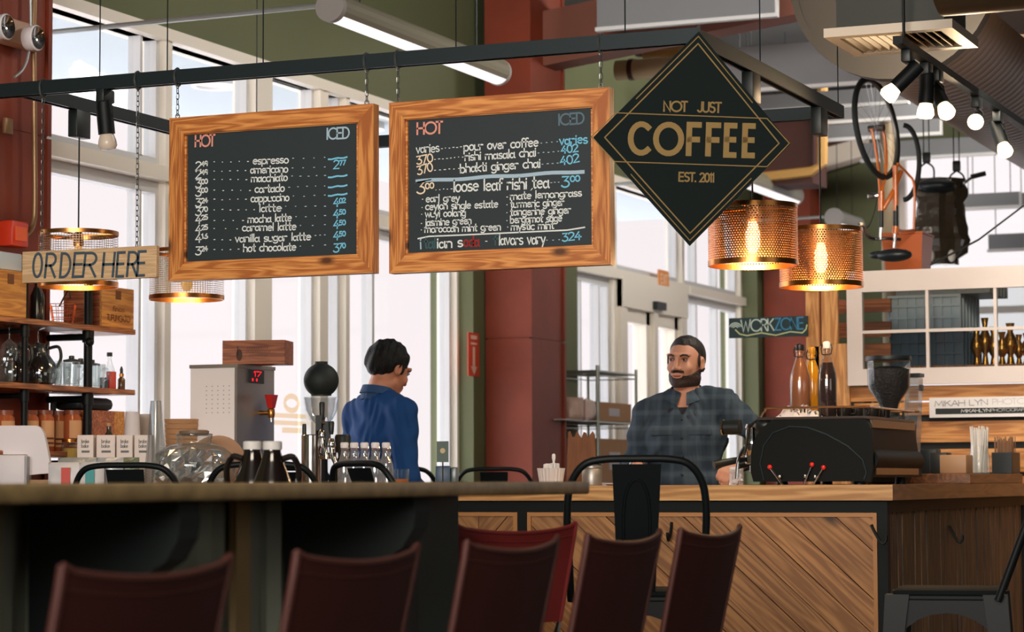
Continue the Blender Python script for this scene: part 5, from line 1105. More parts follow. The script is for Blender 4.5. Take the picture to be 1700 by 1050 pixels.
# stemmed glasses hanging under the top shelf
for i, px in enumerate((14, 38, 62)):
    p = on_u(px, 700, SU1-.1); t = thing('wine_glass', ('hanging stemmed glass under the top shelf, at the frame edge', 'hanging stemmed glass under the top shelf, at the thin pipe', 'hanging stemmed glass under the top shelf, right of the thin pipe')[i], 'glass', (SU1-.1, p.y, SHZ[0]-.175), 0, 'stemmed glasses hanging upside down')
    put('bowl', MB().lathe([(.031, 0), (.037, .035), (.03, .07), (.004, .092)], 22, cap=False), jar_glass, t); put('stem', MB().lathe([(.004, .09), (.0035, .14), (.032, .150), (.032, .151)], 18), jar_glass, t)
b = sh(184, 1, .05); solo('red_can', MB().lathe([(.021, 0), (.022, .002), (.022, .074), (.020, .077), (.001, .077)], 20), M('can_red', (186, 62, 44), .4), 'red tin can near the right end of the middle shelf', 'can', b)
b = sh(172, 1, .07); solo('blue_tin', MB().lathe([(.02, 0), (.02, .05), (.001, .051)], 18), M('tin_blue', (56, 74, 92), .4), 'small dark blue tin left of the red can', 'tin', b)
b = sh(201, 1, .05); t = thing('dropper_bottle', 'amber dropper bottle right of the red can', 'bottle', b); put('glass', MB().lathe([(.016, 0), (.017, .003), (.017, .045), (.008, .056), (.008, .062)], 18), M('dropper_amber', (84, 62, 34), .2), t); put('collar', MB().lathe([(.011, .058), (.011, .07), (.008, .072)], 16), brass, t); put('bulb', MB().lathe([(.007, .072), (.0075, .09), (.003, .103), (.001, .104)], 14), black_plastic, t)
b = sh(181, 1, .12); t = thing('clear_bottle', 'tall clear bottle with a black cap behind the red can', 'bottle', b); put('glass', MB().lathe([(.022, 0), (.024, .004), (.024, .09), (.01, .13), (.01, .15)], 20, cap=False), jar_glass, t); put('cap', MB().lathe([(.013, .15), (.013, .168), (.001, .169)], 16), black_plastic, t)
# lower shelf: amber jars, box
for i, px in enumerate((8, 48, 74, 97, 120)):
    b = sh(px, 2, .075 if i != 3 else .13); h = ztu(px, 681, SU1-.07)-SHZ[2]-.002; r = .041 if i != 3 else .036
    t = thing('amber_jar', ('amber jar with kraft label at the left frame edge, lowest shelf', 'amber jar behind the thin pipe upright, lowest shelf', 'amber jar above the white payment terminal corner', 'narrow amber jar in the back of the lowest shelf', 'amber jar with kraft label left of the thick pipe, lowest shelf')[i], 'jar', b, 0, 'amber jars with kraft labels')
    put('jar', MB().lathe([(r*.9, 0), (r, .006), (r, h-.035), (r*.8, h-.022), (r*.8, h-.016)], 24), M('jar_amber', (160, 82, 46), .18, spec=.7), t)
    put('lid', MB().lathe([(r*.86, h-.018), (r*.86, h-.001), (r*.8, h)], 24), M('lid_rust', (120, 62, 38), .4), t)
    ln = MB()
    for k in range(-7, 7): a0, a1 = R(-25+k*7), R(-25+(k+1)*7); ln.quad((r*1.012*math.cos(a0), r*1.012*math.sin(a0), .02), (r*1.012*math.cos(a1), r*1.012*math.sin(a1), .02), (r*1.012*math.cos(a1), r*1.012*math.sin(a1), h-.045), (r*1.012*math.cos(a0), r*1.012*math.sin(a0), h-.045))
    lb_ = put('label', ln, M('kraft_label', (200, 150, 106), .8), t)
    ln = MB()
    for z0 in (.03, .05):
        for k in range(-7, 6): a0, a1 = R(-25+k*7), R(-25+(k+1)*7); ln.quad((r*1.02*math.cos(a0), r*1.02*math.sin(a0), z0), (r*1.02*math.cos(a1), r*1.02*math.sin(a1), z0), (r*1.02*math.cos(a1), r*1.02*math.sin(a1), z0+.008), (r*1.02*math.cos(a0), r*1.02*math.sin(a0), z0+.008))
    put('label_stripes', ln, M('stripe_brown', (92, 50, 32), .8), lb_)
v0, v1 = spanv(153, 207, SU1-.02); h = ztu(180, 683, SU1-.02)-SHZ[2]
t = thing('wooden_box', 'brown wooden box at the right end of the lowest shelf', 'box', (SU1-.02, (v0+v1)/2, SHZ[2]+.001)); w = (v1-v0)/2
put('box_body', MB().box(-.2, -.001, -w, w*.35, 0, h), box_wood, t, smooth=False); put('pale_panel', MB().box(-.2, 0, w*.36, w, 0, h), crate_wood, t, smooth=False)
t = thing('equipment_case', 'black rounded case lying on the brown wooden box', 'case', (SU1-.02, (v0+v1)/2, SHZ[2]+.003+h)); hh = .058
put('case', MB().box(-.2, -.055, -w*1.1, w*1.05, 0, hh, .026), black_plastic, t); put('carry_pipe', MB().tube(bez([(-.12, -w*1.05, .04), (-.12, -w*1.6, .045), (-.12, -w*1.9, .03), (-.12, -w*1.9, -.02)], 5), .013, 8), black_metal, t)
b = base(180, 9.75); t = thing('corked_bottle', 'small corked bottle behind the tea boxes', 'bottle', b); h = zt(180, 703, 9.75)-LZ; put('glass', MB().lathe([(.02, 0), (.024, .005), (.024, h-.06), (.009, h-.035), (.010, h-.012)], 18), M('bottle_olive', (60, 52, 40), .15), t); put('cork', MB().lathe([(.010, h-.014), (.012, h), (.001, h)], 14), kraft, t)
# ================================================================== items on the plank counter
def cbase(px, v): p = on_v(px, 800, v); return (p.x, v, CT+.0005)
def czt(px, py, v): return on_v(px, py, v).z-CT
b = cbase(915, 9.3); t = thing('packet_basket', 'white fluted cup packed with sugar packets on the counter', 'basket', b); h = czt(915, 778, 9.3)
m = MB(); n = 44
for k in range(n):
    a0, a1 = 2*math.pi*k/n, 2*math.pi*(k+1)/n; r0 = (.044, .047)[k % 2]; r1 = (.044, .047)[(k+1) % 2]
    m.quad((r0*math.cos(a0), r0*math.sin(a0), 0), (r1*math.cos(a1), r1*math.sin(a1), 0), (r1*1.25*math.cos(a1), r1*1.25*math.sin(a1), h), (r0*1.25*math.cos(a0), r0*1.25*math.sin(a0), h))
put('fluted_cup', m, M('cup_fluted', (206, 200, 198), .6), t); m = MB()
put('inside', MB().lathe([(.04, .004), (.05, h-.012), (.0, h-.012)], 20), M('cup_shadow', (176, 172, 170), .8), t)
for k in range(16):
    a = random.uniform(0, 6.28); r = random.uniform(0, .042); x, y = r*math.cos(a), r*math.sin(a)
    put('sugar_packet', MB().box(-.012, .012, -.002, .002, h-.03, h+.012+random.uniform(0, .01)), M('packet_white', (228, 224, 222), .7), t, (x, y, 0), a, smooth=False)
put('spoon', MB().lathe([(.004, .01), (.005, h+.03), (.008, h+.04), (.008, h+.055), (.004, h+.06)], 10, c=(.012, 0, 0)), M('spoon_white', (226, 222, 220), .4), t)
b = cbase(983, 9.28); t = thing('steel_canister', 'low brushed steel canister with a lid, left of the tall stool back', 'canister', b); h = czt(983, 778, 9.28)
put('body', MB().lathe([(.041, 0), (.042, .003), (.042, h-.004), (.039, h)], 26), brushed, t); put('lid', MB().lathe([(.044, h+.001), (.044, h+.008), (.02, h+.014), (.001, h+.015)], 26), brushed, t); put('spoon_handle', MB().tube([(-.03, 0, h+.03), (.03, .01, h+.015), (.045, .01, h+.02)], .004, 6), chrome, t)
solo('saucer', MB().lathe([(.03, 0), (.055, .006), (.056, .009), (.001, .006)], 26), M('saucer_white', (220, 216, 214), .3), 'white saucer in front of the steel canister', 'saucer', (cbase(990, 9.16)[0]+.07, 9.19, CT+.0005))
b = cbase(966, 9.74); h = czt(966, 716, 9.74); w = .066
t = thing('paper_bag', 'crumpled dark brown paper bag with zigzag top beside the rust column', 'bag', b, R(20))
m = MB(); nx = 12; top = [h*(.93+.07*math.sin(k*1.9)+(.05 if k in (0, nx) else 0)) for k in range(nx+1)]
for s, d in ((-1, .045), (1, .045)):
    for k in range(nx):
        x0, x1 = -w+2*w*k/nx, -w+2*w*(k+1)/nx; bul = lambda x, f: s*d*(1-.35*f)*(1+.12*math.sin(x*90+f*5))
        for f in range(6): z = lambda q, kk: top[kk]*q/6; m.quad((x0*(1-.02*f), bul(x0, f/6), z(f, k)), (x1*(1-.02*f), bul(x1, f/6), z(f, k+1)), (x1*(1-.02*(f+1)), bul(x1, (f+1)/6), z(f+1, k+1)), (x0*(1-.02*(f+1)), bul(x0, (f+1)/6), z(f+1, k)))
for s in (-1, 1):
    for f in range(6): x = s*w; kk = 0 if s < 0 else nx; m.quad((x*(1-.02*f), -.045*(1-.35*f/6), top[kk]*f/6), (x*(1-.02*f), .045*(1-.35*f/6), top[kk]*f/6), (x*(1-.02*(f+1)), .045*(1-.35*(f+1)/6), top[kk]*(f+1)/6), (x*(1-.02*(f+1)), -.045*(1-.35*(f+1)/6), top[kk]*(f+1)/6))
m.box(-w, w, -.045, .045, 0, .002); put('bag_body', m, kraft_dark, t, smooth=False)
# ------------------------------------------------------------------ espresso machine
MV0, MV1 = 9.42, 10.30
F = Face((0, MV0, CT)); X = lambda px: F(px, 740)[0]; Z = lambda py: F(1350, py)[1]
mx0, mx1 = X(1262), X(1440)
t = thing('espresso_machine', 'long black espresso machine on the counter before the bearded person', 'espresso machine', (0, 0, CT))
c0 = [(1250, 800), (1246, 785), (1246, 755), (1249, 738), (1256, 722), (1266, 710), (1279, 699), (1285, 696), (1437, 696), (1446, 712), (1449, 740), (1449, 775), (1444, 800)]
P = [(F(x, 740)[0], F(1350, y)[1]) for x, y in c0]
put('side_panel', MB().prism(P, MV0, MV0+.03), M('machine_black', (7, 13, 13), .5, 0, spec=.12), t, smooth=False)
q2 = [(F(x, 740)[0], F(1350, y)[1]) for x, y in ((1268, 797), (1262, 770), (1268, 740), (1284, 718), (1312, 708), (1340, 710), (1372, 722), (1408, 742), (1432, 764), (1438, 785), (1434, 797))]
put('side_inset', MB().tube([(x, MV0-.001, z) for x, z in q2], .004, 6), M('machine_edge', (24, 38, 42), .3, .3), t)
mz = Z(697)
put('body', MB().box(mx0+.02, mx1-.01, MV0+.03, MV1, .03, mz, .01), M('machine_black', (15, 25, 25)), t)
put('back_panel', MB().hexa([(mx1-.01, MV0+.031, .03), (mx1+.012, MV0+.031, .03), (mx1+.012, MV1, .03), (mx1-.01, MV1, .03), (mx1-.01, MV0+.031, mz), (mx1, MV0+.031, mz), (mx1, MV1-.10, mz), (mx1-.01, MV1-.10, mz)]), M('machine_black', (15, 25, 25)), t, smooth=False)
put('back_strip', MB().box(mx1+.0125, mx1+.02, MV0+.06, MV1-.10, Z(789), Z(760)), M('dark_mirror', (86, 76, 60), .25, .8), t, smooth=False)
put('upper_strip', MB().box(mx1+.002, mx1+.012, MV0+.04, MV1-.12, mz-.034, mz-.002), M('dark_mirror', (86, 76, 60)), t, smooth=False)
put('lower_bulge', MB().cyl((mx1-.01, MV0+.032, .10), (mx1-.01, MV1-.06, .10), .045, 24), M('machine_black', (15, 25, 25)), t)
put('top_tray', MB().box(mx0-.01, mx1, MV0, MV1-.08, mz+.001, mz+.012), M('tray_dark', (52, 44, 38), .35, .6), t, smooth=False)
rl = MB(); zr = Z(677)
rl.tube(bez([(mx0-.0, MV0+.01, mz+.01), (mx0+.02, MV0+.01, zr-.01), (mx0+.06, MV0+.01, zr), (mx1-.02, MV0+.01, zr), (mx1, MV0+.05, zr), (mx1, MV1-.12, zr), (mx1-.02, MV1-.09, zr), (mx0+.05, MV1-.09, zr)], 4), .005, 8)
put('cup_rail', rl, M('rail_copper', (190, 150, 116), .25, .9), t)
for x, y in ((mx0+.25, MV0+.01), (mx0+.34, MV0+.01), (mx1, MV0+.3), (mx1, MV0+.6), (mx1-.02, MV0+.03)): put('rail_post', MB().cyl((x, y, mz+.01), (x, y, zr), .005, 8), chrome, t)
for x in (mx0+.06, mx1-.06):
    for y in (MV0+.1, MV1-.1): put('foot', MB().lathe([(.025, 0), (.022, .031)], 16, c=(x, y, 0)), black_plastic, t)
for k, v in enumerate((MV0+.10, MV0+.42, MV0+.74)):
    gx = mx0-.025
    g = put('group_head', MB().lathe([(.030, .12), (.033, .125), (.034, .165), (.028, .17), (.026, .225), (.030, .235), (.024, .25)], 22, c=(gx-.04, v, 0)).box(gx-.045, mx0+.06, v-.02, v+.02, .175, .225), chrome, t)
    put('portafilter', MB().lathe([(.024, .085), (.031, .09), (.031, .125)], 20, c=(gx-.04, v, 0)).cyl((gx-.04, v, .08), (gx-.04, v, .055), .012, 10), chrome, g)
    put('portafilter_handle', MB().tube([(gx-.065, v-.02, .105), (gx-.10, v-.05, .10), (gx-.17, v-.11, .083)], [.010, .014, .017], 12), black_plastic, g)
put('steam_wand', MB().tube(bez([(mx0-.02, MV0+.03, mz+.0), (mx0-.045, MV0+.0, mz-.03), (mx0-.06, MV0-.01, mz-.12), (mx0-.065, MV0-.02, .12)], 6), .006, 8), chrome, t)
put('hot_water_wand', MB().tube(bez([(mx0-.07, MV0+.0, .15), (mx0-.085, MV0-.03, .10), (mx0-.09, MV0-.04, .025)], 5), .0055, 8), chrome, t)
put('valve_knob', MB().lathe([(.02, -.07), (.03, -.066), (.031, -.0), (.024, .0)], 20, axis=0, c=(mx0-.09, MV0+.02, Z(708))), black_plastic, t)
put('knob_ring', MB().lathe([(.032, -.076), (.033, -.071), (.030, -.069)], 20, axis=0, c=(mx0-.09, MV0+.02, Z(708))), chrome, t)
put('front_cover', MB().sphere((mx0+.01, MV0+.06, mz-.02), .05, .06, .035), black_plastic, t)
# three thin rods with red tips leaning in front of the machine
for (x0, y0, x1, y1), lb in (((1278, 776, 1299, 806), 'left, leaning left'), ((1348, 772, 1334, 806), 'middle, leaning right'), ((1367, 777, 1350, 806), 'right, leaning right')):
    a = on_v(x1, 806, MV0-.03); b2 = on_v(x0, y0, MV0-.012); a.z = CT+.001
    t = thing('red_tipped_wand', 'thin steel wand with red tip before the espresso machine, ' + lb, 'wand', a, 0, 'red-tipped steel wands'); dv = b2-a
    put('rod', MB().tube([(0, 0, 0), dv*.96], .0042, 8).lathe([(.006, .012), (.007, .018), (.006, .024)], 10, c=dv*.2), chrome, t); put('tip', MB().sphere(dv, .010), M('tip_red', (214, 40, 38), .4), t)
# bottles, towel and cups on top of the machine
TZ = CT+mz+.0125
def syrup(px, v, ytop, r, mat, lb, liquid=None, stop=True, lf=.62):
    p = on_v(px, 690, v); h = on_v(px, ytop, v).z-TZ; t = thing('syrup_bottle', lb, 'bottle', (p.x, v, TZ))
    pf = [(r*.92, 0), (r, .006), (r, h*.50), (r*.93, h*.58), (r*.60, h*.72), (r*.36, h*.82), (r*.34, h*.88), (r*.40, h*.885), (r*.38, h*.91)]
    put('glass', MB().lathe(pf, 28), mat, t)
    if liquid:
        k = [(a*.9, b_) for a, b_ in pf if b_ < h*lf]; put('liquid', MB().lathe(k+[(.0005, k[-1][1])], 24), liquid, t)
    sm = M('stopper_black', (24, 24, 24), .4) if stop == 'black' else (M('stopper_yellow', (206, 146, 26), .4) if stop == 'yellow' else M('stopper_white', (232, 228, 230), .4))
    put('stopper', MB().lathe([(r*.38, h*.905), (r*.42, h*.92), (r*.40, h*.985), (r*.2, h), (.0005, h)], 20), sm, t)
    w = MB()
    for s in (-1, 1): w.tube([(s*r*.42, 0, h*.96), (s*r*.58, -.004, h*.90), (s*r*.46, -.008, h*.83), (0, -r*.46, h*.82)], .0026, 5)
    put('wire_bail', w, M('bail_steel', (120, 116, 112), .3, .9), t)
syrup(1329, 9.62, 571, .043, M('bottle_caramel', (126, 82, 58), .16, spec=.8, coat=.4), 'caramel-brown swing-top bottle, left of three on the espresso machine', None, 'black')
syrup(1349, 9.80, 576, .040, M('bottle_yellow', (206, 142, 24), .15, spec=.8), 'yellow bottle standing behind the other two on the espresso machine', None, 'yellow')
syrup(1374, 9.60, 567, .040, glass('clear_syrup_glass', (250, 240, 236), .12, .7), 'dark cola-coloured bottle with white stopper on the espresso machine', M('syrup_dark', (44, 14, 12), .15, spec=.8), True, .80)
p = on_v(1325, 690, 9.48); t = thing('folded_towel', 'crumpled white towel on the front edge of the espresso machine', 'towel', (p.x, 9.50, TZ))
m = MB(); nx, ny = 26, 12
for i in range(nx):
    for k in range(ny):
        def hh(a, b_): u, v = a/nx-.5, b_/ny-.5; return max(0, (.052*(1-(2*u)**4)*(1-(2*v)**4)*(.62+.25*math.sin(14*u+6*v)+.18*math.sin(31*u-9*v))))
        xy = lambda a, b_: ((a/nx-.5)*.18, (b_/ny-.5)*.085)
        m.quad((*xy(i, k), hh(i, k)), (*xy(i+1, k), hh(i+1, k)), (*xy(i+1, k+1), hh(i+1, k+1)), (*xy(i, k+1), hh(i, k+1)))
m.quad((-.09, -.0425, 0), (.09, -.0425, 0), (.09, .0425, 0), (-.09, .0425, 0))
bmw = m.mesh('towel', True, 80); bm_ = bmesh.new(); bm_.from_mesh(bmw); bmesh.ops.remove_doubles(bm_, verts=bm_.verts, dist=.0005); bm_.to_mesh(bmw); bm_.free()
put('towel_cloth', bmw, M('towel_white', (214, 208, 210), .8, bump=.1), t)
cups = [(1402, 9.62, .030, 0, 'first'), (1424, 9.66, .030, 0, 'second'), (1448, 9.92, .030, 0, 'third'), (1466, 10.05, .030, 0, 'fourth')]
for i, (px, v, r, _, n_) in enumerate(cups):
    p = on_v(px, 690, v); t = thing('espresso_cup', 'dark espresso cup on the machine top, ' + ('right of the cola bottle', 'second from the cola bottle', 'third from the cola bottle, before the grinder', 'farthest right, under the grinder hopper')[i], 'cup', (p.x, v, TZ), R(40*i), 'dark cups on the machine top')
    put('cup', MB().lathe([(r*.8, 0), (r, .008), (r*1.1, .045), (r, .045), (r*.75, .008), (.001, .006)], 22, cap=False), M('cup_dark', (36, 34, 32), .25), t); put('handle', MB().tube(bez([(r*1.05, 0, .036), (r*1.6, 0, .034), (r*1.5, 0, .016), (r*.95, 0, .014)], 4), .004, 6), M('cup_dark', (36, 34, 32)), t)
p = on_v(1457, 690, 10.12); t = thing('glass_cup', 'upturned clear glass bowl on the machine top before the grinder', 'cup', (p.x, 10.12, TZ)); put('glass', MB().lathe([(.04, 0), (.042, .03), (.03, .055), (.012, .064), (.0, .065)], 24, cap=False), jar_glass, t)
# grinder behind the machine
v = 10.62; p = on_v(1478, 800, v); t = thing('coffee_grinder', 'coffee grinder with a clear hopper full of dark beans', 'grinder', (p.x, v, CT+.0005)); z = lambda y: on_v(1478, y, v).z-CT
put('hopper', MB().lathe([(.034, z(690)), (.05, z(668)), (.094, z(645)), (.098, z(598))], 32, cap=False), glass('hopper_plastic', (246, 248, 248), .05, .5), t)
put('beans', MB().lathe([(.03, z(689)), (.046, z(668)), (.089, z(645)), (.092, z(614)), (.05, z(609)), (.001, z(608))], 30), M('beans_dark', (38, 30, 28), .6, noise=.5, nscale=90, bump=.8), t)
put('hopper_lid', MB().lathe([(.101, z(600)), (.104, z(597)), (.101, z(592)), (.001, z(590))], 32), black_plastic, t)
put('grinder_body', MB().box(-.075, .075, -.10, .10, 0, z(692), .02), black_plastic, t); put('collar', MB().lathe([(.05, z(693)), (.045, z(686)), (.036, z(682))], 24), black_plastic, t)
v = 10.9; p = on_v(1512, 800, v); t = thing('measuring_jug', 'clear plastic jug with a black rim right of the grinder hopper', 'jug', (p.x, v, CT+.0005)); z = lambda y: on_v(1512, y, v).z-CT
put('jug', MB().hexa([(-.035, -.04, 0), (.03, -.04, 0), (.03, .04, 0), (-.035, .04, 0), (-.005, -.04, z(628)), (.055, -.04, z(628)), (.055, .04, z(628)), (-.005, .04, z(628))]), plastic_clear, t, smooth=False)
put('rim', MB().box(-.01, .06, -.045, .045, z(627), z(621)), black_plastic, t, smooth=False); put('clip', MB().box(.05, .062, -.02, .02, z(650), z(640)), black_plastic, t, smooth=False)
# raised ledge and its jars at right
RZ2 = CT+.046; RU = -2.335
solo('raised_ledge', MB().box(-.5, 0, 0, 1.19, 0, .045, .003), counter_dark, 'raised dark wood ledge at the right end of the counter', 'ledge', (RU, 10.74, CT+.0005), smooth=False)
def rb(px, u=-2.42): p = on_u(px, 785, u); return (u, min(p.y, 11.9), RZ2)
def rz(px, py, u=-2.42): return on_u(px, py, u).z-RZ2
b = rb(1626); t = thing('straw_jar', 'clear jar full of white straws at the right of the counter', 'jar', b); h = rz(1626, 740)
put('jar', MB().lathe([(.044, 0), (.05, .006), (.05, h*.55), (.042, h*.8), (.040, h)], 26, cap=False), jar_glass, t)
for k in range(40):
    a = random.uniform(0, 6.28); r = .040*math.sqrt(random.random()); a2 = a+random.uniform(-.6, .6); put('straw', MB().cyl((r*math.cos(a)*.8, r*math.sin(a)*.8, .004), (1.15*r*math.cos(a2), 1.15*r*math.sin(a2), rz(1626, 712)+random.uniform(-.02, .012)), .0035, 6), M('straw_white', (214, 208, 200), .5), t)
b = rb(1674, -2.41); t = thing('stirrer_box', 'black box of wooden stir sticks at the right frame edge', 'box', b); h = rz(1672, 752)
put('box', MB().box(-.05, .05, -.10, .10, 0, h, .003), black_plastic, t, smooth=False)
for k in range(56):
    y = random.uniform(-.08, .07); x = random.uniform(-.04, .04); put('stir_stick', MB().box(-.003, .003, -.0008, .0008, h*.3, rz(1672, 735)+random.uniform(0, .03)), M('stick_brown', (134, 96, 66), .7), t, (x, y, 0), random.uniform(0, 3), smooth=False)
b = rb(1588); h = rz(1588, 756); t = thing('lid_container', 'frosted plastic container between the black boxes and the straw jar', 'container', b); put('container', MB().box(-.06, .06, -.07, .07, 0, h, .004), M('frosted', (170, 132, 96), .5), t)
for px, yt, lb in ((1545, 746, 'taller black box beside the espresso machine, on the raised ledge'), (1562, 752, 'shorter black box beside the frosted container')):
    ub = -2.62 if px == 1545 else -2.50; b = rb(px, ub); solo('black_box', MB().box(-.04, .04, -.05, .05, 0, on_u(px, yt, ub).z-RZ2, .006), black_plastic, lb, 'box', b)
# ================================================================== right back corner: slat wall, sash, signs, crates, bicycle
BV = 12.35
def yb(px, py, v=BV): p = on_v(px, py, v); return p.x, p.z
t = thing('slat_wall', 'slatted pine plank wall behind the counter at right', 'wall', (0, BV, 0))
xl = yb(1418, 700)[0]; xr = -1.2
for y0, y1, x0 in ((829, 792, xl), (785, 746, xl), (735, 700, xl), (689, 668, xl), (665, 640, yb(1385, 650)[0])):
    put('slat', MB().box(x0, xr, 0, .022, yb(1560, y0)[1], yb(1560, y1)[1], .002), slat_wood, t, smooth=False)
put('backing', MB().box(xl, xr, .0225, .06, 0, yb(1560, 668)[1]), M('backing_dark', (22, 26, 24), .8), t, smooth=False)
put('lower_slats', MB().box(xl, xr, 0, .022, .55, yb(1560, 842)[1]).box(xl, xr, 0, .022, .1, .5), slat_wood, t, smooth=False)
for a, b, y0, y1 in ((1341, 1363, 484, 700), (1367, 1394, 484, 572), (1384, 1412, 572, 650), (1352, 1384, 575, 690)):
    put('stud', MB().box(yb(a, 600)[0], yb(b, 600)[0], -.03, -.002, 0 if y1 > 600 else yb(1380, y1)[1], yb(1380, y0)[1], .002), stud_wood, t, smooth=False)
# open slats left of / behind the sash
for i, (y0, y1) in enumerate(((521, 496), (562, 534), (604, 570))):
    a = yb(1393, y0, 12.75); b2 = yb(1480, y1, 12.75); put('rear_slat', MB().box(a[0], b2[0], .38, .40, a[1], b2[1]), wood('rear_slat_wood', (176, 104, 56), (130, 70, 36), 0, .6, 1., .1), t, smooth=False)
# white window sash used as a screen
x0, zb_ = yb(1409, 641, 12.28); _, zt_ = yb(1409, 452, 12.28); fw = .062
t = thing('salvaged_window', 'old white multi-pane window sash hung on the slat wall', 'window', (x0, 12.28, zb_)); H = zt_-zb_; pw = .352; Wd = 2*fw+4*pw
put('frame', MB().box(0, fw+.02, -.02, .02, 0, H).box(Wd-fw, Wd, -.02, .02, 0, H).box(fw+.02, Wd-fw, -.02, .02, 0, .085).box(fw+.02, Wd-fw, -.02, .02, H-.11, H), white_paint, t, smooth=False)
mu = MB()
for k in (1, 2, 3): mu.box(fw+.01+k*pw-.008, fw+.01+k*pw+.008, -.014, .014, .085, H-.11)
zc = .085+(H-.195)*.48; mu.box(fw+.02, Wd-fw, -.012, .012, zc-.008, zc+.008)
put('glazing_bars', mu, white_paint, t, smooth=False)
for k in range(4):
    for a, b2 in ((.085, zc-.008), (zc+.008, H-.11)): put('pane', MB().box(fw+.02+k*pw, fw+k*pw+pw, -.002, .002, a, b2), glass('sash_glass', (240, 244, 244), .03, .4), t, smooth=False)
# photographer's sign
a = yb(1543, 661, 12.3); b2 = yb(1547, 694, 12.3); h = a[1]-b2[1]; w = .95
t = thing('photo_sign', 'long white lettered board with a black band on the slat wall', 'sign', (a[0], 12.3, b2[1])); F = Face((a[0], 12.293, b2[1])); c = crop(5.53, 1520, 640)
put('board', MB().box(0, w, -.006, .012, 0, h), M('board_white', (238, 234, 232), .5), t, smooth=False)
sc = abs(F(*c(0, 100))[1]-F(*c(0, 0))[1])/100
bz0, bz1 = F(*c(183, 268))[1], F(*c(183, 214))[1]; bx = F(*c(183, 240))[0]
put('black_band', MB().box(bx, w-.04, -.0075, -.0062, bz0, bz1), M('band_black', (22, 32, 32), .6), t, smooth=False)
m = MB(); text(m, 'MIKAH LYN', F(*c(177, 196)), F(*c(663, 180)), 50*sc, 5*sc, y=0); put('lettering', m, M('letter_grey', (104, 112, 116), .7), t, (0, -.0065, 0), smooth=False)
m = MB(); text(m, 'PHOTOGRAPHY', F(*c(708, 178)), F(*c(1330, 160)), 50*sc, 4*sc, y=0); put('lettering', m, M('letter_pale', (190, 186, 184), .7), t, (0, -.0065, 0), smooth=False, label='pale grey lettering')
m = MB(); text(m, 'MIKAHLYN', F(*c(420, 250)), F(*c(688, 243)), 26*sc, 6*sc, y=0); text(m, 'PHOTOGRAPHY', F(*c(694, 243)), F(*c(1060, 234)), 26*sc, 3*sc, y=0); put('band_lettering', m, M('letter_white', (206, 206, 204), .7), t, (0, -.008, 0), smooth=False)
# shelf with crates and brass things behind the sash
SZ = on_v(1540, 612, 12.95).z
t = thing('storage_shelf', 'storage shelf behind the white window sash', 'shelf', (0, 12.62, 0)); put('board', MB().box(-3.35, -1.3, .02, .62, SZ-.03, SZ-.001), shelf_wood, t, smooth=False)
for x in (-3.3, -1.4):
    for y in (.06, .58): put('leg', MB().box(x-.02, x+.02, y-.02, y+.02, 0, SZ-.03), dark_metal, t, smooth=False)
def crate(px0, px1, y0, y1, v, col, nm, lb, rot=0., z=None, depth=.46):
    a = on_v(px0, y1, v); b2 = on_v(px1, y0, v); w = (b2.x-a.x)/2; h = b2.z-a.z; z = a.z if z is None else z
    t = thing('plastic_crate', lb, 'crate', ((a.x+b2.x)/2, v, z), rot, 'stacked plastic crates'); d = depth
    mt = M(nm, col, .5); m = MB().box(-w, w, 0, .012, 0, h).box(-w, w, d-.012, d, 0, h).box(-w, -w+.012, .012, d-.012, 0, h).box(w-.012, w, .012, d-.012, 0, h).box(-w, w, 0, d, 0, .01)
    put('crate_walls', m, mt, t, smooth=False); r = MB()
    for k in range(9): x = -w+2*w*k/8; r.box(x-.006, x+.006, -.010, -.0005, 0, h)
    for zz_ in (0, h*.33, h*.66, h-.014): r.box(-w-.004, w+.004, -.012, -.0005, zz_, zz_+.012)
    for k in range(7): y = d*k/6; r.box(w+.0005, w+.01, y-.006, y+.006, 0, h)
    put('crate_ribs', r, mt, t, smooth=False); return z+h
z1 = crate(1480, 1596, 548, 611, 12.78, (52, 68, 84), 'crate_navy', 'dark navy crate behind the sash, bottom of its stack', z=SZ)
z2 = crate(1476, 1592, 484, 547, 12.78, (172, 182, 188), 'crate_grey', 'grey ribbed crate behind the sash, middle of its stack', z=z1+.001)
z3 = crate(1490, 1640, 440, 482, 12.80, (126, 130, 128), 'crate_light', 'light grey crate on top of the stack, showing above the sash', z=z2+.001)
random.seed(11)
for i in range(7):
    px = 1622+i*14; p = on_v(px, 600, 12.85+.05*(i % 3)); h = random.uniform(.16, .27); r = random.uniform(.025, .045)
    solo('brass_vase', MB().lathe([(r*.7, 0), (r*.5, .02), (r*.35, h*.25), (r, h*.45), (r*.9, h*.6), (r*.35, h*.8), (r*.6, h), (r*.5, h)], 20, cap=False), M('vase_brass', (196, 140, 62), .25, .95), 'brass vase behind the sash, ' + ('first right of the crates', 'second right of the crates', 'third right of the crates', 'fourth right of the crates', 'fifth right of the crates', 'sixth right of the crates', 'seventh right of the crates, by the frame edge')[i], 'vase', (p.x, 12.85+.05*(i % 3), SZ+.001), group='brass vases behind the sash')
# orange bin on the crates, with the saddle in front of it
a = on_v(1463, 450, 13.0); b2 = on_v(1530, 388, 13.0); w = (b2.x-a.x)/2; h = b2.z-z3
t = thing('orange_bin', 'orange plastic bin on the top crate under the bicycle', 'bin', ((a.x+b2.x)/2, 13.03, z3+.002))
put('bin', MB().hexa([(-w*.8, 0, 0), (w*.9, 0, 0), (w*.9, .2, 0), (-w*.8, .2, 0), (-w, -.02, h), (w, -.02, h), (w, .24, h), (-w, .24, h)]), M('bin_orange', (196, 96, 36), .45), t, smooth=False); put('rim', MB().box(-w-.006, w+.006, -.026, .246, h+.0005, h+.012), M('bin_orange', (196, 96, 36)), t, smooth=False)
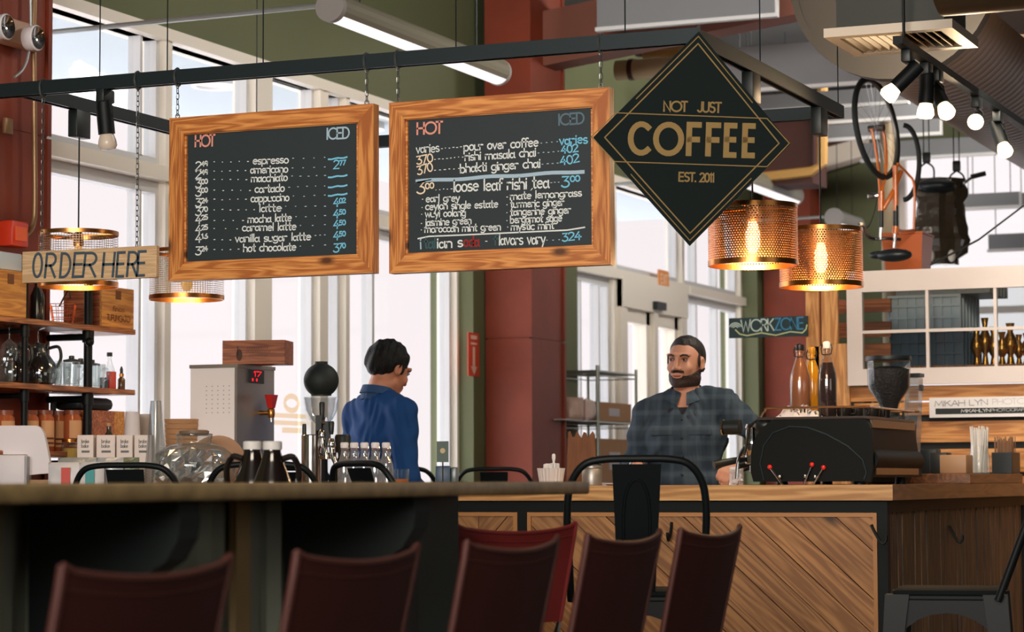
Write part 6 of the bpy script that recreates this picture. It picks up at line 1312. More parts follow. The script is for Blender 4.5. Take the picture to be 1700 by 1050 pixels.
# bicycle hung upright by its wheel
BD = 12.95; B = lambda x, y, d=0.: at(x, y, BD+d)
o = B(1455, 213); t = thing('bicycle', 'orange bicycle hanging vertically with its front wheel up', 'bicycle', o)
rel = lambda p: p-o
orange = M('bike_orange', (214, 112, 40), .3, coat=.5); tire = M('tire_black', (24, 30, 30), .7)
rad = .267; ax = (cR0*.545+cF0*.84).normalized()
wheel = [ax*(rad*math.cos(a))+Vector((0, 0, 1))*(rad*math.sin(a)) + cR0*(.03*-math.sin(a)) for a in [2*math.pi*k/48 for k in range(48)]]
fw_ = put('front_wheel', MB().tube(wheel, .016, 10, closed=True), tire, t); put('rim', MB().tube([p*.945 for p in wheel], .008, 8, closed=True), M('rim_silver', (150, 150, 146), .3, .8), fw_)
sp = MB()
for k in range(24): sp.cyl(wheel[2*k]*.94, wheel[(2*k+(7 if k % 2 else 41)) % 48]*.07, .0009, 4)
put('spokes', sp, chrome, fw_); nrm = ax.cross(Vector((0, 0, 1))).normalized(); put('hub', MB().cyl(-nrm*.045, nrm*.045, .018, 14), chrome, fw_)
def tb(nm, pts, r, mat): return put(nm, MB().tube(bez([rel(p) for p in pts], 4), r, 10), mat, t)
tb('fork_blade', [B(1447, 214, -.05), B(1455, 255, -.04), B(1459, 290, -.02), B(1461, 318)], .0085, orange); tb('fork_blade', [B(1466, 212, .05), B(1471, 250, .05), B(1470, 290, .02), B(1464, 318)], .0085, orange)
tb('head_tube', [B(1463, 318), B(1463, 350)], .018, orange); tb('grip_tube', [B(1463, 346), B(1463, 378)], .013, black_plastic); tb('stem', [B(1463, 376), B(1462, 398)], .009, chrome)
tb('handlebar', [B(1430, 372, -.1), B(1432, 374, -.05), B(1444, 395), B(1475, 396, .05), B(1494, 398, .1)], .010, chrome)
tb('down_tube', [B(1466, 348), B(1483, 318), B(1496, 285, .1)], .013, orange); tb('seat_tube', [B(1486, 275), B(1487, 350)], .015, orange); tb('seat_tube_sleeve', [B(1487, 342), B(1487, 378)], .015, black_plastic)
tb('lug', [B(1487, 376), B(1486, 388)], .019, orange); tb('seat_post', [B(1486, 386), B(1485, 412)], .009, chrome); tb('chain_stay', [B(1490, 272, .1), B(1508, 290, .2), B(1518, 310, .2), B(1517, 382, .2)], .007, orange)
tb('seat_stay', [B(1517, 382, .2), B(1500, 384, .1), B(1488, 380)], .007, orange)
rw = [B(1500+26*math.sin(q), 270-62*math.cos(q), .3) for q in [math.pi*k/14 for k in range(15)]]; tb('rear_wheel', rw, .014, tire)
sd = put('saddle', MB().sphere((0, 0, 0), .10, .06, .035, 20, 12), M('saddle_black', (28, 36, 40), .4), t); sd.location = rel(B(1484, 424, -.06)); put('saddle_nose', MB().sphere((-.09, -.01, .004), .045, .025, .022, 16, 10), M('saddle_black', (28, 36, 40)), sd)
put('caliper', MB().box(-.03, .03, -.015, .015, -.015, .015, .005), chrome, t, rel(B(1450, 325)))
put('hook', MB().tube(bez([rel(B(1449, 104)), rel(B(1449, 125)), rel(B(1455, 132)), rel(B(1460, 125)), rel(B(1459, 112))], 4), .006, 8).cyl(rel(B(1449, 104)), rel(B(1449, 104))+Vector((0, 0, 1.2)), .004, 6), black_metal, t)
put('brake_cable', MB().tube(bez([rel(B(1462, 300)), rel(B(1452, 350)), rel(B(1440, 378)), rel(B(1425, 372, -.1))], 6), .003, 6), black_plastic, t)
# plastic-wrapped bundle on pulleys
o = at(1562, 440, 15.4); t = thing('wrapped_bundle', 'dark bundle wrapped in brown plastic hanging from two pulleys', 'bundle', o); E = lambda x, y, d=0.: at(x, y, 15.4+d)-o
m = MB(); n = 22; rows = 14
def prof_w(f): return (.10, .155, .165, .15, .14, .135, .13, .15, .13)[min(8, int(f*8.99))]
g = []
for k in range(rows+1):
    f = k/rows; zc = E(1562, 440-143*f).z; cx = E(1562-3*math.sin(f*3), 440-143*f); w = prof_w(f)*1.085
    g.append([Vector((cx.x, cx.y, zc))+cR0*(w*math.cos(a)*(1+.16*math.sin(5*a+f*3)))+cF0*(w*.6*math.sin(a)*(1+.12*math.sin(7*a+2*f))) for a in [2*math.pi*q/n for q in range(n)]])
for k in range(rows):
    for q in range(n): m.quad(g[k][q], g[k][(q+1) % n], g[k+1][(q+1) % n], g[k+1][q])
m.poly(g[-1]); m.poly(g[0][::-1]); put('plastic_wrap', m, M('plastic_brown', (70, 62, 50), .22, bump=1.2, nscale=9, noise=.4), t)
put('black_saddle', MB().sphere(tuple(E(1555, 310, -.06)), .13, .10, .05), M('saddle_black', (28, 36, 40)), t)
put('handlebar', MB().tube(bez([E(1588, 318), E(1600, 305, -.1), E(1612, 296, -.1), E(1620, 292, -.1)], 4), .010, 8), chrome, t); put('grip', MB().cyl(E(1612, 294, -.1), E(1636, 288, -.1), .016, 12), black_plastic, t)
for px in (1545, 1580): put('white_foam', MB().sphere(tuple(E(px, 425, -.14)), .025, .02, .04), M('foam_white', (222, 218, 208), .7), t)
for px, y in ((1538, 262), (1588, 276)):
    q = E(px, y); k = put('pulley', MB().box(-.025, .025, -.015, .015, -.035, .035, .008), black_plastic, t, tuple(q)); z = E(px, 300).z-q.z
    put('hook', MB().tube(bez([(0, 0, -.03), (-.045, 0, -.07), (-.04, 0, -.16)], 4), .006, 6).tube(bez([(0, 0, -.03), (.045, 0, -.07), (.045, 0, -.16)], 4), .006, 6), black_metal, k)
    put('rope', MB().cyl((-.018, 0, .03), (-.012, 0, 1.3), .004, 5).cyl((.018, 0, .03), (.016, 0, 1.3), .004, 5), M('rope_grey', (70, 72, 70), .8), k)
a = at(1699, 342, 13.9); b2 = at(1545, 440, 13.0); solo('slack_cord', MB().tube([Vector((0, 0, 0)), (b2-a)*.5+Vector((0, 0, -.03)), b2-a], .006, 6), M('rope_grey', (70, 72, 70)), 'dark cord slanting down from the right edge to the crates', 'cord', a)
# chalk work zone sign
v = 12.31; p0 = on_v(1211, 562, v); p1 = on_v(1341, 521, v); w = (p1.x-p0.x)/2; h = on_v(1211, 529, v).z-p0.z
t = thing('zone_sign', 'small chalkboard sign reading work zone with a cable drawing', 'sign', (p0.x+w, v, p0.z)); F = Face((p0.x+w, v-.01, p0.z)); c = crop(5, 1180, 480)
put('board', MB().box(-w, w, -.008, .008, 0, h), M('zone_slate', (34, 58, 62), .7), t, smooth=False); sc = abs(F(*c(0, 100))[1]-F(*c(0, 0))[1])/100
m = MB(); text(m, 'WORK', F(*c(252, 355)), F(*c(520, 345)), 95*sc, 11*sc, .0, 0); 
for r in (18, 34, 50): ribbon(m, [F(*c(205+r*math.cos(R(q)), 325-r*math.sin(R(q))*.85)) for q in range(20, 165, 18)], 9*sc, 0)
put('chalk_writing', m, M('zone_white', (196, 216, 206), .8), t, (0, -.0085, 0), smooth=False, label='white chalk letters and wifi arcs')
m = MB(); text(m, 'ZONE', F(*c(535, 342)), F(*c(770, 332)), 95*sc, 12*sc, 0, 0); put('chalk_writing', m, M('zone_blue', (66, 140, 180), .8), t, (0, -.0085, 0), smooth=False, label='blue chalk letters')
m = MB(); ribbon(m, [F(*c(x, y)) for x, y in ((205, 340), (240, 375), (300, 388), (420, 365), (540, 385), (660, 355), (760, 365), (790, 335), (798, 300))], 10*sc, 0); put('drawn_cable', m, M('zone_yellow', (200, 206, 150), .8), t, (0, -.0085, 0), smooth=False)
put('mounting_cleat', MB().box(w-.03, w+.03, .0085, .03, h*.3, h*.6), stud_wood, t, smooth=False)
# orange notice on the glass door transom, red extinguisher sign on the green strip
p = on_u(1105, 464, WU+.06); t = thing('orange_notice', 'small orange notice above the glass door', 'sign', (WU+.035, p.y, p.z)); put('panel', MB().box(0, .012, -.12, .12, -.07, .07), M('notice_orange', (236, 150, 84), .6), t, smooth=False)
m = MB(); text(m, 'EXIT', (-.08, -.035), (.08, -.035), .07, .012, y=0); put('lettering', m.xf(Matrix.Translation((.0125, 0, 0)) @ Matrix.Rotation(R(90), 4, 'Z')), M('notice_pale', (250, 214, 170), .6), t, smooth=False)
p = on_u(785, 589, WU+.10); t = thing('extinguisher_sign', 'narrow red sign with a white down arrow on the green wall strip', 'sign', (WU+.101, p.y, p.z)); zz = on_u(785, 553, WU+.1).z-p.z
wv = .085; put('panel', MB().box(0, .006, -wv, wv, -zz, zz), M('sign_red', (206, 74, 48), .5), t, smooth=False)
m = MB().box(.0065, .0075, -.018, .018, -zz*.62, zz*.35); m.poly([(.0075, -.055, -zz*.55), (.0075, .055, -zz*.55), (.0075, 0, -zz*.92)]); m.box(.0065, .0075, -.05, .05, zz*.45, zz*.55).box(.0065, .0075, -.05, .05, zz*.7, zz*.88)
put('arrow', m, M('arrow_white', (232, 190, 170), .6), t, smooth=False)
# faint decal on the glass
p = on_u(485, 685, WU-.07); t = thing('window_decal', 'faint tan sun-shaped decal on the window glass behind the tap tower', 'decal', (WU-.0745, p.y, p.z))
m = MB(); mm = Matrix.Translation((0, 0, 0)) @ Matrix.Rotation(R(90), 4, 'Z')
ribbon(m, [(.08*math.cos(R(q)), .05+.04*math.sin(R(q))) for q in range(0, 361, 20)], .03, 0)
for z in (-.06, -.02): ribbon(m, [(-.2, z), (.2, z)], .025, 0)
ribbon(m, [(-.1, -.1), (.1, -.1)], .03, 0); put('print', m.xf(mm), glass('decal_film', (255, 232, 196), .2, .25, .3, (236, 206, 160)), t, smooth=False)
# wire rack by the window
v0, v1 = 15.13, 15.88; ux = -5.80; ux0 = -6.16
t = thing('wire_rack', 'chrome wire shelving rack behind the counter by the door', 'rack', (0, 0, 0)); steel = M('rack_steel', (150, 158, 150), .35, .8)
for x, y in ((ux, v0), (ux, v1), (ux0, v0), (ux0, v1)): put('post', MB().cyl((x, y, 0), (x, y, 1.86), .0125, 10), steel, t)
for z in (1.822, 1.478, 1.06, .3):
    m = MB().tube([(ux0, v0, z), (ux, v0, z), (ux, v1, z), (ux0, v1, z)], .006, 6, closed=True).tube([(ux0, v0, z-.03), (ux, v0, z-.03), (ux, v1, z-.03), (ux0, v1, z-.03)], .004, 6, closed=True)
    y = v0+.03
    while y < v1: m.cyl((ux0, y, z), (ux, y, z), .0025, 5); y += .035
    put('wire_shelf', m, steel, t)
def kbox(x0, x1, y0, y1, z, h, lb):
    t = thing('cardboard_box', lb, 'box', ((x0+x1)/2, (y0+y1)/2, z+.008), 0, 'cardboard boxes on the wire rack'); w, d = (x1-x0)/2, (y1-y0)/2
    put('carton', MB().box(-w, w, -d, d, 0, h, .003), kraft, t, smooth=False); put('tape', MB().box(-.025, .025, -d-.001, d+.001, h*.6, h+.001).box(w-.1, w+.001, -d*.3, d*.3, h*.3, h*.7), M('label_grey', (196, 192, 196), .6), t, smooth=False)
kbox(ux-.34, ux-.02, v0+.03, v1-.04, 1.478, .13, 'shallow cardboard box on the middle shelf of the wire rack'); kbox(ux-.34, ux-.02, v0+.03, v1-.03, 1.06, .30, 'tall cardboard box on the lower shelf of the wire rack')
solo('rack_board', MB().box(-.36, 0, -.62, 0, 0, .006), M('frosted_board', (196, 200, 200), .4), 'pale board shelf beside the rust column carrying gift pouches', 'shelf board', (ux, v0-.012, 1.478), smooth=False)
for i, (dx, dy, col) in enumerate(((-.16, -.10, (176, 34, 34)), (-.05, -.30, (206, 178, 164)), (-.10, -.20, (222, 110, 96)), (-.22, -.08, (190, 60, 50)), (-.05, -.06, (226, 206, 200)))):
    m = pillow(.13, .15, .10, 8); solo('gift_pouch', m, M('pouch_%d' % i, col, .5, bump=.3, nscale=25), ('bright red', 'beige', 'pale coral', 'brick red', 'off-white')[i]+' pouch on the board by the wire rack', 'pouch', (ux+dx, v0+dy, 1.4845), R(20*i+20), 'pouches by the wire rack')
# ================================================================== people: smooth implicit bodies meshed with surface nets
class Field:
    def __init__(s, xs, ys, zs):
        s.a = [np.array(q, dtype=np.float32) for q in (xs, ys, zs)]; s.f = np.full([len(q) for q in s.a], .5, np.float32)
    def region(s, lo, hi):
        return tuple(slice(max(0, int(np.searchsorted(s.a[i], lo[i]))-1), min(len(s.a[i]), int(np.searchsorted(s.a[i], hi[i]))+1)) for i in range(3))
    def grid(s, r): return np.meshgrid(s.a[0][r[0]], s.a[1][r[1]], s.a[2][r[2]], indexing='ij', sparse=True)
    def merge(s, r, d, k):
        f = s.f[r]
        if k > 0:
            h = np.clip(.5+.5*(f-d)/k, 0, 1); s.f[r] = f*(1-h)+d*h-k*h*(1-h)
        else: s.f[r] = np.minimum(f, d)
    def carve(s, r, d, k):
        f = s.f[r]; h = np.clip(.5-.5*(f+d)/k, 0, 1); s.f[r] = f*(1-h)-d*h+k*h*(1-h)
    def cone(s, p, q, r0, r1, k=.02, cut=False):
        m = max(r0, r1)+.06; r = s.region([min(p[i], q[i])-m for i in range(3)], [max(p[i], q[i])+m for i in range(3)])
        X, Y, Z = s.grid(r); d = [q[i]-p[i] for i in range(3)]; L2 = sum(v*v for v in d)+1e-9
        t = np.clip(((X-p[0])*d[0]+(Y-p[1])*d[1]+(Z-p[2])*d[2])/L2, 0, 1)
        v = np.sqrt((X-p[0]-t*d[0])**2+(Y-p[1]-t*d[1])**2+(Z-p[2]-t*d[2])**2)-(r0+(r1-r0)*t)
        (s.carve if cut else s.merge)(r, v, k)
    def ell(s, c, rad, k=.02, M3=None, cut=False):
        m = max(rad)+.06; r = s.region([c[i]-m for i in range(3)], [c[i]+m for i in range(3)]); X, Y, Z = s.grid(r)
        x, y, z = X-c[0], Y-c[1], Z-c[2]
        if M3 is not None: Mi = M3.transposed(); x, y, z = (Mi[0][0]*x+Mi[0][1]*y+Mi[0][2]*z, Mi[1][0]*x+Mi[1][1]*y+Mi[1][2]*z, Mi[2][0]*x+Mi[2][1]*y+Mi[2][2]*z)
        k0 = np.sqrt((x/rad[0])**2+(y/rad[1])**2+(z/rad[2])**2); k1 = np.sqrt((x/rad[0]**2)**2+(y/rad[1]**2)**2+(z/rad[2]**2)**2)+1e-9
        (s.carve if cut else s.merge)(r, k0*(k0-1)/k1, k)
    def mesh(s, name, lo=None):
        F = s.f; n = F.shape; ins = F < 0
        c = [slice(0, -1), slice(1, None)]; cell = np.zeros([q-1 for q in n], np.int8)
        for i in (0, 1):
            for j in (0, 1):
                for k in (0, 1): cell += ins[c[i], c[j], c[k]]
        act = (cell > 0) & (cell < 8); idx = -np.ones(act.shape, np.int64); I = np.argwhere(act); idx[act] = np.arange(len(I))
        P = np.zeros((len(I), 3)); cnt = np.zeros(len(I)); ax = s.a
        for d in range(3):
            o = [q for q in range(3) if q != d]
            for a in (0, 1):
                for b in (0, 1):
                    A0 = I.copy(); A0[:, o[0]] += a; A0[:, o[1]] += b; A1 = A0.copy(); A1[:, d] += 1
                    f0 = F[tuple(A0.T)]; f1 = F[tuple(A1.T)]; m = (f0 < 0) != (f1 < 0)
                    t = f0[m]/(f0[m]-f1[m])
                    for e in range(3):
                        v0 = ax[e][A0[m, e]]; v1 = ax[e][A1[m, e]]; P[m, e] += v0+(v1-v0)*t
                    cnt[m] += 1
        P /= cnt[:, None]; faces = []
        for d in range(3):
            o = [q for q in range(3) if q != d]; sl0 = [slice(None)]*3; sl1 = [slice(None)]*3; sl0[d] = slice(0, -1); sl1[d] = slice(1, None)
            cr = ins[tuple(sl0)] != ins[tuple(sl1)]; E = np.argwhere(cr)
            E = E[(E[:, o[0]] > 0) & (E[:, o[1]] > 0) & (E[:, o[0]] < n[o[0]]-1) & (E[:, o[1]] < n[o[1]]-1)]
            q = []
            for a, b in ((-1, -1), (0, -1), (0, 0), (-1, 0)):
                C = E.copy(); C[:, o[0]] += a; C[:, o[1]] += b; q.append(idx[tuple(C.T)])
            faces.append(np.stack(q, 1))
        faces = np.concatenate(faces); faces = faces[(faces >= 0).all(1)]
        me = bpy.data.meshes.new(name); me.from_pydata(P.tolist(), [], faces.tolist())
        bm = bmesh.new(); bm.from_mesh(me); bmesh.ops.recalc_face_normals(bm, faces=bm.faces)
        bmesh.ops.smooth_vert(bm, verts=bm.verts, factor=.4, use_axis_x=True, use_axis_y=True, use_axis_z=True); bm.to_mesh(me); bm.free()
        me.polygons.foreach_set('use_smooth', [True]*len(me.polygons)); return me
def axis_(*segs):
    out = []
    for a, b, h in segs: n = max(1, int(round((b-a)/h))); out += [a+(b-a)*i/n for i in range(n)]
    return out+[segs[-1][1]]
def V3(*p): return Vector(p)
class Head:                                          # turns head-local points about the neck
    def __init__(s, piv, turn, nod, tilt=0.):
        s.p = Vector(piv); s.M = (Matrix.Rotation(R(turn), 3, 'Z') @ Matrix.Rotation(R(nod), 3, 'X') @ Matrix.Rotation(R(tilt), 3, 'Y'))
    def __call__(s, x, y, z): return s.p + s.M @ (Vector((x, y, z))-s.p)
def head(f, H, neck, k=.015):
    f.cone(neck, H(0, .012, 1.50), .060, .055, .02)
    f.ell(H(0, .018, 1.607), (.075, .095, .090), .02, H.M); f.ell(H(0, -.022, 1.558), (.058, .072, .082), .03, H.M)
    f.cone(H(-.045, -.005, 1.515), H(0, -.072, 1.492), .022, .020, .025); f.cone(H(.045, -.005, 1.515), H(0, -.072, 1.492), .022, .020, .025)
    for s in (-1, 1):
        f.ell(H(s*.036, -.072, 1.560), (.020, .014, .018), .02, H.M)                     # cheekbones
        f.ell(H(s*.031, -.092, 1.597), (.017, .014, .011), .012, H.M, cut=True)          # eye sockets
        f.cone(H(s*.012, -.088, 1.615), H(s*.05, -.076, 1.616), .009, .008, .012)        # brow
        f.ell(H(s*.077, .008, 1.578), (.010, .020, .031), .008, H.M); f.ell(H(s*.084, .002, 1.580), (.006, .011, .019), .005, H.M, cut=True)
    f.cone(H(0, -.090, 1.607), H(0, -.108, 1.562), .008, .011, .008)                     # nose
    for s in (-1, 1): f.ell(H(s*.012, -.100, 1.556), (.009, .010, .008), .006, H.M)
    f.cone(H(-.020, -.088, 1.532), H(.020, -.088, 1.532), .0065, .0065, .006); f.cone(H(-.017, -.087, 1.521), H(.017, -.087, 1.521), .0075, .0075, .006)
    f.ell(H(0, -.098, 1.527), (.024, .006, .0022), .003, H.M, cut=True)
def hand(f, w, d, up, side, curl=.5, thumb=1.):
    """hand from wrist w, pointing along d, back of hand towards up; side is +1/-1 for the thumb direction"""
    d = Vector(d).normalized(); up = (Vector(up)-d*Vector(up).dot(d)).normalized(); s = d.cross(up)*side
    for q in (-.026, -.009, .009, .026): f.cone(w+d*.012+s*q*.6, w+d*.082+s*q, .013, .011, .008)
    for j, (q, L) in enumerate(((.027, .068), (.0095, .078), (-.0085, .072), (-.026, .056))):
        p = w+d*.085+s*q; ang = 0.; dd = d.copy(); r = .0095
        for seg, (l, c) in enumerate(((.45, .75), (.31, 1.0), (.24, .8))):
            ang += c*curl*(1+.08*j); dd = d*math.cos(ang)-up*math.sin(ang); e2 = p+dd*(L*l); f.cone(p, e2, r, r*.9, .004); p = e2; r *= .9
    a = w+d*.022+s*.026; b = a+(d*.5+s*.75*thumb-up*.25).normalized()*.038; c = b+(d*.85+s*.25-up*.35).normalized()*.030
    f.cone(a, b, .0125, .0105, .010); f.cone(b, c, .0100, .0085, .005)
skin = M('skin_tan', (206, 150, 124), .5, noise=.06, nscale=30); skin2 = M('skin_warm', (176, 116, 88), .5, noise=.06, nscale=30)
hair_mat = M('hair_dark', (30, 24, 22), .55, noise=.4, nscale=120, bump=.5); beard_mat = M('beard_brown', (50, 34, 28), .7, noise=.35, nscale=150, bump=.5)
def hairfield(H, keep, inflate, k=.01, extra=()):
    f = Field(axis_((-.13, .13, .004)), axis_((-.17, .17, .004)), axis_((1.44, 1.74, .004)))
    f.a = [q+np.float32(H.p[i] if i < 2 else 0) for i, q in enumerate(f.a)]
    f.ell(H(0, .018, 1.607), (.075+inflate, .095+inflate, .090+inflate*1.3), 0, H.M)
    for e_ in extra: f.cone(*e_)
    return f
def local(H, f):                                      # head-local coordinates of every grid node
    X, Y, Z = np.meshgrid(*f.a, indexing='ij'); q = [X-H.p.x, Y-H.p.y, Z-H.p.z]; Mi = H.M.transposed()
    return [sum(Mi[i][j]*q[j] for j in range(3))+H.p[i] for i in range(3)]
# ---------------------------------------------------------------- the bearded person behind the espresso machine
def torso(f, inf=0., lean=(0, 0), k=.05, sh=(1.37, 1.405)):
    f.ell((0, 0, .92), (.165+inf, .115+inf, .13), k); f.ell((0, -.005, 1.07), (.150+inf, .105+inf, .15), k); f.ell((0, -.01, 1.25), (.172+inf, .115+inf, .16), k)
    f.cone((-.15, .005, sh[0]), (-.02, .01, sh[0]+.03), .052+inf, .062+inf, k); f.cone((.15, .005, sh[1]), (.02, .01, sh[0]+.04), .052+inf, .062+inf, k)
def arm(f, pts, rad, inf=0., k=.02):
    for i in range(len(pts)-1): f.cone(pts[i], pts[i+1], rad[i]+inf, rad[i+1]+inf, k)
def legs(f, inf=0.):
    for s in (-1, 1): f.cone((s*.085, 0, .88), (s*.095, -.01, .48), .085+inf, .055+inf, .03); f.cone((s*.095, -.01, .48), (s*.10, .02, .09), .055+inf, .038+inf, .02); f.cone((s*.10, .035, .035), (s*.115, -.13, .03), .036, .030, .02)
def full_axes(): return axis_((-.52, -.13, .008), (-.13, .13, .0036), (.13, .52, .008)), axis_((-.52, -.20, .0055), (-.20, .14, .0036), (.14, .22, .008)), axis_((-.02, .90, .022), (.90, 1.16, .0055), (1.16, 1.44, .007), (1.44, 1.75, .0036))
pR = at(1140, 800, 10.75); S1 = 1.015; RZ1 = 9
AR1 = [(-.175, .0, 1.355), (-.235, .015, 1.135), (-.165, -.28, 1.125)]; AL1 = [(.170, .0, 1.40), (.365, -.03, 1.225), (.265, -.29, 1.12)]; RAD = [.050, .040, .027]
H1 = Head((0, .01, 1.50), -13, 2, 2)
f = Field(*full_axes()); torso(f, -.004); legs(f); arm(f, AR1, RAD); arm(f, AL1, RAD); head(f, H1, (0, .015, 1.40))
hand(f, Vector(AR1[2])+V3(.005, -.02, -.006), (.25, -1, -.22), (-.5, -.1, 1), 1, .75); hand(f, Vector(AL1[2])+V3(-.005, -.02, -.004), (-.35, -1, -.25), (.3, -.2, 1), -1, 1.0)
me = f.mesh('person'); me.transform(Matrix.Scale(S1, 4))
per = put('person', me, skin, None, (pR.x, pR.y, 0), R(RZ1)); tag(per, 'bearded person in a dark plaid shirt standing behind the counter, facing left', 'person')
def child(nm, me, mat, par, s, label=None): me.transform(Matrix.Scale(s, 4)); return put(nm, me, mat, par, label=label)
plaid = bpy.data.materials.new('plaid_shirt'); plaid.use_nodes = True; nt = plaid.node_tree; bs = nt.nodes['Principled BSDF']; bs.inputs['Roughness'].default_value = .85; bs.inputs['Specular IOR Level'].default_value = .2
tc = nt.nodes.new('ShaderNodeTexCoord'); cur = None
for ax_, sc_, thr in (('X', 52, .55), ('Z', 46, .55), ('X', 17, .8), ('Z', 15, .8)):
    sp_ = nt.nodes.new('ShaderNodeSeparateXYZ'); nt.links.new(tc.outputs['Object'], sp_.inputs[0]); m1 = nt.nodes.new('ShaderNodeMath'); m1.operation = 'MULTIPLY'; m1.inputs[1].default_value = sc_*2
    nt.links.new(sp_.outputs[ax_], m1.inputs[0]); m2 = nt.nodes.new('ShaderNodeMath'); m2.operation = 'SINE'; nt.links.new(m1.outputs[0], m2.inputs[0])
    m3 = nt.nodes.new('ShaderNodeMapRange'); m3.inputs[1].default_value = thr-.3; m3.inputs[2].default_value = thr+.3; nt.links.new(m2.outputs[0], m3.inputs[0])
    if cur is None: cur = m3.outputs[0]
    else: ad = nt.nodes.new('ShaderNodeMath'); ad.operation = 'ADD'; nt.links.new(cur, ad.inputs[0]); nt.links.new(m3.outputs[0], ad.inputs[1]); cur = ad.outputs[0]
rp = nt.nodes.new('ShaderNodeValToRGB'); rp.color_ramp.elements[0].color = (*lin((48, 60, 71)), 1); rp.color_ramp.elements[1].color = (*lin((82, 95, 106)), 1)
m1 = nt.nodes.new('ShaderNodeMath'); m1.operation = 'MULTIPLY'; m1.inputs[1].default_value = .3; nt.links.new(cur, m1.inputs[0]); nt.links.new(m1.outputs[0], rp.inputs[0]); nt.links.new(rp.outputs[0], bs.inputs['Base Color'])
def shirt(arms, ends, sh, vdeep, wr=.006, hem=.84, rad=RAD, inf=.012):
    f = Field(axis_((-.52, .52, .0075)), axis_((-.40, .20, .0075)), axis_((.80, 1.50, .0075)))
    torso(f, inf, sh=sh)
    for a_ in arms: arm(f, a_, rad, inf+.002, .03)
    X, Y, Z = np.meshgrid(*f.a, indexing='ij')
    f.f += (wr*np.sin(38*Z+22*X+9*np.sin(17*X+11*Y)) * np.sin(21*X-17*Z+15*Y)+.5*wr*np.sin(70*Z-40*X+30*Y)).astype(np.float32)
    for a_, L in zip(arms, ends):                     # cut sleeves across the arm
        p, q = Vector(a_[L[0]]), Vector(a_[L[0]+1]); c = p.lerp(q, L[1]); n = (q-p).normalized()
        d = (X-c.x)*n.x+(Y-c.y)*n.y+(Z-c.z)*n.z; far = np.sqrt((X-q.x)**2+(Y-q.y)**2+(Z-q.z)**2) < .26
        f.f = np.where(far & (d > 0) & (np.sqrt((X-c.x)**2+(Y-c.y)**2+(Z-c.z)**2) < .34), np.maximum(f.f, d.astype(np.float32)), f.f)
    f.f = np.maximum(f.f, (hem-Z).astype(np.float32))
    return f, X, Y, Z
f, X, Y, Z = shirt([AR1, AL1], [(1, .80), (1, .80)], (1.37, 1.405), .06)
neck_ = .064-np.sqrt((X)**2+(Y-.01)**2); f.f = np.where(Z > 1.405, np.maximum(f.f, neck_.astype(np.float32)), f.f)
vcut = (.040*np.clip((Z-1.345)/.075, 0, 1.2)-np.abs(X-.0)); f.f = np.where((Y < -.02) & (Z > 1.345), np.maximum(f.f, vcut.astype(np.float32)), f.f)
sh_ = child('shirt', f.mesh('shirt'), plaid, per, S1)
und = Field(axis_((-.12, .12, .006)), axis_((-.16, .06, .006)), axis_((1.26, 1.42, .006))); torso(und, .004, sh=(1.37, 1.405)); Xu, Yu, Zu = np.meshgrid(*und.a, indexing='ij'); und.f = np.maximum(und.f, np.maximum(Zu-1.385, np.maximum(1.28-Zu, np.maximum(np.abs(Xu)-.07, Yu+.01)))).astype(np.float32)
child('undershirt', und.mesh('undershirt'), M('undershirt_dark', (34, 36, 40), .8), per, S1)
cm = MB()
for s in (-1, 1):
    n_ = 9; inner = []; outer = []
    for i in range(n_+1):
        a = R(95-s*0)+s*R(165)*i/n_ if s > 0 else R(85)-R(165)*i/n_
        r0 = .064+.004*i/n_; x, y = r0*math.cos(a), .01+r0*math.sin(a); zt_c = 1.497-.03*i/n_ - .018*(i/n_)**3
        inner.append(Vector((x, y, zt_c))); k_ = 1.32+.34*(i/n_)**2; outer.append(Vector((x*k_, .01+(y-.01)*k_-.006*(i/n_), zt_c-.036-.02*(i/n_)**2)))
    for i in range(n_): cm.quad(inner[i], inner[i+1], outer[i+1], outer[i])
    for i in range(n_): cm.quad(inner[i]+V3(0, 0, -.004), inner[i+1]+V3(0, 0, -.004), outer[i+1]*.985+V3(0, 0, .02), outer[i]*.985+V3(0, 0, .02))
put('collar', cm.xf(Matrix.Scale(S1, 4)), plaid, sh_)
for s in (-1, 1): put('pocket_flap', MB().box(s*.085-.05, s*.085+.05, -.142, -.134, 1.262, 1.30, .003).xf(Matrix.Scale(S1, 4)), plaid, sh_)
for z in (1.33, 1.25, 1.17, 1.09): put('button', MB().sphere((.004, -.139, z), .006, .003, .006, 10, 6).xf(Matrix.Scale(S1, 4)), black_plastic, sh_)
tf = Field(axis_((-.26, .26, .015)), axis_((-.2, .2, .015)), axis_((.03, 1.0, .015))); legs(tf, .012); tf.ell((0, 0, .90), (.175, .125, .12), .04); Zt = tf.a[2][None, None, :]; tf.f = np.maximum(tf.f, np.maximum(.07-Zt, Zt-.95)).astype(np.float32)
child('trousers', tf.mesh('trousers'), M('trousers_dark', (36, 40, 50), .8), per, S1)
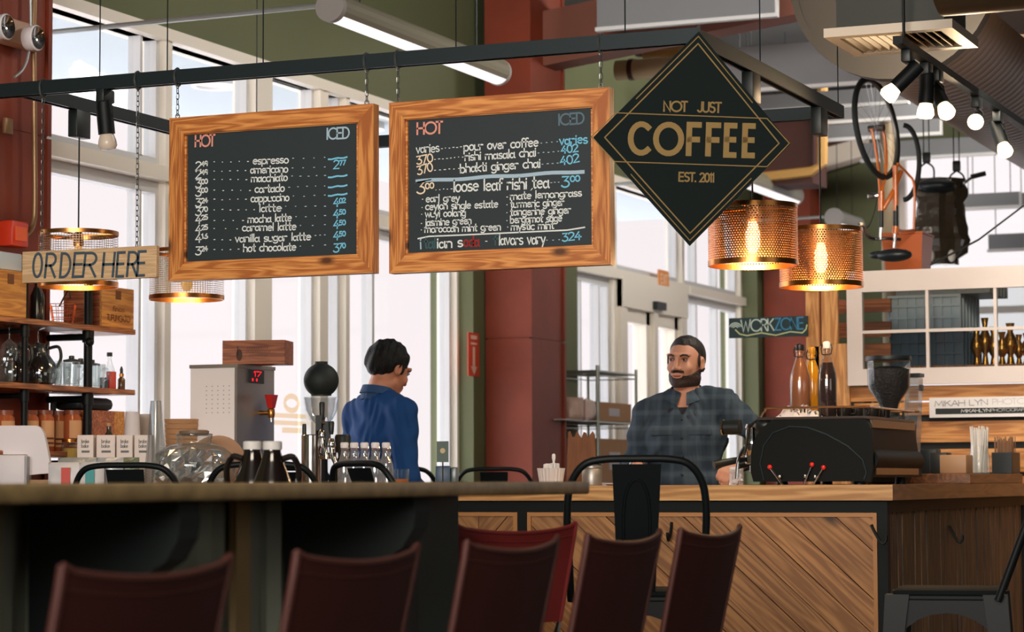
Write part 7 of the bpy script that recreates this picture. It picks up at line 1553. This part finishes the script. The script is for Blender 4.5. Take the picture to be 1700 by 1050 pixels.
def hair(H, par, mat, S, inflate, p0, p1, side, name='hair', back=1.53, rough=.0, temple=1., taper=.03):
    f = hairfield(H, None, inflate); x, y, z = local(H, f)
    d = Vector((p1[0]-p0[0], p1[1]-p0[1])); n = Vector((-d.y, d.x)).normalized(); n = n if n.y > 0 else -n
    pl = -((y-p0[0])*n.x+(z-p0[1])*n.y); pl = pl+np.where(np.abs(x) > .05, 0, .0)
    low = back-z; pl = pl+.014*np.clip((np.abs(x)-.022)/.03, 0, 1)*np.clip((-.02-y)/.03, 0, 1)*temple
    if rough: f.f += (rough*np.sin(90*x+40*z)*np.sin(80*y-50*z+2)+rough*.6*np.sin(170*y+120*x)).astype(np.float32)
    f.f = f.f+((inflate+.001)*(1-np.clip(np.minimum(-pl, -low)/taper, 0, 1)**.7)).astype(np.float32)
    f.f = np.maximum(np.maximum(f.f, pl), low).astype(np.float32)
    for s in (-1, 1): f.merge(tuple(slice(None) for _ in range(3)), (np.sqrt(((x-s*.0735)/.005)**2+((y+.018)/.013)**2+((z-1.592)/.034)**2)-1).astype(np.float32)*.006, .004)
    return child(name, f.mesh(name), mat, par, S)
hair(H1, per, hair_mat, S1, .0065, (-.078, 1.676), (.08, 1.536), 0, rough=.0012)
bf = Field(axis_((-.12, .12, .0035)), axis_((-.16, .08, .0035)), axis_((1.44, 1.62, .0035))); bf.f += 0; head(bf, H1, (0, .015, 1.40)); x, y, z = local(H1, bf)
bf.f = bf.f-.0045+(.0012*np.sin(300*x)*np.sin(280*z+200*y)).astype(np.float32)
top = z-(1.526+.46*np.clip(y+.070, 0, .09)); mouth = 1-np.sqrt((x/.026)**2+((z-1.5265)/.0125)**2)
ms = np.minimum(top, np.maximum(np.abs(x)-.030, np.abs(z-1.5425)-.0065))
bf.f = np.maximum.reduce([bf.f, ms, mouth*.012, (y-.012), 1.474+.1*(y+.08)-z]).astype(np.float32)
child('beard', bf.mesh('beard'), beard_mat, per, S1)
def face_bits(H, par, S, brow):
    for s in (-1, 1):
        e_ = put('eye', MB().sphere((0, 0, 0), .0115*S, None, None, 16, 10), M('eye_white', (150, 138, 130), .3), par, tuple(H(s*.031, -.0775, 1.597)*S))
        dr = (H.M @ Vector((-.25, -1, -.08))).normalized(); put('iris', MB().sphere(tuple(dr*.0062*S), .0068*S, None, None, 12, 8), M('iris_dark', (36, 28, 24), .2), e_)
        lid = MB().tube([H(s*(.031+.014*math.cos(R(q))), -.0895+.006*abs(math.cos(R(q))), 1.5965+.0055*math.sin(R(q))) *S for q in range(0, 181, 30)], .0022, 6); put('eyelid', lid, M('lid_skin', (130, 84, 68), .6), par)
        put('eyebrow', MB().tube([H(s*.014, -.0955, 1.611)*S, H(s*.028, -.0945, 1.617)*S, H(s*.042, -.087, 1.616)*S, H(s*.052, -.079, 1.609)*S], [.0035, .0042, .0038, .002], 8), brow, par)
    put('lips', MB().tube([H(-.019, -.0925, 1.526)*S, H(-.008, -.0965, 1.5235)*S, H(.008, -.0965, 1.5235)*S, H(.019, -.0925, 1.526)*S], [.002, .0042, .0042, .002], 8), M('lip_skin', (150, 84, 74), .5), par)
face_bits(H1, per, S1, hair_mat)
wr_ = Vector(AR1[1]).lerp(Vector(AR1[2]), .93)*S1; dw = (Vector(AR1[2])-Vector(AR1[1])).normalized(); o1 = dw.orthogonal().normalized(); o2 = dw.cross(o1)
put('wristwatch', MB().tube([wr_+(o1*math.cos(q)+o2*math.sin(q))*.0315 for q in [2*math.pi*i/20 for i in range(20)]], .006, 8, closed=True), M('watch_steel', (120, 116, 110), .3, .8), per)
p = per.matrix_basis @ (Vector(AL1[2])*S1); Mw = Matrix.Rotation(R(RZ1), 4, 'Z'); hp = Mw @ ((Vector(AL1[2])+V3(-.04, -.11, -.02))*S1) + Vector((pR.x, pR.y, 0))
solo('bar_cloth', pillow(.06, .075, .04, 8, .8), M('cloth_white', (226, 220, 222), .8, bump=.3, nscale=40), 'small white bar cloth under the hand beside the portafilter', 'cloth', (hp.x+.075, hp.y-.05, CT+.001), R(30))
# ---------------------------------------------------------------- the person in the blue polo shirt, back half-turned
pB = at(633, 800, 10.75); S2 = 1.012; RZ2_ = 152
AR2 = [(-.175, .01, 1.365), (-.212, .02, 1.09), (-.15, -.16, .95)]; AL2 = [(.175, .01, 1.365), (.212, .0, 1.09), (.13, -.16, .95)]
H2 = Head((0, .02, 1.47), 4, 24, 0)
f = Field(*full_axes()); torso(f, -.004, sh=(1.375, 1.375)); legs(f); arm(f, AR2, RAD); arm(f, AL2, RAD); head(f, H2, (0, .03, 1.38))
hand(f, Vector(AR2[2])+V3(.004, -.02, -.004), (.2, -1, -.2), (-.4, 0, 1), 1, .6); hand(f, Vector(AL2[2])+V3(-.004, -.02, -.004), (-.2, -1, -.2), (.4, 0, 1), -1, .6)
me = f.mesh('person'); me.transform(Matrix.Scale(S2, 4)); per2 = put('person', me, skin2, None, (pB.x, pB.y, 0), R(RZ2_)); tag(per2, 'dark-haired person in a blue polo shirt looking down, seen from behind', 'person')
f, X, Y, Z = shirt([AR2, AL2], [(1, .45), (1, .45)], (1.375, 1.375), .03, .004)
neck_ = .066-np.sqrt((X)**2+(Y-.015)**2); f.f = np.where(Z > 1.41, np.maximum(f.f, neck_.astype(np.float32)), f.f)
blue = M('polo_blue', (17, 58, 108), .8, spec=.2, noise=.12, nscale=9); s2 = child('polo_shirt', f.mesh('polo_shirt'), blue, per2, S2)
cm = MB(); n_ = 22; ri = []; ro = []
for i in range(n_+1):
    a = R(-75+330*i/n_) + R(0); a = R(-78)+R(336)*i/n_; r0 = .066; x, y = r0*math.cos(a), .02+r0*math.sin(a); zz_ = 1.462+.022*(.5+.5*math.sin(a))
    ri.append(Vector((x, y, zz_+.012))); ro.append(Vector((x*1.22, .02+(y-.02)*1.22, zz_-.022)))
for i in range(n_): cm.quad(ri[i], ri[i+1], ro[i+1], ro[i]); cm.quad(ri[i]*.995, ri[i+1]*.995, ro[i+1]*.98, ro[i]*.98)
put('collar', cm.xf(Matrix.Scale(S2, 4)), M('polo_collar', (22, 58, 98), .8), s2)
tf = Field(axis_((-.26, .26, .015)), axis_((-.2, .2, .015)), axis_((.03, 1.0, .015))); legs(tf, .012); tf.ell((0, 0, .90), (.175, .125, .12), .04); Zt = tf.a[2][None, None, :]; tf.f = np.maximum(tf.f, np.maximum(.07-Zt, Zt-.95)).astype(np.float32)
child('trousers', tf.mesh('trousers'), M('trousers_dark', (36, 40, 50)), per2, S2)
hair(H2, per2, M('hair_black', (10, 12, 13), .6, spec=.25, noise=.4, nscale=120, bump=.6), S2, .013, (-.094, 1.636), (.09, 1.500), 0, back=1.492, rough=.0032, temple=0., taper=.045)
face_bits(H2, per2, S2, hair_mat)
